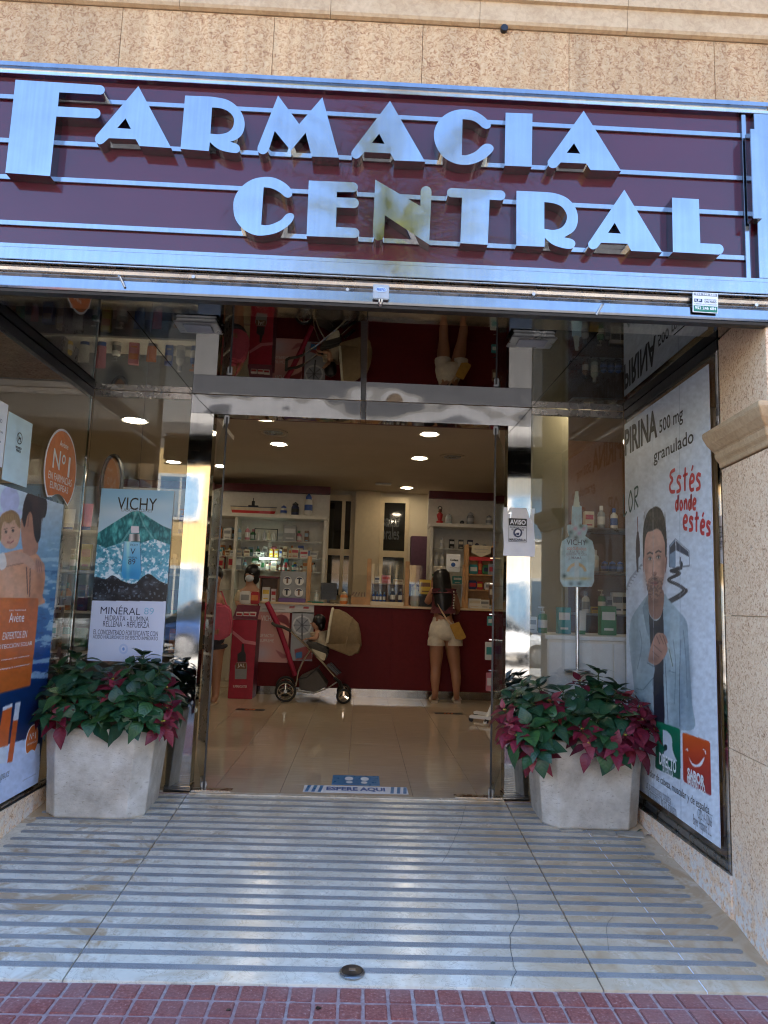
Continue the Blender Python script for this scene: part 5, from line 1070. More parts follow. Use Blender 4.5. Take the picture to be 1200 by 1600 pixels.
cg = a.ramp(oi.outputs['Random'], [(0, (.07, .003, .010)), (.5, (.145, .006, .020)), (.85, (.20, .014, .034)), (1, (.25, .045, .055))])
a.p(Base_Color=a.mix(a.ramp(wv, [(0, .4), (.16, 0.0)]).outputs[0], cg.outputs[0], (.17, .01, .025)), Roughness=.5); a.bump(wv, .25, .003)
pm('stem_green', (.07, .10, .03), .6); pm('stem_red', (.20, .03, .03), .55); pm('bud_yellow', (.45, .38, .04), .5)
def leaf_mesh(mat_, wid, curl, fold, lobe, seed):
    rnd = random.Random(seed); g = MB(); vs_ = []; fs = []; n_ = 7
    for i in range(n_+1):
        t = i/n_; w = wid*(math.sin(PI*min(1, t**.75*1.02))**.8 if 0 < t < 1 else .0)*(1-.28*t); w += lobe*max(0, math.cos((t-.42)*9))*wid*.25*(1 if .25 < t < .6 else 0)
        z = -curl*t*t; y = t*(1-.12*curl*t)
        for s_ in (-1, -.5, 0, .5, 1): vs_.append((s_*w/2, y, z+fold*abs(s_)*w*.5+rnd.uniform(-.012, .012)*abs(s_)-.06*(abs(s_) > .9)*w))
    for i in range(n_):
        for k in range(4): fs.append((i*5+k, i*5+k+1, (i+1)*5+k+1, (i+1)*5+k))
    g.add([Vector(p)*.1 for p in vs_], fs, mat_); o = g.build('leaf', smooth=True, sharp=80); me = o.data; bpy.data.objects.remove(o); return me
GRN = [leaf_mesh('leaf_green', .78, .35, .28, .35, 1), leaf_mesh('leaf_green', .70, .6, .2, .5, 2), leaf_mesh('leaf_green', .84, .2, .32, .2, 3), leaf_mesh('leaf_green', .74, .8, .15, .4, 4)]
RED = [leaf_mesh('leaf_red', .60, .4, .3, .3, 5), leaf_mesh('leaf_red', .54, .7, .2, .2, 6), leaf_mesh('leaf_red', .66, .25, .35, .4, 7)]
def poinsettia(base, heads, label, seed):
    rnd = random.Random(seed); B = Vector(base); t = thing('poinsettia', label, 'plant', base, group='poinsettias in the stone planters'); st = MB(); buds = MB()
    for hx, hy, hz, red, size in heads:
        top = Vector((hx, hy, hz)); d = (top-(B+Vector((0, 0, -.12)))).normalized(); d = (d+Vector((0, -.18, .35))).normalized()
        mid = B.lerp(top, .55)+Vector((0, 0, .05)); st.tube([B+Vector((rnd.uniform(-.04, .04), rnd.uniform(-.03, .03), 0)), mid, top], [.006, .005, .0035], 5, 'stem_green', cap=False)
        ax = d.cross(Vector((.3, .2, 1))).normalized(); n_ = rnd.randint(9, 12); a0 = rnd.uniform(0, 6)
        for k in range(n_):
            az = a0+k*2.4; inner = k/n_; el = .95-1.15*inner+rnd.uniform(-.2, .2)      # inner leaves upright, outer ones spread and hang
            r_ = Matrix.Rotation(az, 3, d)@ax; out = (r_*math.cos(el)+d*math.sin(el)).normalized(); out = (out+Vector((0, 0, -.30*inner))).normalized()
            isr = red and (k < n_*.62) if red == 1 else (red == 2)
            L = size*1.08*(.62+.5*inner)*rnd.uniform(.85, 1.15); nrm = d*1.0+Vector((0, 0, .35)); x_ = out.cross(nrm).normalized(); z_ = x_.cross(out)
            p0 = top-d*.045*inner+out*(.012+.03*inner); st.tube([top-d*.045*inner, p0], .0022, 4, 'stem_red' if isr else 'stem_green', cap=False)
            o = bpy.data.objects.new('bract' if isr else 'leaf', rnd.choice(RED if isr else GRN)); COL.objects.link(o); o.parent = t
            s_ = L/.1; q = p0-B
            if p0.y+out.y*L > 1.872: s_ *= .6
            o.matrix_local = Matrix(((x_.x*s_, out.x*s_, z_.x*s_, q.x), (x_.y*s_, out.y*s_, z_.y*s_, q.y), (x_.z*s_, out.z*s_, z_.z*s_, q.z), (0, 0, 0, 1)))
        if red:
            for k in range(4): buds.ell(top+Vector((rnd.uniform(-.008, .008), rnd.uniform(-.008, .008), .006)), .004, .004, .005, 'bud_yellow', 6, 4)
    tag(st.build('stems', t, smooth=True), kind='stuff')
    if buds.v: tag(buds.build('flower_buds', t), kind='stuff')
def heads(lst): # photo points on chosen depth planes
    out = []
    for px, py, y, red, size in lst: p = PY(px, py, y); out.append((p.x, p.y, p.z, red, size))
    return out
zt_ = .42
poinsettia((-1.62, 1.62, zt_), heads([(92, 1045, 1.62, 0, .125), (118, 1028, 1.72, 0, .12), (128, 1048, 1.55, 0, .13), (78, 1075, 1.52, 0, .125), (100, 1083, 1.38, 0, .135), (140, 1085, 1.40, 0, .13), (92, 1118, 1.34, 2, .10), (66, 1112, 1.45, 2, .09), (78, 1110, 1.34, 0, .11), (140, 1112, 1.36, 0, .12), (113, 1070, 1.45, 0, .125), (160, 1052, 1.60, 0, .115), (60, 1095, 1.50, 2, .085), (115, 1108, 1.4, 2, .08)]), 'leafy poinsettia in the left half of the left planter', 11)
poinsettia((-1.36, 1.62, zt_), heads([(225, 1025, 1.70, 0, .12), (200, 1040, 1.62, 0, .12), (250, 1048, 1.60, 0, .12), (175, 1062, 1.50, 1, .11), (230, 1068, 1.46, 0, .13), (262, 1075, 1.52, 1, .11), (205, 1088, 1.38, 0, .13), (238, 1088, 1.36, 0, .12), (182, 1102, 1.36, 0, .13), (228, 1115, 1.34, 0, .12), (262, 1108, 1.44, 2, .10), (255, 1128, 1.38, 2, .10), (270, 1090, 1.55, 0, .10), (180, 1078, 1.42, 2, .10), (200, 1118, 1.35, 0, .12), (240, 1040, 1.72, 0, .11)]), 'poinsettia with red bracts in the right half of the left planter', 12)
poinsettia((1.27, 1.62, zt_), heads([(815, 1075, 1.66, 0, .12), (842, 1072, 1.60, 0, .12), (800, 1092, 1.50, 0, .12), (830, 1098, 1.42, 0, .13), (858, 1095, 1.44, 1, .115), (788, 1110, 1.42, 2, .10), (792, 1132, 1.36, 2, .10), (825, 1135, 1.32, 0, .13), (862, 1125, 1.36, 0, .13), (808, 1150, 1.32, 1, .12), (838, 1162, 1.30, 0, .12), (832, 1170, 1.33, 2, .11), (870, 1110, 1.44, 2, .09), (880, 1080, 1.58, 0, .11)]), 'poinsettia in the left half of the right planter', 13)
poinsettia((1.50, 1.62, zt_), heads([(935, 1050, 1.74, 0, .11), (905, 1065, 1.68, 1, .11), (930, 1072, 1.62, 0, .125), (965, 1075, 1.66, 0, .11), (915, 1095, 1.50, 0, .13), (950, 1090, 1.52, 0, .13), (975, 1092, 1.52, 1, .115), (895, 1115, 1.40, 0, .13), (935, 1118, 1.38, 0, .14), (968, 1118, 1.40, 0, .13), (945, 1150, 1.32, 0, .14), (910, 1140, 1.34, 2, .10), (985, 1118, 1.42, 2, .11), (1005, 1125, 1.36, 2, .115), (1022, 1140, 1.34, 2, .11), (978, 1150, 1.32, 2, .115), (1000, 1165, 1.30, 2, .11), (920, 1162, 1.32, 2, .10), (960, 1168, 1.30, 1, .12), (1000, 1105, 1.46, 2, .10)]), 'poinsettia with the most red bracts in the right half of the right planter', 14)
for i, (px, py, r_) in enumerate(((1018, 1308, .4), (1004, 1300, 1.4))):
    p = PR(px, py); o = bpy.data.objects.new('fallen_leaf', RED[1-i] if i == 0 else GRN[1]); COL.objects.link(o); o.location = (p.x, p.y, p.z+.012); o.rotation_euler = (.12, .1, r_); o.scale = (.5, .5, .5) if i == 0 else (.4, .4, .4)
    tag(o, ('crumpled red leaf fallen on the marble by the right planter', 'small dark dry leaf fallen behind the right planter corner')[i], 'fallen leaf')
# ================================================================== PEOPLE
def skin_col(n_, c): return pm(n_, c, .5, var=.05, vs_=6)
skin_col('skin_tan', (.36, .17, .10)); skin_col('skin_light', (.48, .26, .17)); pm('hair_black', (.006, .005, .006), .38, var=.4, vs_=60); pm('cloth_white', (.62, .56, .48), .85, bump=.3, bs=300); pm('cloth_print', (.10, .02, .03), .8); pm('cloth_cream', (.60, .50, .36), .85); pm('cloth_pink', (.50, .08, .13), .6); pm('bag_yellow', (.45, .24, .03), .5); pm('strap_tan', (.50, .33, .20), .6); pm('shoe_beige', (.48, .38, .28), .7); pm('mask_white', (.55, .62, .70), .7); pm('cloth_dark', (.03, .03, .04), .8); pm('eye_white', (.7, .68, .65), .3); pm('lip', (.35, .10, .09), .5)
def skinned(name, chains, root, mat_, parent, sub=2):
    """chains: lists of (point, radius); points closer than 1 mm are one joint; a single smooth surface grows round them"""
    V, Rr, E = [], [], []
    def idx(p, r_):
        p = Vector(p)
        for i, q in enumerate(V):
            if (q-p).length < .001: return i
        V.append(p); Rr.append(r_); return len(V)-1
    for ch in chains:
        k = [idx(p, r_) for p, r_ in ch]; E += list(zip(k[:-1], k[1:]))
    inv = WM[parent].inverted(); me = bpy.data.meshes.new(name); me.from_pydata([inv@p for p in V], E, []); o = bpy.data.objects.new(name, me); COL.objects.link(o)
    m = o.modifiers.new('skin', 'SKIN'); m.use_smooth_shade = True; m.branch_smoothing = .4
    if not me.skin_vertices: bpy.context.view_layer.objects.active = o
    sv = me.skin_vertices[0].data
    for i, r_ in enumerate(Rr): sv[i].radius = (r_*1.16, r_*1.16); sv[i].use_root = False
    sv[idx(root, .1)].use_root = True
    s_ = o.modifiers.new('subdivision', 'SUBSURF'); s_.levels = sub; s_.render_levels = sub
    bpy.context.view_layer.update(); nm = bpy.data.meshes.new_from_object(o.evaluated_get(bpy.context.evaluated_depsgraph_get()))
    bpy.data.objects.remove(o); nm.materials.clear(); nm.materials.append(MATS[mat_]); r_ = bpy.data.objects.new(name, nm); COL.objects.link(r_); r_.parent = parent; WM[r_] = WM[parent]; return r_
def hand(par, wrist, d, nrm, m, size=1.0, name='hand'):
    """palm, four unequal bent fingers and a thumb leaving its side"""
    w = Vector(wrist); d = Vector(d).normalized(); n_ = Vector(nrm); n_ = (n_-d*n_.dot(d)).normalized(); s_ = d.cross(n_); g = MB(); k = size
    g.tube([w-d*.02*k, w+d*.03*k, w+d*.085*k], [.026*k, .036*k, .036*k], 8, m, flat=.45)
    for i, (o_, L) in enumerate(((-.028, .062), (-.010, .075), (.010, .07), (.028, .054))):
        b = w+d*.075*k+s_*o_*k; g.tube([b, b+d*L*.5*k-n_*.006*k, b+d*L*.85*k-n_*.026*k, b+d*L*k-n_*.042*k], [.0095*k, .009*k, .008*k, .006*k], 6, m)
    b = w+d*.025*k-s_*.026*k; g.tube([b, b+(d*.6-s_*.8)*.035*k, b+(d*.9-s_*.5)*.062*k-n_*.012*k], [.012*k, .010*k, .007*k], 6, m)
    return g.build(name, par, smooth=True)
def q(px, py, y): return PY(px, py, y)
# --- woman in white shorts at the counter, seen from behind
wy = 6.33
wm = thing('person', 'woman with long black hair in white shorts leaning on the counter, seen from behind', 'person', (1.07, wy, 0))
hipc = q(692, 978, wy); L_ = []
pel = q(692, 985, wy); sp1 = q(692, 962, wy); sp2 = q(692, 940, wy+.02); ch = q(692, 925, wy+.04); nk = q(692, 912, wy+.06); hd0 = q(691, 905, wy+.07); hd1 = q(690, 897, wy+.06)
hl, hr_ = q(684, 996, wy), q(701, 996, wy+.01)
kl, kr = q(681, 1044, wy+.02), q(711, 1044, wy+.03); al, ar_ = q(680, 1086, wy-.02), q(713, 1086, wy); tl, tr_ = q(675, 1095, wy-.02)+Vector((0, .16, 0)), q(716, 1095, wy)+Vector((0, .16, 0))
sl_, sr_ = q(677, 923, wy+.03), q(707, 924, wy+.03); el_, er_ = q(667, 943, wy+.10), q(715, 950, wy+.10); wl_, wr_ = q(677, 918, wy+.2), q(713, 958, wy+.3)
skinned('body', [[(pel, .135), (sp1, .118), (sp2, .12), (ch, .135), (nk, .052), (hd0, .085), (hd1, .088)], [(pel, .135), (hl, .108), (q(682, 1018, wy), .088), (kl, .060), (q(680, 1060, wy-.02), .060), (q(680, 1075, wy-.01), .043), (al, .034)], [(pel, .135), (hr_, .108), (q(708, 1018, wy), .088), (kr, .060), (q(713, 1060, wy-.01), .060), (q(713, 1075, wy), .043), (ar_, .034)],
   [(ch, .135), (sl_, .055), (el_, .040), (wl_, .027)], [(ch, .135), (sr_, .055), (er_, .040), (wr_, .027)], [(al, .036), (al+Vector((-.01, .05, -.045)), .035), (al+Vector((-.02, .15, -.055)), .026)], [(ar_, .036), (ar_+Vector((.01, .05, -.045)), .035), (ar_+Vector((.02, .15, -.055)), .026)]], pel, 'skin_tan', wm)
g = MB()
def rings(g, rr, m, n_=24):
    vs_ = []; fs = []
    for c, rx, ry in rr:
        for k in range(n_):
            t = 2*PI*k/n_; w = 1+.02*math.sin(k*3.3+c.z*40); vs_.append(c+Vector((rx*w*math.cos(t), ry*w*math.sin(t), 0)))
    for i in range(len(rr)-1):
        for k in range(n_): fs.append((i*n_+k, i*n_+(k+1) % n_, (i+1)*n_+(k+1) % n_, (i+1)*n_+k))
    fs.append(tuple(range(n_))); fs.append(tuple((len(rr)-1)*n_+k for k in range(n_))); g.add(vs_, fs, m)
rings(g, [(q(692, 965, wy), .118, .10), (q(692, 968, wy), .128, .115), (q(692, 978, wy-.01), .165, .145), (q(692, 990, wy-.02), .185, .165), (q(693, 997, wy-.01), .188, .155), (q(694, 1000, wy), .17, .13)], 'cloth_white')
for cx, hx in ((683.5, 681.5), (705.5, 709.5)): rings(g, [(q(cx, 990, wy-.012), .096, .15), (q(hx, 1001, wy-.01), .108, .135), (q(hx, 1008.5, wy-.005), .112, .128)], 'cloth_white')
g.build('shorts', wm, smooth=True, sharp=70)
g = MB(); rings(g, [(q(692, 964.5, wy), .124, .106), (q(692, 968.5, wy), .133, .12)], 'cloth_white'); g.build('waistband', wm, smooth=True, sharp=60)
skinned('top', [[(q(692, 951, wy+.02), .118), (q(692, 940, wy+.02), .130), (q(692, 929, wy+.03), .140)]], q(692, 940, wy+.02), 'cloth_print', wm)
g = MB(); n_ = 9
hp = [(q(691, 889, wy+.05), .05, .06), (q(690, 895, wy+.02), .098, .10), (q(690, 905, wy+.0), .108, .10), (q(691, 918, wy-.03), .115, .085), (q(692, 932, wy-.075), .115, .06), (q(693, 948, wy-.085), .10, .045), (q(694, 960, wy-.085), .072, .035), (q(695, 968, wy-.09), .03, .02)]
vs_ = []; fs = []; n_ = 22
for i, (c, rx, ry) in enumerate(hp):
    for k in range(n_):
        t = 2*PI*k/n_; w = 1+.06*math.sin(k*5.1+i*.4)+.03*math.sin(k*9+i); vs_.append(c+Vector((rx*w*math.cos(t), ry*w*math.sin(t), 0)))
for i in range(len(hp)-1):
    for k in range(n_): fs.append((i*n_+k, i*n_+(k+1) % n_, (i+1)*n_+(k+1) % n_, (i+1)*n_+k))
fs += [tuple(range(n_)), tuple((len(hp)-1)*n_+k for k in range(n_))]; g.add(vs_, fs, 'hair_black'); g.build('hair', wm, smooth=True, sharp=75)
hand(wm, wl_, (.1, -.1, 1), (0, 1, 0), 'skin_tan'); hand(wm, wr_, (-.1, 1, .05), (0, 0, 1), 'skin_tan')
for c in (al, ar_):
    s_ = -.012 if c is al else .012; g = MB(); sole = [c+Vector((s_+x, y, -c.z+.001)) for x, y in [(-.04, -.05), (.04, -.05), (.048, .05), (.05, .14), (.03, .19), (-.02, .195), (-.046, .14), (-.045, .04)]]
    g.poly([sole], (0, 0, .028), 'shoe_beige'); g.tube([sole[7]+Vector((.005, .02, .02)), c+Vector((s_, .07, .012-c.z+.085)), sole[2]+Vector((-.005, .02, .02))], .016, 8, 'shoe_beige', flat=2.2); g.build('sandal', wm, bevel=.003)
bg_ = thing('handbag', 'yellow shoulder bag with a tan strap at the hip of the woman in shorts', 'handbag', q(713, 985, wy-.14))
a_, b_ = q(704, 975, wy-.15), q(727, 998, wy-.15); g = MB(); g.poly([[q(703, 977, wy-.17), q(717, 972, wy-.17), q(729, 996, wy-.17), q(722, 1000, wy-.17), q(712, 999, wy-.17)]], (0, .07, 0), 'bag_yellow'); bb = g.build('body', bg_, bevel=.008)
g = MB(); g.poly([[q(703, 976.5, wy-.176), q(717, 971.5, wy-.176), q(722, 983, wy-.176), q(707, 986, wy-.176)]], (0, .004, 0), 'bag_yellow'); g.build('flap', bg_, bevel=.001)
g = MB(); g.tube([q(680, 932, wy-.03), q(683, 940, wy-.10), q(690, 955, wy-.13), q(698, 968, wy-.15), q(705, 977, wy-.15)], .011, 6, 'strap_tan', flat=.3); g.build('strap', bg_, smooth=True)
g = MB()
for k in range(9): p = q(709+.5*math.sin(k), 925+k*4.2, wy-.10+.0*k); g.ell(p, .012, .008, .012, 'cloth_white', 6, 4)
g.build('trim', wm)
# --- pharmacist behind the counter
py_ = 7.25
ph = thing('person', 'masked pharmacist with a dark bob and cream coat behind the left end of the counter', 'person', (q(390, 900, py_).x, py_, 0))
c0, c1, c2, c3, c4 = q(391, 985, py_), q(391, 950, py_), q(391, 930, py_), q(391, 913, py_), q(393, 899, py_-.02)
skinned('body', [[(q(391, 1060, py_), .15), (c0, .15), (c1, .14), (c2, .15), (c3, .05), (c4+Vector((0, 0, -.03)), .08), (c4+Vector((-.005, -.01, .06)), .088)], [(c2, .15), (q(377, 926, py_), .06), (q(372, 944, py_-.05), .045), (q(382, 950, py_-.25), .03)], [(c2, .15), (q(405, 926, py_), .06), (q(409, 944, py_-.05), .045), (q(400, 950, py_-.25), .03)]], c0, 'skin_light', ph)
skinned('coat', [[(q(391, 1062, py_), .165), (c0, .165), (c1, .155), (q(391, 926, py_), .163)], [(q(391, 926, py_), .163), (q(376, 926, py_), .072), (q(371.5, 943, py_-.05), .058)], [(q(391, 926, py_), .163), (q(406, 926, py_), .072), (q(409.5, 943, py_-.05), .058)]], c0, 'cloth_cream', ph)
hc = c4; g = MB()
g.ell(hc+Vector((.012, .02, .045)), .110, .115, .115, 'hair_black', 16, 10); g.ell(hc+Vector((.055, .015, -.03)), .058, .09, .095, 'hair_black', 12, 8); g.ell(hc+Vector((-.07, .03, -.02)), .04, .08, .09, 'hair_black', 12, 8); g.build('hair', ph, smooth=True)
g = MB(); g.ell(hc+Vector((-.015, -.075, -.045)), .062, .035, .05, 'mask_white', 12, 8); g.build('face_mask', ph, smooth=True)
g = MB()
for s_ in (-1, 1): g.ell(hc+Vector((-.012+s_*.032, -.091, .022)), .013, .006, .006, 'eye_white', 8, 6); g.ell(hc+Vector((-.012+s_*.032, -.096, .021)), .006, .004, .006, 'hair_black', 8, 6)
g.build('eyes', ph, smooth=True)
hand(ph, q(382, 950, py_-.25), (.3, -1, -.2), (0, 0, 1), 'skin_light'); hand(ph, q(400, 950, py_-.25), (-.3, -1, -.2), (0, 0, 1), 'skin_light')
# --- woman with a pink bag behind the left door leaf
ly = 5.7
pw = thing('person', 'woman in a pink top with dark hair behind the left glass door leaf', 'person', (q(330, 1080, ly).x, ly, 0))
P_ = lambda x, y, d=0: q(x, y, ly+d)
skinned('body', [[(P_(331, 990), .13), (P_(331, 962), .115), (P_(331, 938), .135), (P_(333, 922), .05), (P_(334, 908, -.02), .078), (P_(335, 897, -.02), .084)], [(P_(331, 990), .13), (P_(326, 1005), .095), (P_(324, 1045), .06), (P_(323, 1085), .038)], [(P_(331, 990), .13), (P_(338, 1005), .095), (P_(338, 1045), .06), (P_(337, 1085), .038)], [(P_(331, 938), .135), (P_(318, 937), .052), (P_(314, 962), .042), (P_(326, 975, -.15), .03)], [(P_(331, 938), .135), (P_(346, 937), .052), (P_(354, 958), .042), (P_(345, 976, -.15), .03)],
  [(P_(323, 1085), .038), (P_(323, 1085)+Vector((-.02, -.06, -.05)), .035), (P_(323, 1085)+Vector((-.04, -.15, -.055)), .026)], [(P_(337, 1085), .038), (P_(337, 1085)+Vector((.0, -.06, -.05)), .035), (P_(337, 1085)+Vector((.0, -.15, -.055)), .026)]], P_(331, 990), 'skin_tan', pw)
skinned('top', [[(P_(331, 975), .13), (P_(331, 962), .128), (P_(331, 942), .146)]], P_(331, 962), 'cloth_pink', pw); skinned('shorts', [[(P_(331, 985), .138), (P_(331, 994), .148), (P_(325, 1008), .11), (P_(324, 1016), .105)], [(P_(331, 994), .148), (P_(339, 1008), .11), (P_(339, 1016), .105)]], P_(331, 994), 'cloth_dark', pw)
hc = P_(334.5, 902); g = MB(); g.ell(hc+Vector((-.01, .02, .04)), .112, .118, .112, 'hair_black', 16, 10); g.ell(hc+Vector((-.03, .07, -.06)), .09, .07, .13, 'hair_black', 12, 8); g.build('hair', pw, smooth=True)
g = MB(); g.ell(hc+Vector((.01, -.085, -.045)), .06, .035, .05, 'mask_white', 12, 8); g.build('face_mask', pw, smooth=True)
hand(pw, P_(326, 975, -.15), (.3, -.8, -.5), (0, 0, 1), 'skin_tan'); hand(pw, P_(345, 976, -.15), (-.3, -.8, -.5), (0, 0, 1), 'skin_tan')
for x in (323, 337):
    c = P_(x, 1085); g = MB(); g.poly([[Vector((c.x+a_, ly+b_, .001)) for a_, b_ in [(-.04, .05), (.03, .05), (.035, -.1), (.0, -.2), (-.06, -.18), (-.06, -.08)]]], (0, 0, .025), 'shoe_beige'); g.build('sandal', pw, bevel=.003)
pb = thing('tote_bag', 'large pink tote bag hanging from the arm of the woman behind the left door leaf', 'bag', P_(345, 1000, -.2))
g = MB(); g.poly([[P_(322, 952, -.24), P_(335, 946, -.24), P_(352, 944, -.24), P_(359, 950, -.24), P_(362, 975, -.24), P_(359, 992, -.24), P_(345, 1001, -.24), P_(326, 999, -.24), P_(318, 985, -.24)]], (0, .12, 0), 'cloth_pink'); g.build('body', pb, bevel=.02, seg=3, smooth=True)
g = MB(); g.tube([P_(330, 948, -.18), P_(335, 925, -.14), P_(346, 924, -.1), P_(354, 946, -.18)], .008, 6, 'cloth_pink'); g.build('handle', pb, smooth=True)
# ================================================================== STROLLER AND CHILD
ty = 5.98; tw = .46
T_ = lambda x, y, d=0: q(x, y, ty+d)
pm('stroller_fabric', (.24, .17, .095), .85, bump=.3, bs=250); pm('stroller_dark', (.05, .046, .042), .8); pm('rim_cream', (.62, .57, .44), .8); pm('grey_fabric', (.10, .09, .085), .9)
sr = thing('stroller', 'pushchair with chrome frame and beige hood standing before the red counter', 'stroller', T_(490, 1098))
def two(fn, nm, **k):
    for d in (0, tw): g = MB(); fn(g, d); g.build(nm, sr, **k)
two(lambda g, d: g.tube([T_(452, 984, d), T_(478, 1008, d), T_(505, 1036, d), T_(528, 1062, d)], .014, 8, 'chrome'), 'side_tube', smooth=True)
two(lambda g, d: g.tube([T_(522, 1058, d), T_(531, 1066, d), T_(535, 1078, d), T_(537, 1087, d)], [.018, .024, .02, .014], 8, 'dark_metal'), 'fork', smooth=True)
two(lambda g, d: g.tube([T_(486, 1014, d), T_(474, 1032, d), T_(466, 1050, d), T_(462, 1072, d)], .012, 8, 'chrome'), 'rear_strut', smooth=True)
two(lambda g, d: g.tube([T_(460, 1079, d), T_(474, 1081, d), T_(490, 1083, d), T_(512, 1075, d), T_(526, 1066, d)], .008, 8, 'steel_dull'), 'lower_rail', smooth=True)
two(lambda g, d: g.tube([T_(500, 1040, d+.03), T_(480, 1058, d+.03), T_(462, 1062, d+.03)], .008, 8, 'dark_metal'), 'brace', smooth=True)
g = MB(); g.tube([T_(455, 986), T_(443, 980), T_(430, 977), T_(426, 974), T_(426, 974, tw), T_(430, 977, tw), T_(443, 980, tw), T_(455, 986, tw)], .019, 8, 'stroller_dark'); g.build('handle', sr, smooth=True)
for px, py, r_, nm in ((446, 1080.5, .128, 0), (537, 1086, .092, 1)):
    for d in (-.03, tw+.03):
        c = T_(px, py, d); c.z = r_+.001; n_ = 28
        g = MB(); ring = [c+Vector((math.cos(2*PI*k/n_)*(r_-.016), 0, math.sin(2*PI*k/n_)*(r_-.016))) for k in range(n_+1)]; g.tube(ring, .0165, 8, 'rubber', cap=False); w = g.build('wheel', sr, smooth=True)
        g = MB(); ring = [c+Vector((math.cos(2*PI*k/n_)*(r_-.034), -.006, math.sin(2*PI*k/n_)*(r_-.034))) for k in range(n_+1)]; g.tube(ring, .008, 8, 'chrome', cap=False)
        for k in range(3): a_ = PI/2+k*2*PI/3; g.tube([c+Vector((0, -.006, 0)), c+Vector((math.cos(a_)*(r_-.034), -.006, math.sin(a_)*(r_-.034)))], .010 if nm == 0 else .02, 6, 'chrome')
        g.tube([c+Vector((0, -.02, 0)), c+Vector((0, .02, 0))], .02, 10, 'steel_dull'); g.build('rim', w, smooth=True)
g = MB(); g.tube([T_(446, 1080.5, -.03), T_(446, 1080.5, tw+.03)], .01, 8, 'dark_metal'); g.build('axle', sr)
# shell of the hood: arcs across the width
def hood():
    A = [(520, 951), (530, 952), (541, 957), (551, 965), (560, 974), (564, 990), (565, 1008), (561, 1020)]; B = (511, 1006); n_ = 9; vs_ = []; fs = []
    for k, (x, y) in enumerate(A):
        top = T_(x, y, tw/2); s0 = T_(B[0]+(x-520)*.9 if k else B[0], 1006+(k*2.4), .02); s1 = T_(B[0]+(x-520)*.9 if k else B[0], 1006+(k*2.4), tw-.02)
        s0.z = T_(500, 1004+k*2.2, 0).z; s1.z = s0.z
        for j in range(n_):
            a_ = PI*j/(n_-1); yy = (s0.y+s1.y)/2-math.cos(a_)*(tw/2-.0); f = math.sin(a_)**.6; vs_.append(Vector((s0.x+(top.x-s0.x)*f, yy, s0.z+(top.z-s0.z)*f)))
    for i in range(len(A)-1):
        for j in range(n_-1): fs.append((i*n_+j, i*n_+j+1, (i+1)*n_+j+1, (i+1)*n_+j))
    return vs_, fs, n_, len(A)
vs_, fs, n_, m_ = hood(); g = MB(); g.add(vs_, fs, 'stroller_fabric'); o = g.build('hood', sr, smooth=True); md = o.modifiers.new('thickness', 'SOLIDIFY'); md.thickness = .012
g = MB(); g.tube(vs_[:n_], .017, 8, 'rim_cream'); g.build('hood_rim', sr, smooth=True)
for i in (3,):
    g = MB(); g.tube([p+Vector((0, 0, .004)) for p in vs_[i*n_:(i+1)*n_]], .006, 6, 'stroller_fabric'); g.build('hood_rib', sr, smooth=True)
g = MB(); g.poly([[T_(509, 1005), T_(512, 1012), T_(548, 1026), T_(561, 1018), T_(563, 1006), T_(540, 1004)]], (0, tw, 0), 'stroller_fabric'); g.build('hood_base', sr, bevel=.02, seg=3, smooth=True)
g = MB(); g.poly([[T_(476, 1002, .03), T_(494, 1004, .03), T_(512, 1012, .03), T_(513, 1020, .03), T_(508, 1034, .03), T_(500, 1030, .03), T_(484, 1012, .03)]], (0, tw-.06, 0), 'stroller_dark'); g.build('seat', sr, bevel=.02, seg=3, smooth=True)
g = MB(); g.poly([[T_(486, 1013, .0), T_(510, 1022, .0), T_(507, 1033, .0), T_(498, 1030, .0)]], (0, .025, 0), 'rim_cream'); g.build('seat_cushion', sr, bevel=.008)
g = MB(); g.poly([[T_(466, 1060, .03), T_(494, 1046, .03), T_(512, 1072, .03), T_(492, 1082, .03), T_(468, 1078, .03)]], (0, tw-.06, 0), 'grey_fabric'); g.build('basket', sr, bevel=.015, seg=2, smooth=True)
g = MB(); g.bar(T_(512, 1038, .02), T_(528, 1054, .02), .05, .03, 'black_plastic'); g.bar(T_(516, 1036, tw-.02), T_(532, 1052, tw-.02), .05, .03, 'black_plastic'); g.build('footrest', sr)
kd = thing('person', 'small child with dark hair in a pale top sitting in the pushchair', 'person', T_(497, 1004, tw/2)); K = lambda x, y, d=0: q(x, y, ty+tw/2+d)
skinned('body', [[(K(502, 1012), .085), (K(499, 1000), .08), (K(498, 990), .075), (K(497, 983), .036), (K(495, 977), .066), (K(495, 970), .072)], [(K(498, 990), .075), (K(496, 989, -.08), .034), (K(494, 998, -.11), .028), (K(483, 998, -.08), .02)], [(K(498, 990), .075), (K(496, 989, .08), .034), (K(494, 998, .11), .028), (K(483, 998, .08), .02)], [(K(502, 1012), .085), (K(490, 1010, -.06), .05), (K(480, 1016, -.06), .035)], [(K(502, 1012), .085), (K(490, 1010, .06), .05), (K(480, 1016, .06), .035)]], K(502, 1012), 'skin_light', kd)
skinned('top', [[(K(502, 1011), .092), (K(499, 1000), .09), (K(498, 990), .086)]], K(499, 1000), 'cloth_cream', kd)
hc = K(496, 973); g = MB(); g.ell(hc+Vector((.022, 0, .022)), .085, .09, .088, 'hair_black', 14, 9); g.ell(hc+Vector((.05, 0, -.03)), .05, .08, .07, 'hair_black', 12, 8); g.build('hair', kd, smooth=True)
g = MB(); g.ell(hc+Vector((-.078, 0, -.012)), .014, .010, .012, 'skin_light', 8, 6); g.build('nose', kd, smooth=True)
g = MB()
for s_ in (-1, 1): g.ell(hc+Vector((-.064, s_*.028, .006)), .006, .010, .006, 'hair_black', 8, 6)
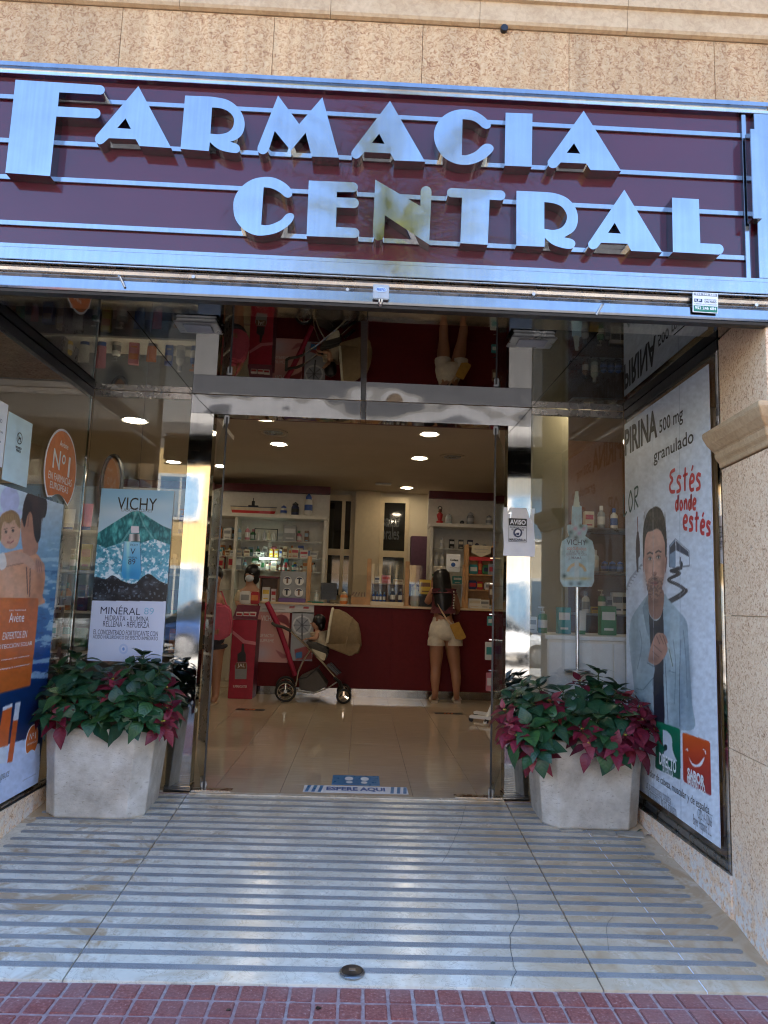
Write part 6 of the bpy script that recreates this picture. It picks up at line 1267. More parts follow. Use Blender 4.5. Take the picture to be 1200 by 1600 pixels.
g.build('eyes', kd, smooth=True); g = MB(); g.ell(hc+Vector((-.068, 0, -.042)), .006, .018, .005, 'lip', 8, 6); g.build('mouth', kd, smooth=True)
for s_ in (-1, 1): hand(kd, K(483, 998, s_*.08), (-1, 0, -.1), (0, 0, 1), 'skin_light', .6)
g = MB(); g.tube([q(417, 941, 6.52), q(423, 953, 6.52), q(434, 976, 6.52), q(448, 1015, 6.52), q(461, 1056, 6.52)], [.032, .036, .036, .034, .03], 12, 'cloth_red' if 'cloth_red' in MATS else pm('cloth_red', (.36, .012, .05), .6).name); tag(g.build('padded_roll', smooth=True), 'long red padded roll leaning on the counter behind the pushchair handle', 'padded roll')
# ================================================================== GOODS
PAL = {'white': (.66, .65, .62), 'cream': (.60, .52, .38), 'pale blue': (.30, .46, .58), 'teal': (.04, .28, .28), 'green': (.04, .20, .07), 'dark green': (.015, .07, .03), 'red': (.42, .02, .03), 'pink': (.55, .20, .24), 'orange': (.60, .20, .05), 'yellow': (.62, .42, .05), 'blue': (.03, .09, .36), 'navy': (.012, .02, .08), 'black': (.014, .014, .016), 'grey': (.26, .27, .28), 'silver': (.5, .5, .52), 'brown': (.17, .08, .035), 'purple': (.12, .05, .2), 'clear': (.45, .52, .52)}
for k_, c_ in PAL.items(): pm('goods_'+k_.replace(' ', '_'), c_, .35, var=.06)
def gm(c): return 'goods_'+c.replace(' ', '_')
GC = {}
def goods_parts(kind, w, d, h, col, col2):
    """list of (part name, mesh) built once per kind, size and colours"""
    key = (kind, round(w, 3), round(d, 3), round(h, 3), col, col2)
    if key in GC: return GC[key]
    out = []
    def fin(g, nm, **k): o = g.build(nm, **k); out.append((nm, o.data)); bpy.data.objects.remove(o)
    A, B = gm(col), gm(col2)
    if kind == 'carton':
        g = MB(); g.box(-w/2, w/2, -d/2, d/2, 0, h, A); fin(g, 'carton', bevel=.0015, seg=1)
        g = MB(); g.box(-w*.42, w*.42, -d/2-.0012, -d/2-.0004, h*.52, h*.80, B); fin(g, 'label'); g = MB(); g.box(-w*.3, w*.3, -d/2-.0012, -d/2-.0004, h*.16, h*.24, B); fin(g, 'print_band')
    elif kind == 'bottle':
        g = MB(); r = w/2; g.lathe([(r*.93, 0), (r, .006), (r, h*.62), (r*.85, h*.70), (r*.42, h*.77), (r*.40, h*.80)], 14, A); fin(g, 'bottle', smooth=True)
        g = MB(); g.lathe([(r*.48, h*.80), (r*.48, h*.99), (r*.42, h)], 12, B); fin(g, 'cap', smooth=True)
        g = MB(); g.lathe([(r*1.012, h*.18), (r*1.012, h*.52)], 14, 'goods_white' if col != 'white' else B); fin(g, 'label', smooth=True)
    elif kind == 'pump bottle':
        g = MB(); r = w/2; g.lathe([(r*.95, 0), (r, .006), (r, h*.66), (r*.8, h*.72), (r*.45, h*.74)], 14, A); fin(g, 'bottle', smooth=True)
        g = MB(); g.lathe([(r*.45, h*.74), (r*.45, h*.82), (r*.14, h*.83), (r*.14, h*.95)], 10, B); g.box(-r*1.0, r*.3, -r*.22, r*.22, h*.94, h, B); fin(g, 'pump', smooth=True)
        g = MB(); g.lathe([(r*1.012, h*.2), (r*1.012, h*.5)], 14, 'goods_white' if col != 'white' else B); fin(g, 'label', smooth=True)
    elif kind == 'tube':
        g = MB(); vs_ = []; fs = []; n_ = 12
        for i, t in enumerate((0, .25, .6, .97, 1)):
            for k in range(n_): a_ = 2*PI*k/n_; vs_.append((w/2*math.cos(a_)*(1+.12*t), d/2*math.sin(a_)*(1-t*.96), h*.16+h*.84*t))
        for i in range(4):
            for k in range(n_): fs.append((i*n_+k, i*n_+(k+1) % n_, (i+1)*n_+(k+1) % n_, (i+1)*n_+k))
        g.add(vs_, fs, A); fin(g, 'tube', smooth=True); g = MB(); g.lathe([(w*.44, 0), (w*.44, h*.16)], 12, B, sy=d/w); fin(g, 'cap', smooth=True)
    elif kind == 'jar':
        g = MB(); r = w/2; g.lathe([(r*.8, 0), (r, h*.12), (r, h*.62), (r*.72, h*.74)], 16, A); fin(g, 'jar', smooth=True); g = MB(); g.lathe([(r*.78, h*.74), (r*.8, h*.86), (r*.3, h*.95), (r*.16, h)], 14, B); fin(g, 'lid', smooth=True)
        g = MB(); g.lathe([(r*1.01, h*.25), (r*1.01, h*.5)], 16, B); fin(g, 'label', smooth=True)
    elif kind == 'packet':
        g = MB(); g.box(-w/2, w/2, -d/2, d/2, 0, h, A); fin(g, 'packet', bevel=min(w, d)*.2, seg=2); g = MB(); g.box(-w*.36, w*.36, -d/2-.002, -d/2-.0004, h*.3, h*.72, B); fin(g, 'label')
    GC[key] = out; return out
NAMEK = {'carton': 'carton', 'bottle': 'bottle', 'pump bottle': 'pump_bottle', 'tube': 'cream_tube', 'jar': 'jar', 'packet': 'packet'}
SEEN = {}
def good(kind, p, w, h, col, col2, where, d=None, rot=0, label=None):
    d = d or w*(.6 if kind in ('carton', 'packet') else 1 if kind != 'tube' else .7); t = thing(NAMEK[kind], None, kind, p, rot)
    base = label or f'{col} {kind} with {col2} '+{'carton': 'print', 'bottle': 'cap', 'pump bottle': 'pump', 'tube': 'cap', 'jar': 'lid', 'packet': 'label'}[kind]+' '+where
    t['label'] = base; SEEN.setdefault(base, []).append(t)
    for nm, me in goods_parts(kind, w, d, h, col, col2): o = bpy.data.objects.new(nm, me); COL.objects.link(o); o.parent = t
    return t
def row(spec, z, y, where, rnd=None):
    """spec: (kind, photo x, width m, height m, colour, colour2)"""
    for kind, px, w, h, c1, c2 in spec:
        p = PY(px, 860, y); good(kind, (p.x, y+random.uniform(-.01, .01), z+.0005), w, h, c1, c2, where, rot=random.uniform(-.15, .15))
# ---- left shelf unit
zT = PY(480, 803, SY).z; zT = PY(480, 811, SY).z+.055; y_ = SY+.14
w1 = 'on the upper glass shelf of the left unit'; w2 = 'on the second glass shelf of the left unit'; w3 = 'on the third glass shelf of the left unit'
row([('carton', 354, .12, .17, 'white', 'grey'), ('bottle', 372, .075, .22, 'pale blue', 'silver'), ('bottle', 385, .075, .23, 'pink', 'white'), ('carton', 452, .20, .25, 'grey', 'silver'), ('packet', 340, .10, .2, 'orange', 'white')], zl_[0], y_, w1)
row([('carton', 356, .075, .10, 'cream', 'brown'), ('carton', 364, .07, .09, 'white', 'grey'), ('carton', 374, .085, .11, 'cream', 'grey'), ('carton', 386, .09, .11, 'cream', 'brown'), ('carton', 399, .05, .08, 'white', 'grey'), ('carton', 405, .05, .08, 'white', 'black'), ('carton', 411, .055, .09, 'grey', 'white'), ('carton', 424, .055, .13, 'yellow', 'white'), ('carton', 432, .06, .13, 'yellow', 'white'), ('carton', 438.5, .045, .13, 'white', 'blue'), ('carton', 446, .075, .18, 'cream', 'brown'), ('carton', 453.5, .05, .15, 'cream', 'orange'), ('carton', 461, .11, .16, 'cream', 'red'), ('carton', 475, .13, .13, 'white', 'red'), ('carton', 491, .12, .12, 'white', 'grey'), ('carton', 344, .08, .12, 'white', 'teal')], zl_[1], y_, w2)
row([('packet', 347, .08, .18, 'cream', 'red'), ('packet', 362, .09, .22, 'cream', 'red'), ('packet', 374, .11, .23, 'grey', 'white'), ('carton', 396, .06, .11, 'cream', 'brown'), ('carton', 405, .08, .12, 'white', 'brown'), ('bottle', 419, .06, .13, 'cream', 'black'), ('carton', 429, .085, .15, 'cream', 'grey'), ('bottle', 439, .045, .12, 'brown', 'black'), ('bottle', 445, .045, .12, 'pink', 'white'), ('bottle', 452, .045, .12, 'brown', 'black'), ('bottle', 459, .045, .13, 'teal', 'white'), ('bottle', 466, .045, .12, 'grey', 'white'), ('bottle', 472, .045, .12, 'brown', 'white'), ('bottle', 492, .05, .15, 'clear', 'black')], zl_[2], y_, w3)
def back_row(z, xs, kinds_, where):
    r_ = random.Random(int(z*100)); cc = ['white', 'cream', 'pale blue', 'teal', 'red', 'pink', 'orange', 'green', 'blue', 'grey', 'brown', 'yellow']
    for i, px in enumerate(xs):
        p = PY(px, 860, SY+.30); c1 = cc[(i*5+int(z*10)) % 12]; c2 = cc[(i*7+3) % 12]; c2 = 'silver' if c1 == c2 else c2
        good(kinds_[i % len(kinds_)], (p.x, SY+.30, z+.0005), r_.uniform(.06, .10), r_.uniform(.15, .21), c1, c2, where)
back_row(zl_[1], (348, 359, 370, 381, 392, 403, 414, 428, 442, 456, 470, 484), ('carton', 'bottle', 'carton', 'packet'), 'at the back of the second left shelf')
back_row(zl_[2], (350, 366, 384, 400, 412, 425, 436, 448, 462, 478, 488), ('carton', 'packet', 'bottle'), 'at the back of the third left shelf')
back_row(zl_[0], (348, 362, 394, 437, 466, 478), ('bottle', 'carton'), 'at the back of the upper left shelf')
em('strip_lamp', (.8, 1, .85), 3.0)
p = PY(405, 874, SY); q_ = PY(432, 875, SY); g = MB(); g.box(p.x, q_.x, SY+.02, SY+.05, zl_[1]-.035, zl_[1]-.012, 'strip_lamp'); tag(g.build('strip_light', bevel=.003), 'short lit strip lamp under the second glass shelf of the left unit', 'strip light')
bk = thing('gift_basket', 'dark wire gift basket of small bottles on the upper shelf of the left unit', 'basket', (PY(415, 846, y_).x, y_, zl_[0])); b0 = PY(415, 846, y_).x
g = MB(); w_ = .175
for x in (-w_, w_): g.bar((b0+x, y_, zl_[0]), (b0+x, y_, zl_[0]+.19), .012, .012, 'black_plastic')
for z in (.006, .184): g.bar((b0-w_, y_, zl_[0]+z), (b0+w_, y_, zl_[0]+z), .012, .012, 'black_plastic')
g.build('frame', bk)
for i, (x, c) in enumerate(((-.12, 'white'), (-.03, 'silver'), (.04, 'cream'), (.12, 'white'))): g = MB(); g.lathe([(.03, .01), (.03, .12), (.012, .14), (.012, .165)], 10, gm(c), (b0+x, y_+.05, zl_[0])); g.build('bottle', bk, smooth=True)
mg = thing('magazine_rack', 'colourful magazine leaning at the right end of the upper shelf', 'magazine', (PY(490, 846, y_).x, y_, zl_[0])); b0 = PY(488, 846, y_).x
P = Paint((b0-.14, y_, zl_[0]+.002), (1, 0, .0), (0, .12, 1), .30, .21, 24, 20, (150, 90, 110)); f = P.fbm(7, 8, 3); f2 = P.fbm(5, 18, 3); P.put(f > .52, (196, 196, 205)); P.put(f2 > .62, (60, 110, 140)); P.put(f < .38, (176, 50, 70))
fr = frame_thing('cover', None, None, (b0-.14, y_, zl_[0]+.002), (1, 0, 0), (0, .12, 1), parent=mg); fr.parent = mg; sheet(fr, .30, .21, t=.006); P.build(fr)
bt = thing('model_boat', 'red and white model boat with a dark funnel on top of the left shelf unit', 'model boat', (PY(396, 803, y_).x, y_, zT)); b0 = bt.location
x0, x1 = PY(360, 800, y_).x, PY(432, 800, y_).x; L_ = (x1-x0)/2; cx = (x0+x1)/2; g = MB(); g2 = MB()
def hull(z0, z1, k0, k1, m):
    g = MB(); ks = [(-1, .02), (-.8, .07), (-.3, .10), (.3, .10), (.75, .07), (1, .01)]; vs_ = []; fs = []
    for kx, kw in ks:
        for z, k in ((z0, k0), (z1, k1)): vs_ += [(cx+kx*L_*(k if abs(kx) == 1 else 1), y_-kw*k, zT+z+.012*abs(kx)**3), (cx+kx*L_*(k if abs(kx) == 1 else 1), y_+kw*k, zT+z+.012*abs(kx)**3)]
    for i in range(len(ks)-1):
        a_ = i*4; b_ = a_+4; fs += [(a_, b_, b_+2, a_+2), (a_+1, a_+3, b_+3, b_+1), (a_+2, b_+2, b_+3, a_+3), (a_, a_+1, b_+1, b_)]
    fs += [(0, 2, 3, 1), (len(vs_)-4, len(vs_)-3, len(vs_)-1, len(vs_)-2)]; g.add(vs_, fs, m); return g
hull(.0, .05, .9, .96, 'print_red').build('hull', bt); hull(.051, .10, .965, 1.0, 'goods_cream').build('topsides', bt); hull(.101, .112, 1.0, 1.01, 'goods_navy').build('gunwale', bt)
g = MB(); g.box(cx-.08, cx+.07, y_-.04, y_+.04, .112+zT, .14+zT, 'goods_black'); g.tube([(cx-.01, y_, zT+.14), (cx-.01, y_, zT+.21)], .025, 10, 'goods_black'); g.tube([(cx-.01, y_, zT+.2), (cx-.01, y_, zT+.26)], .006, 6, 'goods_black'); g.build('deckhouse', bt)
for (px, w, h, c1, c2, lb) in ((443, .10, .16, 'white', 'blue', 'small blue and white porcelain jar beside the model boat'), (461, .12, .22, 'navy', 'black', 'dark blue porcelain jar between two pale jars'), (481.5, .125, .36, 'white', 'blue', 'tall white porcelain jar with blue pattern at the shelf end')):
    good('jar', (PY(px, 803, y_).x, y_, zT+.0005), w, h, c1, c2, '', label=lb)
# ---- right shelf unit
zR = PY(720, 824, SY).z+.055; wr = 'on the upper glass shelf of the right unit'; wr2 = 'on the second glass shelf of the right unit'
row([('bottle', 690, .06, .17, 'white', 'silver'), ('carton', 705.5, .08, .15, 'black', 'white'), ('carton', 720, .08, .15, 'black', 'cream'), ('carton', 734, .085, .15, 'navy', 'white'), ('jar', 745, .08, .11, 'grey', 'navy'), ('jar', 757, .08, .10, 'black', 'silver'), ('carton', 775, .1, .14, 'red', 'white'), ('carton', 790, .1, .12, 'teal', 'white')], zr_[0], y_, wr)
row([('bottle', 682, .07, .22, 'white', 'silver'), ('bottle', 691.5, .07, .22, 'white', 'silver'), ('packet', 740, .12, .16, 'teal', 'white'), ('packet', 755, .12, .16, 'green', 'white')], zr_[1], y_, wr2)
row([('carton', 680, .1, .14, 'green', 'white'), ('carton', 715, .14, .12, 'teal', 'white'), ('carton', 735, .12, .14, 'yellow', 'brown')], zr_[2], y_, 'on the third glass shelf of the right unit')
good('jar', (PY(701, 816, y_).x, y_, zR+.0005), .11, .17, 'clear', 'silver', '', label='round glass jar beside the red figure on the right unit'); good('jar', (PY(722, 816, y_).x, y_, zR+.0005), .07, .07, 'black', 'black', '', label='tiny black pot on top of the right unit'); good('jar', (PY(735, 816, y_).x, y_, zR+.0005), .12, .21, 'grey', 'silver', '', label='grey lidded stein on top of the right unit'); good('jar', (PY(764, 816, y_).x, y_, zR+.0005), .10, .17, 'white', 'grey', '', label='pale jar at the far right on top of the unit')
fg = thing('red_figurine', 'small red carved figurine on top of the right shelf unit', 'figurine', (PY(687, 816, y_).x, y_, zR)); c = fg.location
g = MB(); g.lathe([(.05, 0), (.055, .04), (.03, .06), (.045, .12), (.05, .15), (.025, .18)], 12, 'print_red', c); g.build('body', fg, smooth=True); g = MB(); g.ell(c+Vector((0, 0, .205)), .032, .03, .035, 'goods_brown'); g.tube([c+Vector((.03*math.cos(t*.5), 0, .25+.03*math.sin(t*.5))) for t in range(14)], .007, 6, 'goods_black'); g.build('head', fg, smooth=True)
# ---- on the counter
def at(px, dy=.16): p = onc(px, dy); return p
ds_ = thing('mirror_display', 'pale counter display with four round photo discs on a purple base', 'display', at(457, .10)); x0, x1 = at(436, .1).x, at(477, .1).x; yb = CY+.10; z1 = PY(456, 893, yb).z
g = MB(); g.box(x0, x1, yb, yb+.04, CT+.055, z1, 'goods_grey'); g.build('board', ds_, bevel=.004); g = MB(); g.box(x0-.005, x1+.005, yb-.06, yb+.06, CT, CT+.055, 'goods_purple'); g.build('base', ds_, bevel=.006)
for i in range(2):
    for j in range(2):
        cx = x0+(x1-x0)*(.28+.46*i); cz = CT+.13+(z1-CT-.1)*.5*j; g = MB(); g.tube([(cx, yb-.001, cz), (cx, yb-.012, cz)], .058, 24, 'goods_white'); d_ = g.build('disc', ds_, smooth=True)
        g = MB(); g.poly([[(cx+.05*math.cos(a_), yb-.0135, cz+.05*math.sin(a_)) for a_ in [k*PI/12 for k in range(2, 11)]]], (0, .0008, 0), 'goods_navy'); g.box(cx-.012, cx+.012, yb-.0145, yb-.0128, cz-.035, cz+.04, 'goods_brown' if (i+j) % 2 else 'goods_black'); g.build('photo', d_)
bxs = thing('counter_shelf', 'small dark brown shelf box at the left end of the counter', 'shelf box', at(420, .12)); x0, x1 = at(405, .12).x, at(434, .12).x; z1 = PY(420, 904, CY+.12).z; y0 = CY+.06
g = MB(); g.box(x0, x1, y0+.2, y0+.215, CT, z1, 'goods_brown'); g.box(x0, x0+.015, y0, y0+.199, CT, z1, 'goods_brown'); g.box(x1-.015, x1, y0, y0+.199, CT, z1, 'goods_brown'); g.build('case', bxs); g = MB(); g.box(x0-.01, x1+.01, y0-.02, y0+.22, z1+.001, z1+.03, 'trim_red'); g.build('top', bxs, bevel=.003)
for px, w, h, c1, c2, lb in ((415, .10, .19, 'white', 'yellow', 'white carton with yellow top in the brown counter box'), (427, .065, .17, 'white', 'red', 'white carton with red print in the brown counter box')): good('carton', (at(px).x, y0+.10, CT+.0005), w, h, c1, c2, '', label=lb)
good('pump bottle', at(494, .14), .06, .17, 'clear', 'white', '', label='clear gel dispenser on a green tray by the first wooden post')
g = MB(); p = at(493, .12); g.box(p.x-.11, p.x+.11, p.y-.05, p.y+.02, CT+.0002, CT+.022, 'print_green'); tag(g.build('gel_tray', bevel=.006), 'bright green tray on the counter beside the first wooden post', 'tray')
mo = thing('monitor', 'black computer monitor on the counter behind the plastic screen', 'monitor', at(513, .33)); p = at(513, .33)
g = MB(); g.box(p.x-.11, p.x+.11, p.y, p.y+.03, CT+.05, CT+.28, 'black_plastic'); g.build('screen', mo, bevel=.005); g = MB(); g.box(p.x-.02, p.x+.02, p.y+.005, p.y+.025, CT+.01, CT+.05, 'black_plastic'); g.box(p.x-.08, p.x+.08, p.y-.04, p.y+.06, CT, CT+.012, 'black_plastic'); g.build('stand', mo)
good('jar', at(537, .2), .11, .17, 'orange', 'cream', '', label='orange jar with a pale lid beside the black monitor')
cr = thing('craft_box', 'small carved wooden box with dark lattice top on the counter', 'wooden box', at(560, .16)); p = at(560, .16)
g = MB(); g.box(p.x-.10, p.x+.10, p.y-.06, p.y+.06, CT, CT+.10, 'wood'); g.build('box', cr, bevel=.003); g = MB()
for k in range(5): g.bar((p.x-.1+k*.045, p.y-.055, CT+.105), (p.x-.06+k*.035, p.y-.055, CT+.165), .014, .014, 'goods_brown')
g.build('lattice', cr)
og = thing('bottle_display', 'open counter display with two rows of small blue bottles', 'display', at(603, .12)); x0, x1 = at(580, .12).x, at(629, .12).x; yb = CY+.08; z1 = PY(600, 913, yb).z
g = MB(); g.box(x0, x1, yb+.16, yb+.17, CT, z1, 'goods_brown'); g.box(x0, x0+.01, yb, yb+.159, CT+.05, z1, 'goods_brown'); g.box(x1-.01, x1, yb, yb+.159, CT+.05, z1, 'goods_brown'); g.box((x0+x1)/2-.005, (x0+x1)/2+.005, yb, yb+.159, CT+.05, z1, 'goods_brown'); g.build('case', og); g = MB(); g.box(x0-.01, x1+.01, yb-.03, yb+.159, CT, CT+.05, 'goods_cream'); g.box(x0, x1, yb, yb+.17, z1+.001, z1+.012, 'goods_brown'); g.build('tray', og, bevel=.003)
for k in range(4): good('bottle', (x0+.03+k*.048, yb+.05, CT+.0505), .042, .13, 'blue', 'pale blue', '', label='small blue bottle in the left half of the counter bottle display')
for k in range(2): good('bottle', ((x0+x1)/2+.075+k*.11, yb+.06, CT+.0505), .075, .18, 'navy', 'white', '', label='large dark blue bottle with white cap in the counter bottle display')
good('carton', (at(602).x, yb+.08, z1+.0125), .12, .11, 'pink', 'red', '', label='pink carton on top of the counter bottle display'); good('carton', (at(621).x, yb+.08, z1+.0125), .13, .06, 'cream', 'brown', '', label='flat cream carton on top of the counter bottle display'); good('carton', (at(588).x, yb+.08, z1+.0125), .07, .09, 'white', 'navy', '', label='small white carton on top left of the counter bottle display')
good('jar', at(648, .3), .12, .30, 'clear', 'silver', '', label='tall clear jar between the third post and the woman'); good('carton', (at(664, .35).x, CY+.40, CT+.1705), .16, .20, 'yellow', 'brown', '', label='yellow carton stacked on the black terminal beside the woman')
g = MB(); p = at(662, .36); g.box(p.x-.14, p.x+.14, p.y-.05, p.y+.11, CT, CT+.17, 'black_plastic'); tag(g.build('card_terminal', bevel=.008), 'black printer box on the counter left of the leaning woman', 'printer')
nt = frame_thing('paper_notice', 'white paper notice with a blue round sign stuck to the right counter screen', 'notice', PY(697, 893, CY+.1), (1, 0, -.0), (.03, 0, 1)); w_ = .19; h_ = .24
sheet(nt, w_, h_); g = MB(); g.add([(w_*.5+.03*math.cos(k*.4), h_*.4+.03*math.sin(k*.4), .001) for k in range(16)], [tuple(range(16))], 'print_blue'); g.build('pictogram', nt, local=True); lettering(nt, [('Cuidese', 'print_black', .05, .16, .145, .175, .03), ('use mascarilla', 'print_grey', .05, .15, .05, .062)])
wf = thing('wooden_display', 'wooden rack of red and green packs at the right end of the counter', 'display rack', at(745, .12)); x0, x1 = at(726, .1).x, at(772, .1).x; yb = CY+.02; z1 = PY(745, 851, yb).z; zs = [PY(745, y, yb).z for y in (945, 921, 897, 877)]
g = MB()
for x in (x0, x1-.035): g.box(x, x+.035, yb, yb+.24, CT, z1, 'wood')
g.box(x0+.036, x1-.036, yb+.2, yb+.22, CT, z1, 'wood'); g.build('case', wf, bevel=.002)
for z in (zs[1], zs[2], z1-.02): g = MB(); g.box(x0+.036, x1-.036, yb+.01, yb+.199, z-.02, z, 'wood'); g.build('shelf', wf, bevel=.002)
hd_ = frame_thing('header_card', 'cream arrow shaped card on the top of the wooden rack', 'card', ((x0+x1)/2-.13, yb-.004, z1-.17), (1, 0, 0), (0, 0, 1)); g = MB(); g.poly([[(0, .06, 0), (.13, 0, 0), (.26, .06, 0), (.26, .16, 0), (0, .16, 0)]], (0, 0, -.003), 'goods_cream'); g.build('sheet', hd_, local=True); lettering(hd_, [('Recomendamos', 'print_grey', .04, .22, .10, .12), ('para su viaje', 'print_grey', .06, .19, .06, .075)])
g = MB(); g.box(x0+.04, x1-.04, yb-.006, yb-.001, z1-.215, z1-.165, 'print_red'); g.build('red_banner', wf); xm = (x0+x1)/2
for i, (x, z, w, h, c1, c2, k) in enumerate(((x0+.11, zs[2], .12, .13, 'teal', 'white', 'packet'), (xm+.10, zs[2], .14, .13, 'green', 'navy', 'packet'), (xm, zs[2], .06, .2, 'red', 'orange', 'packet'), (x0+.10, zs[1], .12, .12, 'navy', 'red', 'packet'), (xm, zs[1], .09, .11, 'red', 'yellow', 'packet'), (xm+.12, zs[1], .11, .10, 'white', 'grey', 'packet'), (x0+.13, CT, .17, .13, 'white', 'cream', 'carton'), (xm+.07, CT, .12, .12, 'white', 'grey', 'carton'), (xm+.15, CT, .07, .05, 'pale blue', 'white', 'carton'))):
    good(k, (x, yb+.09, z+.0008), w, h, c1, c2, 'in the wooden rack on the counter')
# ---- posters on the counter front
def flat(name, label, cat, tl, br, y, nx, ny, base):
    a_, b_ = PY(tl[0], br[1], y), PY(br[0], tl[1], y); O = (a_.x, y, a_.z); w_, h_ = b_.x-a_.x, b_.z-a_.z
    t = frame_thing(name, label, cat, O, (1, 0, 0), (0, 0, 1)); P = Paint(O, (1, 0, 0), (0, 0, 1), w_, h_, nx, ny, base); return t, P, w_, h_
yc = CY-.014
t, P, w_, h_ = flat('counter_poster', 'pink beauty poster with a face on the counter front behind the pushchair', 'poster', (399, 957), (453, 1034), yc, 50, 70, (206, 150, 146))
P.glow(440, 985, 20, 24, (226, 176, 160), .8); P.glow(405, 1020, 18, 14, (190, 200, 226), .6); P.curve([(428, 964), (440, 960), (450, 966), (452, 980), (446, 976), (434, 970)], (120, 44, 50)); P.curve([(430, 1015), (440, 1020), (450, 1026), (440, 1028)], (150, 70, 80), .7); sheet(t, w_, h_); P.build(t); lettering(t, P.words([('VICHY', 'print_white', (408, 970), (428, 962)), ('LIFTACTIV', 'print_white', (406, 995), (428, 991)), ('SUPREME', 'print_white', (406, 1003), (428, 999))]))
t, P, w_, h_ = flat('counter_poster', 'grey poster with a round compass drawing on the counter front', 'poster', (453, 957), (491, 1032), yc, 40, 60, (160, 164, 172)); P.ell(472, 977, 15, 15, (206, 208, 212)); P.ell(472, 977, 12.5, 12.5, (150, 154, 164))
for k in range(8): P.line([(472, 977), (472+13*math.cos(k*PI/4), 977+13*math.sin(k*PI/4))], 1, (60, 64, 74))
P.line([(472, 960), (472, 1000)], 2, (50, 54, 64)); P.poly([(460, 1015), (485, 1008), (488, 1030), (462, 1031)], (150, 60, 60)); P.poly([(462, 1020), (472, 1018), (472, 1028), (462, 1029)], (40, 120, 180)); sheet(t, w_, h_); P.build(t)
t, P, w_, h_ = flat('counter_strip', 'white printed strip along the top of the counter front posters', 'strip', (404, 944.5), (491, 956), yc, 60, 10, (206, 204, 204)); P.poly([(452, 947), (460, 947), (460, 950), (452, 950)], (170, 40, 44)); P.poly([(474, 948), (483, 948), (483, 951), (474, 951)], (170, 40, 44)); P.line([(410, 952), (445, 953)], 1, (120, 120, 124)); P.line([(455, 953), (485, 954)], 1, (140, 140, 140)); sheet(t, w_, h_); P.build(t)
# ---- red display stand with the dropper bottle
jy = 6.12; J = lambda x, y, d=0: PY(x, y, jy+d)
js = thing('display_stand', 'tall red cardboard display stand printed with a dropper bottle', 'display stand', J(376, 1087)); pm('card_red', (.33, .010, .035), .4); pm('card_darkred', (.10, .006, .03), .45)
A = [J(356, 1084.5), J(394, 1087), J(402, 969), J(364, 968)]; A[0].z = A[1].z = .002
g = MB(); g.poly([A], (0, .34, 0), 'card_red', 'card_darkred'); g.build('body', js, bevel=.003)
A2 = [J(363, 967, .0), J(402, 968, .0), J(407, 947, .25), J(371, 945, .25)]
g = MB(); g.poly([A2], (0, .02, .004), 'card_darkred'); g.build('header', js)
fr_ = frame_thing('front_print', None, None, A[0]+Vector((0, -.004, 0)), A[1]-A[0], A[3]-A[0], parent=js); P = Paint(A[0]+Vector((0, -.004, 0)), np.array(A[1]-A[0]), np.array([0, 0, 1.]), .1, .1, 2, 2, (0, 0, 0))
def jl(x, y): r_ = P.to(x, y); return r_
g = MB(); g.poly([[(*jl(x, y), .001) for x, y in [(377, 1018), (378, 1006), (381, 1006), (382, 1018), (384, 1022), (384, 1034), (371, 1034), (371, 1022)]]], (0, 0, 0), 'print_black'); g.poly([[(*jl(x, y), .001) for x, y in [(370, 1035), (385, 1035), (386, 1040), (385, 1061), (367, 1061), (367, 1040)]]], (0, 0, 0), 'goods_grey'); g.poly([[(*jl(x, y), .0016) for x, y in [(368, 1036), (385, 1036), (385, 1045), (368, 1045)]]], (0, 0, 0), 'goods_brown'); g.build('bottle_print', fr_, local=True)
lettering(fr_, [(s_, m_, *sum(zip(jl(*a_), jl(*b_)), ())) for s_, m_, a_, b_ in (('JAL', 'print_white', (371, 1044), (383, 1037)), ('SUPERBOOSTER', 'print_white', (364, 1074), (386, 1071)))])
g = MB(); g.poly([[(*jl(x, y), .001) for x, y in [(364, 985), (383, 1000), (400, 1003), (400, 1008), (380, 1005), (363, 990)]]], (0, 0, 0), 'goods_pink'); g.build('ribbon_print', fr_, local=True)
for i, px in enumerate((374, 385, 395)): good('carton', J(px, 967, .08)+Vector((0, 0, .002)), .075, .085, 'white', 'red', '', label=('left', 'middle', 'right')[i]+' of the three small white cartons on top of the red stand')
good('packet', J(383, 944, .30), .14, .17, 'white', 'grey', '', label='white leaflet pack behind the header of the red stand'); good('packet', J(398, 944, .30), .12, .16, 'red', 'orange', '', label='red leaflet pack behind the header of the red stand')
# ---- wheeled metal stand with hanging packs behind the right door leaf
p = PZ(757, 1128, 0); sy_ = p.y; H_ = lambda x, y, d=0: PY(x, y, sy_+d)
ss_ = thing('spinner_stand', 'metal display stand with hanging packs behind the right glass door leaf', 'display stand', (p.x+.12, sy_, 0)); bxx = H_(778, 1120).x
g = MB(); g.tube([(bxx, sy_+.1, .06), (bxx, sy_+.1, H_(778, 848).z)], .018, 10, 'steel_dull'); g.build('pole', ss_, smooth=True)
g = MB(); g.bar(H_(757, 1135, -.1)+Vector((0, 0, .02)), H_(784, 1068, .05), .04, .03, 'white_plastic'); g.build('leg', ss_, bevel=.004); g = MB(); g.bar((bxx-.30, sy_, .055), (bxx+.2, sy_-.25, .055), .07, .03, 'white_plastic'); g.build('foot', ss_, bevel=.006); g = MB(); g.bar((bxx-.2, sy_+.3, .055), (bxx+.2, sy_-.1, .055), .07, .03, 'white_plastic'); g.build('foot', ss_, bevel=.006)
for x, y in ((bxx-.29, sy_), (bxx-.19, sy_+.3), (bxx-.14, sy_-.09)): g = MB(); g.tube([(x, y-.02, .025), (x, y+.02, .025)], .0245, 12, 'rubber'); g.build('caster', ss_, smooth=True)
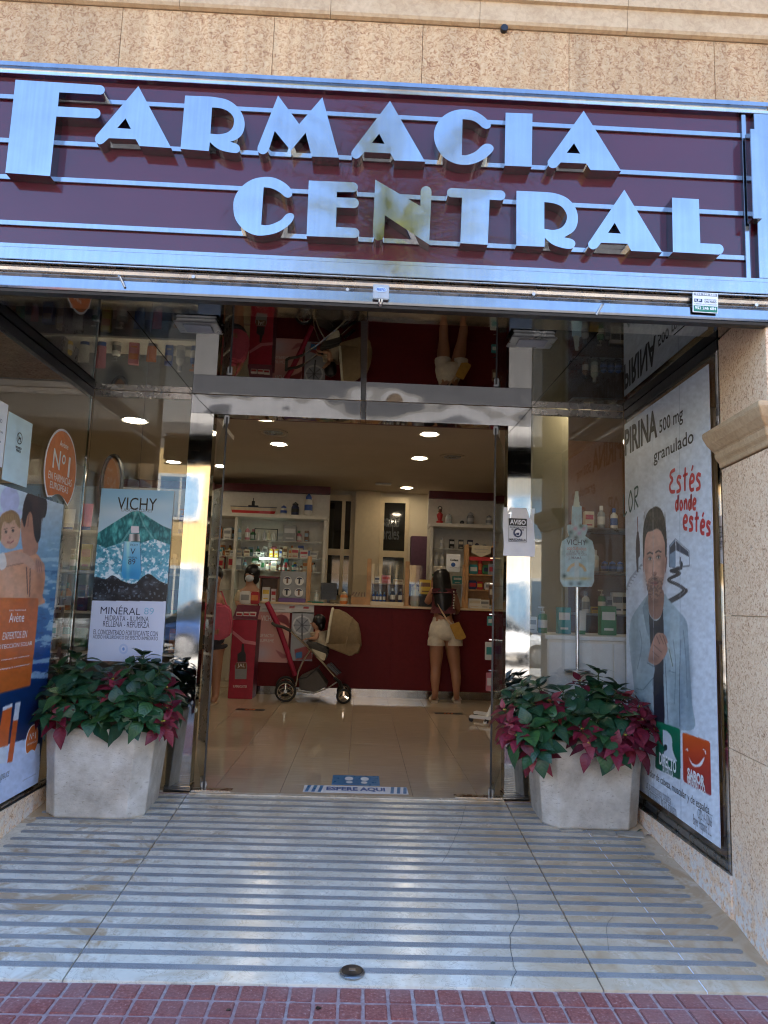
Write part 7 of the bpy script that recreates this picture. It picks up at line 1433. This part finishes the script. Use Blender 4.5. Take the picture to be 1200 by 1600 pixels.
for k, py in enumerate((872, 912, 960, 1000, 1048, 1080)):
    z = H_(770, py).z; g = MB(); g.bar((bxx-.10, sy_+.04, z), (bxx+.14, sy_-.04, z), .008, .008, 'chrome'); g.build('hook_bar', ss_)
for i, (px, py, w, h, c1, c2) in enumerate(((768, 880, .07, .12, 'grey', 'red'), (778, 876, .07, .14, 'teal', 'white'), (787, 884, .06, .12, 'dark green', 'yellow'), (768, 914, .06, .14, 'brown', 'cream'), (778, 910, .07, .15, 'orange', 'white'), (767, 962, .08, .10, 'teal', 'white'), (779, 958, .07, .14, 'grey', 'pink'), (764, 1002, .08, .19, 'white', 'teal'), (779, 1000, .07, .20, 'pale blue', 'blue'), (765, 1050, .075, .19, 'pink', 'white'), (776, 1050, .06, .17, 'teal', 'white'), (785, 1046, .06, .15, 'red', 'white'))):
    p = H_(px, py, -.03-.02*(i % 2)); good('packet', (p.x, p.y, p.z-h-.008), w, h, c1, c2, 'hanging on the metal stand by the right door', d=.025)
# ================================================================== SHOW WINDOW DISPLAYS
# right: bottle shaped sign on a chrome pole, white cabinet, shelf of goods
vy = 2.16; B_ = lambda x, y, d=0: PY(x, y, vy+d)
vb = thing('bottle_sign', 'pale blue cutout sign shaped like a dropper bottle with flowers in the right window', 'sign', B_(901, 990)); O = B_(872, 920); w_ = B_(930, 920).x-O.x; h_ = B_(900, 765).z-O.z
fr_ = frame_thing('board', None, None, O, (1, 0, 0), (0, 0, 1), parent=vb); P = Paint(O, (1, 0, 0), (0, 0, 1), w_, h_, 70, 180, (176, 206, 212)); OUT = [(899, 768), (903, 768), (905, 790), (908, 791), (909, 820), (917, 821), (917, 829), (914, 838), (925, 846), (928, 858), (928, 908), (924, 917), (880, 917), (875, 908), (875, 858), (878, 846), (889, 838), (886, 829), (886, 821), (893, 820), (894, 791), (896, 790)]
P.grain(.12, 9, 3); P.poly([(899, 766), (904, 766), (906, 792), (896, 792)], (206, 212, 190)); 
for (x, y, c) in ((899, 826, (206, 150, 170)), (912, 826, (206, 140, 160)), (905, 833, (190, 170, 200)), (892, 832, (70, 100, 96)), (908, 822, (60, 96, 80)), (916, 846, (80, 110, 100)), (888, 838, (60, 90, 86)), (900, 840, (80, 104, 100)), (882, 900, (70, 96, 96)), (892, 912, (80, 104, 100)), (905, 912, (70, 90, 90))): P.glow(x, y, 3.2, 3.2, c, .9)
m_ = ((P.x-901)/16)**2+((P.y-896)/17)**2 < 1; P.put(m_ & (P.y < 893), (206, 178, 130)); P.put((((P.x-901)/12)**2+((P.y-896)/12)**2 < 1) & (P.y < 893), (170, 196, 204)); P.poly([(898, 876), (904, 876), (905, 908), (897, 908)], (190, 206, 206)); P.glow(890, 904, 9, 2.5, (200, 176, 110), .8); P.glow(913, 904, 9, 2.5, (200, 176, 110), .8)
mm = P.inside(OUT).reshape(P.ny, P.ss, P.nx, P.ss).mean((1, 3)) > .4
def clip(x, y, mm=mm, w_=w_, h_=h_): return mm[np.clip((y/h_*179).astype(int), 0, 179), np.clip((x/w_*69).astype(int), 0, 69)]
P.build(fr_, clip=clip); g = MB(); g.poly([[(*P.to(x, y), -.0005) for x, y in OUT]], (0, 0, -.006), 'goods_cream'); g.build('sheet', fr_, local=True)
lettering(fr_, P.words([('VICHY', 'print_black', (885, 851), (916, 843.5)), ('LOS CUIDADOS', 'print_orange', (886, 859), (916, 856)), ('A LA PIEL DE', 'print_grey', (890, 864), (912, 860.5), .02), ('QUIEN MAS TE CUIDA', 'print_grey', (885, 868), (917, 865)), ('MAM\u00c1', 'print_grey', (893, 873.5), (909, 869), .02)]))
p = B_(902, 917, .03); g = MB(); g.tube([(p.x, p.y, .80), (p.x, p.y, p.z+.02)], .014, 12, 'chrome'); g.tube([(p.x, p.y, .80), (p.x, p.y, .812)], .09, 20, 'steel_dull'); g.build('pole', vb, smooth=True)
wc = thing('white_cabinet', 'white display cabinet standing behind the right window glass', 'cabinet', (1.6, 2.6, 0)); a_ = PY(855, 992, 2.25); 
g = MB(); g.box(a_.x, 2.6, 2.25, 2.9, .06, a_.z-.03, 'white_board'); g.build('body', wc, bevel=.004); g = MB(); g.box(a_.x-.02, 2.62, 2.23, 2.92, a_.z-.028, a_.z, 'white_plastic'); g.build('top', wc, bevel=.004)
g = MB(); g.box(a_.x+.02, 2.58, 2.27, 2.88, 0, .058, 'dark_metal'); g.build('plinth', wc); zc_ = a_.z
for i in range(2): g = MB(); x0 = a_.x+.01+i*.47; g.box(x0, x0+.46, 2.238, 2.249, .08, zc_-.05, 'white_plastic'); d_ = g.build('door', wc, bevel=.003); g = MB(); g.box(x0+.41-.36*i, x0+.43-.36*i, 2.225, 2.237, .4, .55, 'chrome'); g.build('handle', d_, bevel=.002)
pm('olive_panel', (.30, .27, .17), .6, var=.06, vs_=3)
g = MB(); g.box(PY(832, 800, 3.3).x, PY(888, 800, 3.3).x, 3.3, 3.38, 0, CZ-.01, 'olive_panel'); tag(g.build('wall_panel', bevel=.004), 'plain olive wall panel behind the right window beside the door', 'panel')
gs = thing('glass_rack', 'dark shelf rack of bottles at the back of the right show window', 'shelf unit', (2.3, 3.9, 0)); x0, x1 = PY(893, 900, 3.7).x, PY(990, 900, 3.7).x+.5; zz_ = [PY(950, y, 3.7).z for y in (990, 959, 893, 826)]
g = MB(); g.box(x0, x1, 4.0, 4.05, 0, 2.9, 'goods_brown'); g.build('back_panel', gs); g = MB(); g.box(x0, x1, 3.62, 3.995, 0, zz_[0]-.05, 'trim_red'); g.build('base', gs)
for z in zz_[1:]: g = MB(); g.box(x0, x1, 3.65, 3.995, z-.02, z, 'steel_dull'); g.build('shelf', gs, bevel=.002)
wg = 'in the dark rack behind the right window'
for px, zi, kind, w, h, c1, c2 in ((940, 1, 'pump bottle', .07, .22, 'green', 'cream'), (929, 1, 'carton', .08, .06, 'yellow', 'brown'), (953, 1, 'carton', .08, .16, 'grey', 'black'), (963, 1, 'carton', .10, .20, 'white', 'black'), (976, 1, 'carton', .09, .20, 'cream', 'black'), (915, 1, 'bottle', .07, .2, 'white', 'grey'), (945, 2, 'jar', .07, .10, 'navy', 'blue'), (957, 2, 'jar', .07, .10, 'navy', 'blue'), (969, 2, 'jar', .07, .10, 'navy', 'blue'), (930, 2, 'bottle', .07, .2, 'clear', 'silver'), (915, 2, 'bottle', .06, .17, 'brown', 'black'), (940, 3, 'bottle', .07, .22, 'grey', 'white'), (960, 3, 'bottle', .07, .2, 'white', 'blue'), (920, 3, 'carton', .09, .16, 'cream', 'red')):
    p = PY(px, 900, 3.75); good(kind, (p.x, 3.75, zz_[zi]+.0005), w, h, c1, c2, wg)
gb = 'on top of the white cabinet'; 
for x, kind, w, h, c1, c2 in ((1.30, 'carton', .1, .12, 'white', 'grey'), (1.40, 'pump bottle', .07, .2, 'green', 'white'), (1.56, 'carton', .1, .2, 'teal', 'white'), (1.70, 'tube', .07, .18, 'white', 'green'), (1.90, 'carton', .12, .22, 'green', 'white'), (2.1, 'bottle', .08, .2, 'yellow', 'white')): good(kind, (x, 2.6, zc_+.0005), w, h, c1, c2, gb)
# left: stepped glass shelves with coloured bottles (mirrored upside down in the ceiling), an oval mirror, the near shelf
lr = thing('window_shelves', 'stepped shelves of sun care bottles behind the left show window', 'shelf unit', (-2.3, 3.3, 0)); 
g = MB(); g.box(-3.9, -1.45, 3.62, 3.66, 0, 2.2, 'goods_grey'); g.build('back_panel', lr); zs = [.75, 1.08, 1.42, 1.76]
for i, z in enumerate(zs): g = MB(); g.box(-3.9, -1.45, 3.2, 3.615, z-.02, z, 'white_board'); g.build('shelf', lr, bevel=.002)
for x in (-3.88, -2.7, -1.47): g = MB(); g.box(x-.012, x+.012, 3.21, 3.61, 0, 2.2, 'steel_dull'); g.build('upright', lr)
rnd = random.Random(5); cols = ['white', 'teal', 'orange', 'pale blue', 'blue', 'white', 'pink', 'green', 'red', 'white', 'yellow', 'cream', 'grey', 'purple']; kinds = ['bottle', 'pump bottle', 'tube', 'carton']
nmz = ['on the lowest', 'on the second', 'on the third', 'on the top']
for i, z in enumerate(zs):
    x = -3.75
    while x < -1.52:
        k = rnd.choice(kinds); w = rnd.uniform(.06, .10); h = rnd.uniform(.16, .26); c1 = rnd.choice(cols); c2 = rnd.choice(['white', 'grey', 'blue', 'orange', 'teal'])
        if c1 == c2: c2 = 'silver'
        good(k, (x+w/2, 3.32+rnd.uniform(-.02, .03), z+.0005), w, h, c1, c2, nmz[i]+' shelf behind the left window', rot=rnd.uniform(-.2, .2)); x += w+rnd.uniform(.03, .08)
ns = thing('side_shelf', 'narrow glass shelf tower of beauty products at the left window corner', 'shelf unit', (-2.05, 1.75, 0)); zz_ = [PX(105, y, -1.98).z for y in (992, 945, 905)]
for z in zz_[:2]: g = MB(); g.box(-2.4, -1.92, 1.55, 1.86, z-.012, z, 'goods_cream'); g.build('shelf', ns, bevel=.002)
for x, y in ((-2.39, 1.56), (-1.93, 1.85), (-2.39, 1.85), (-1.93, 1.56)): g = MB(); g.box(x-.008, x+.008, y-.008, y+.008, 0, zz_[1]+.2, 'steel_dull'); g.build('upright', ns)
for x, y, zi, k, w, h, c1, c2 in ((-1.97, 1.62, 0, 'pump bottle', .06, .13, 'white', 'grey'), (-1.97, 1.71, 0, 'pump bottle', .06, .15, 'teal', 'white'), (-1.97, 1.80, 0, 'pump bottle', .055, .12, 'white', 'teal'), (-2.2, 1.7, 0, 'carton', .1, .15, 'pale blue', 'white'), (-1.98, 1.64, 1, 'bottle', .06, .2, 'pink', 'white'), (-1.98, 1.75, 1, 'carton', .08, .26, 'white', 'red'), (-2.2, 1.7, 1, 'carton', .1, .2, 'cream', 'orange')):
    good(k, (x, y, zz_[zi]+.0005), w, h, c1, c2, 'on the narrow shelf tower in the left window')
om = thing('oval_mirror', 'dark oval wooden frame hanging at the back of the left window', 'oval mirror', PY(175, 745, 3.5)); c = PY(175, 752, 3.55); g = MB(); ry = PY(175, 712, 3.55).z-c.z; rx = PY(191, 752, 3.55).x-c.x
g.poly([[(c.x+rx*math.cos(k*PI/16), 3.55, c.z+ry*math.sin(k*PI/16)) for k in range(32)]], (0, .03, 0), 'goods_brown'); g.build('panel', om); g = MB(); g.tube([(c.x+rx*math.cos(k*PI/16), 3.545, c.z+ry*math.sin(k*PI/16)) for k in range(33)], .018, 8, 'goods_black', cap=False); g.build('frame', om, smooth=True)
# alike goods on one shelf: each label gets its own place in the row
for base, ts in SEEN.items():
    if len(ts) < 2: continue
    ts.sort(key=lambda t: t.location.x); n_ = len(ts); gname = 'alike '+' '.join(base.split()[:3])+' goods '+' '.join(base.split()[-5:])
    for i, t in enumerate(ts):
        t['label'] = ('leftmost' if i == 0 else 'rightmost' if i == n_-1 else 'middle' if n_ == 3 else ('second', 'third', 'fourth', 'fifth', 'sixth')[min(i-1, 4)])+' '+base
        t['group'] = gname
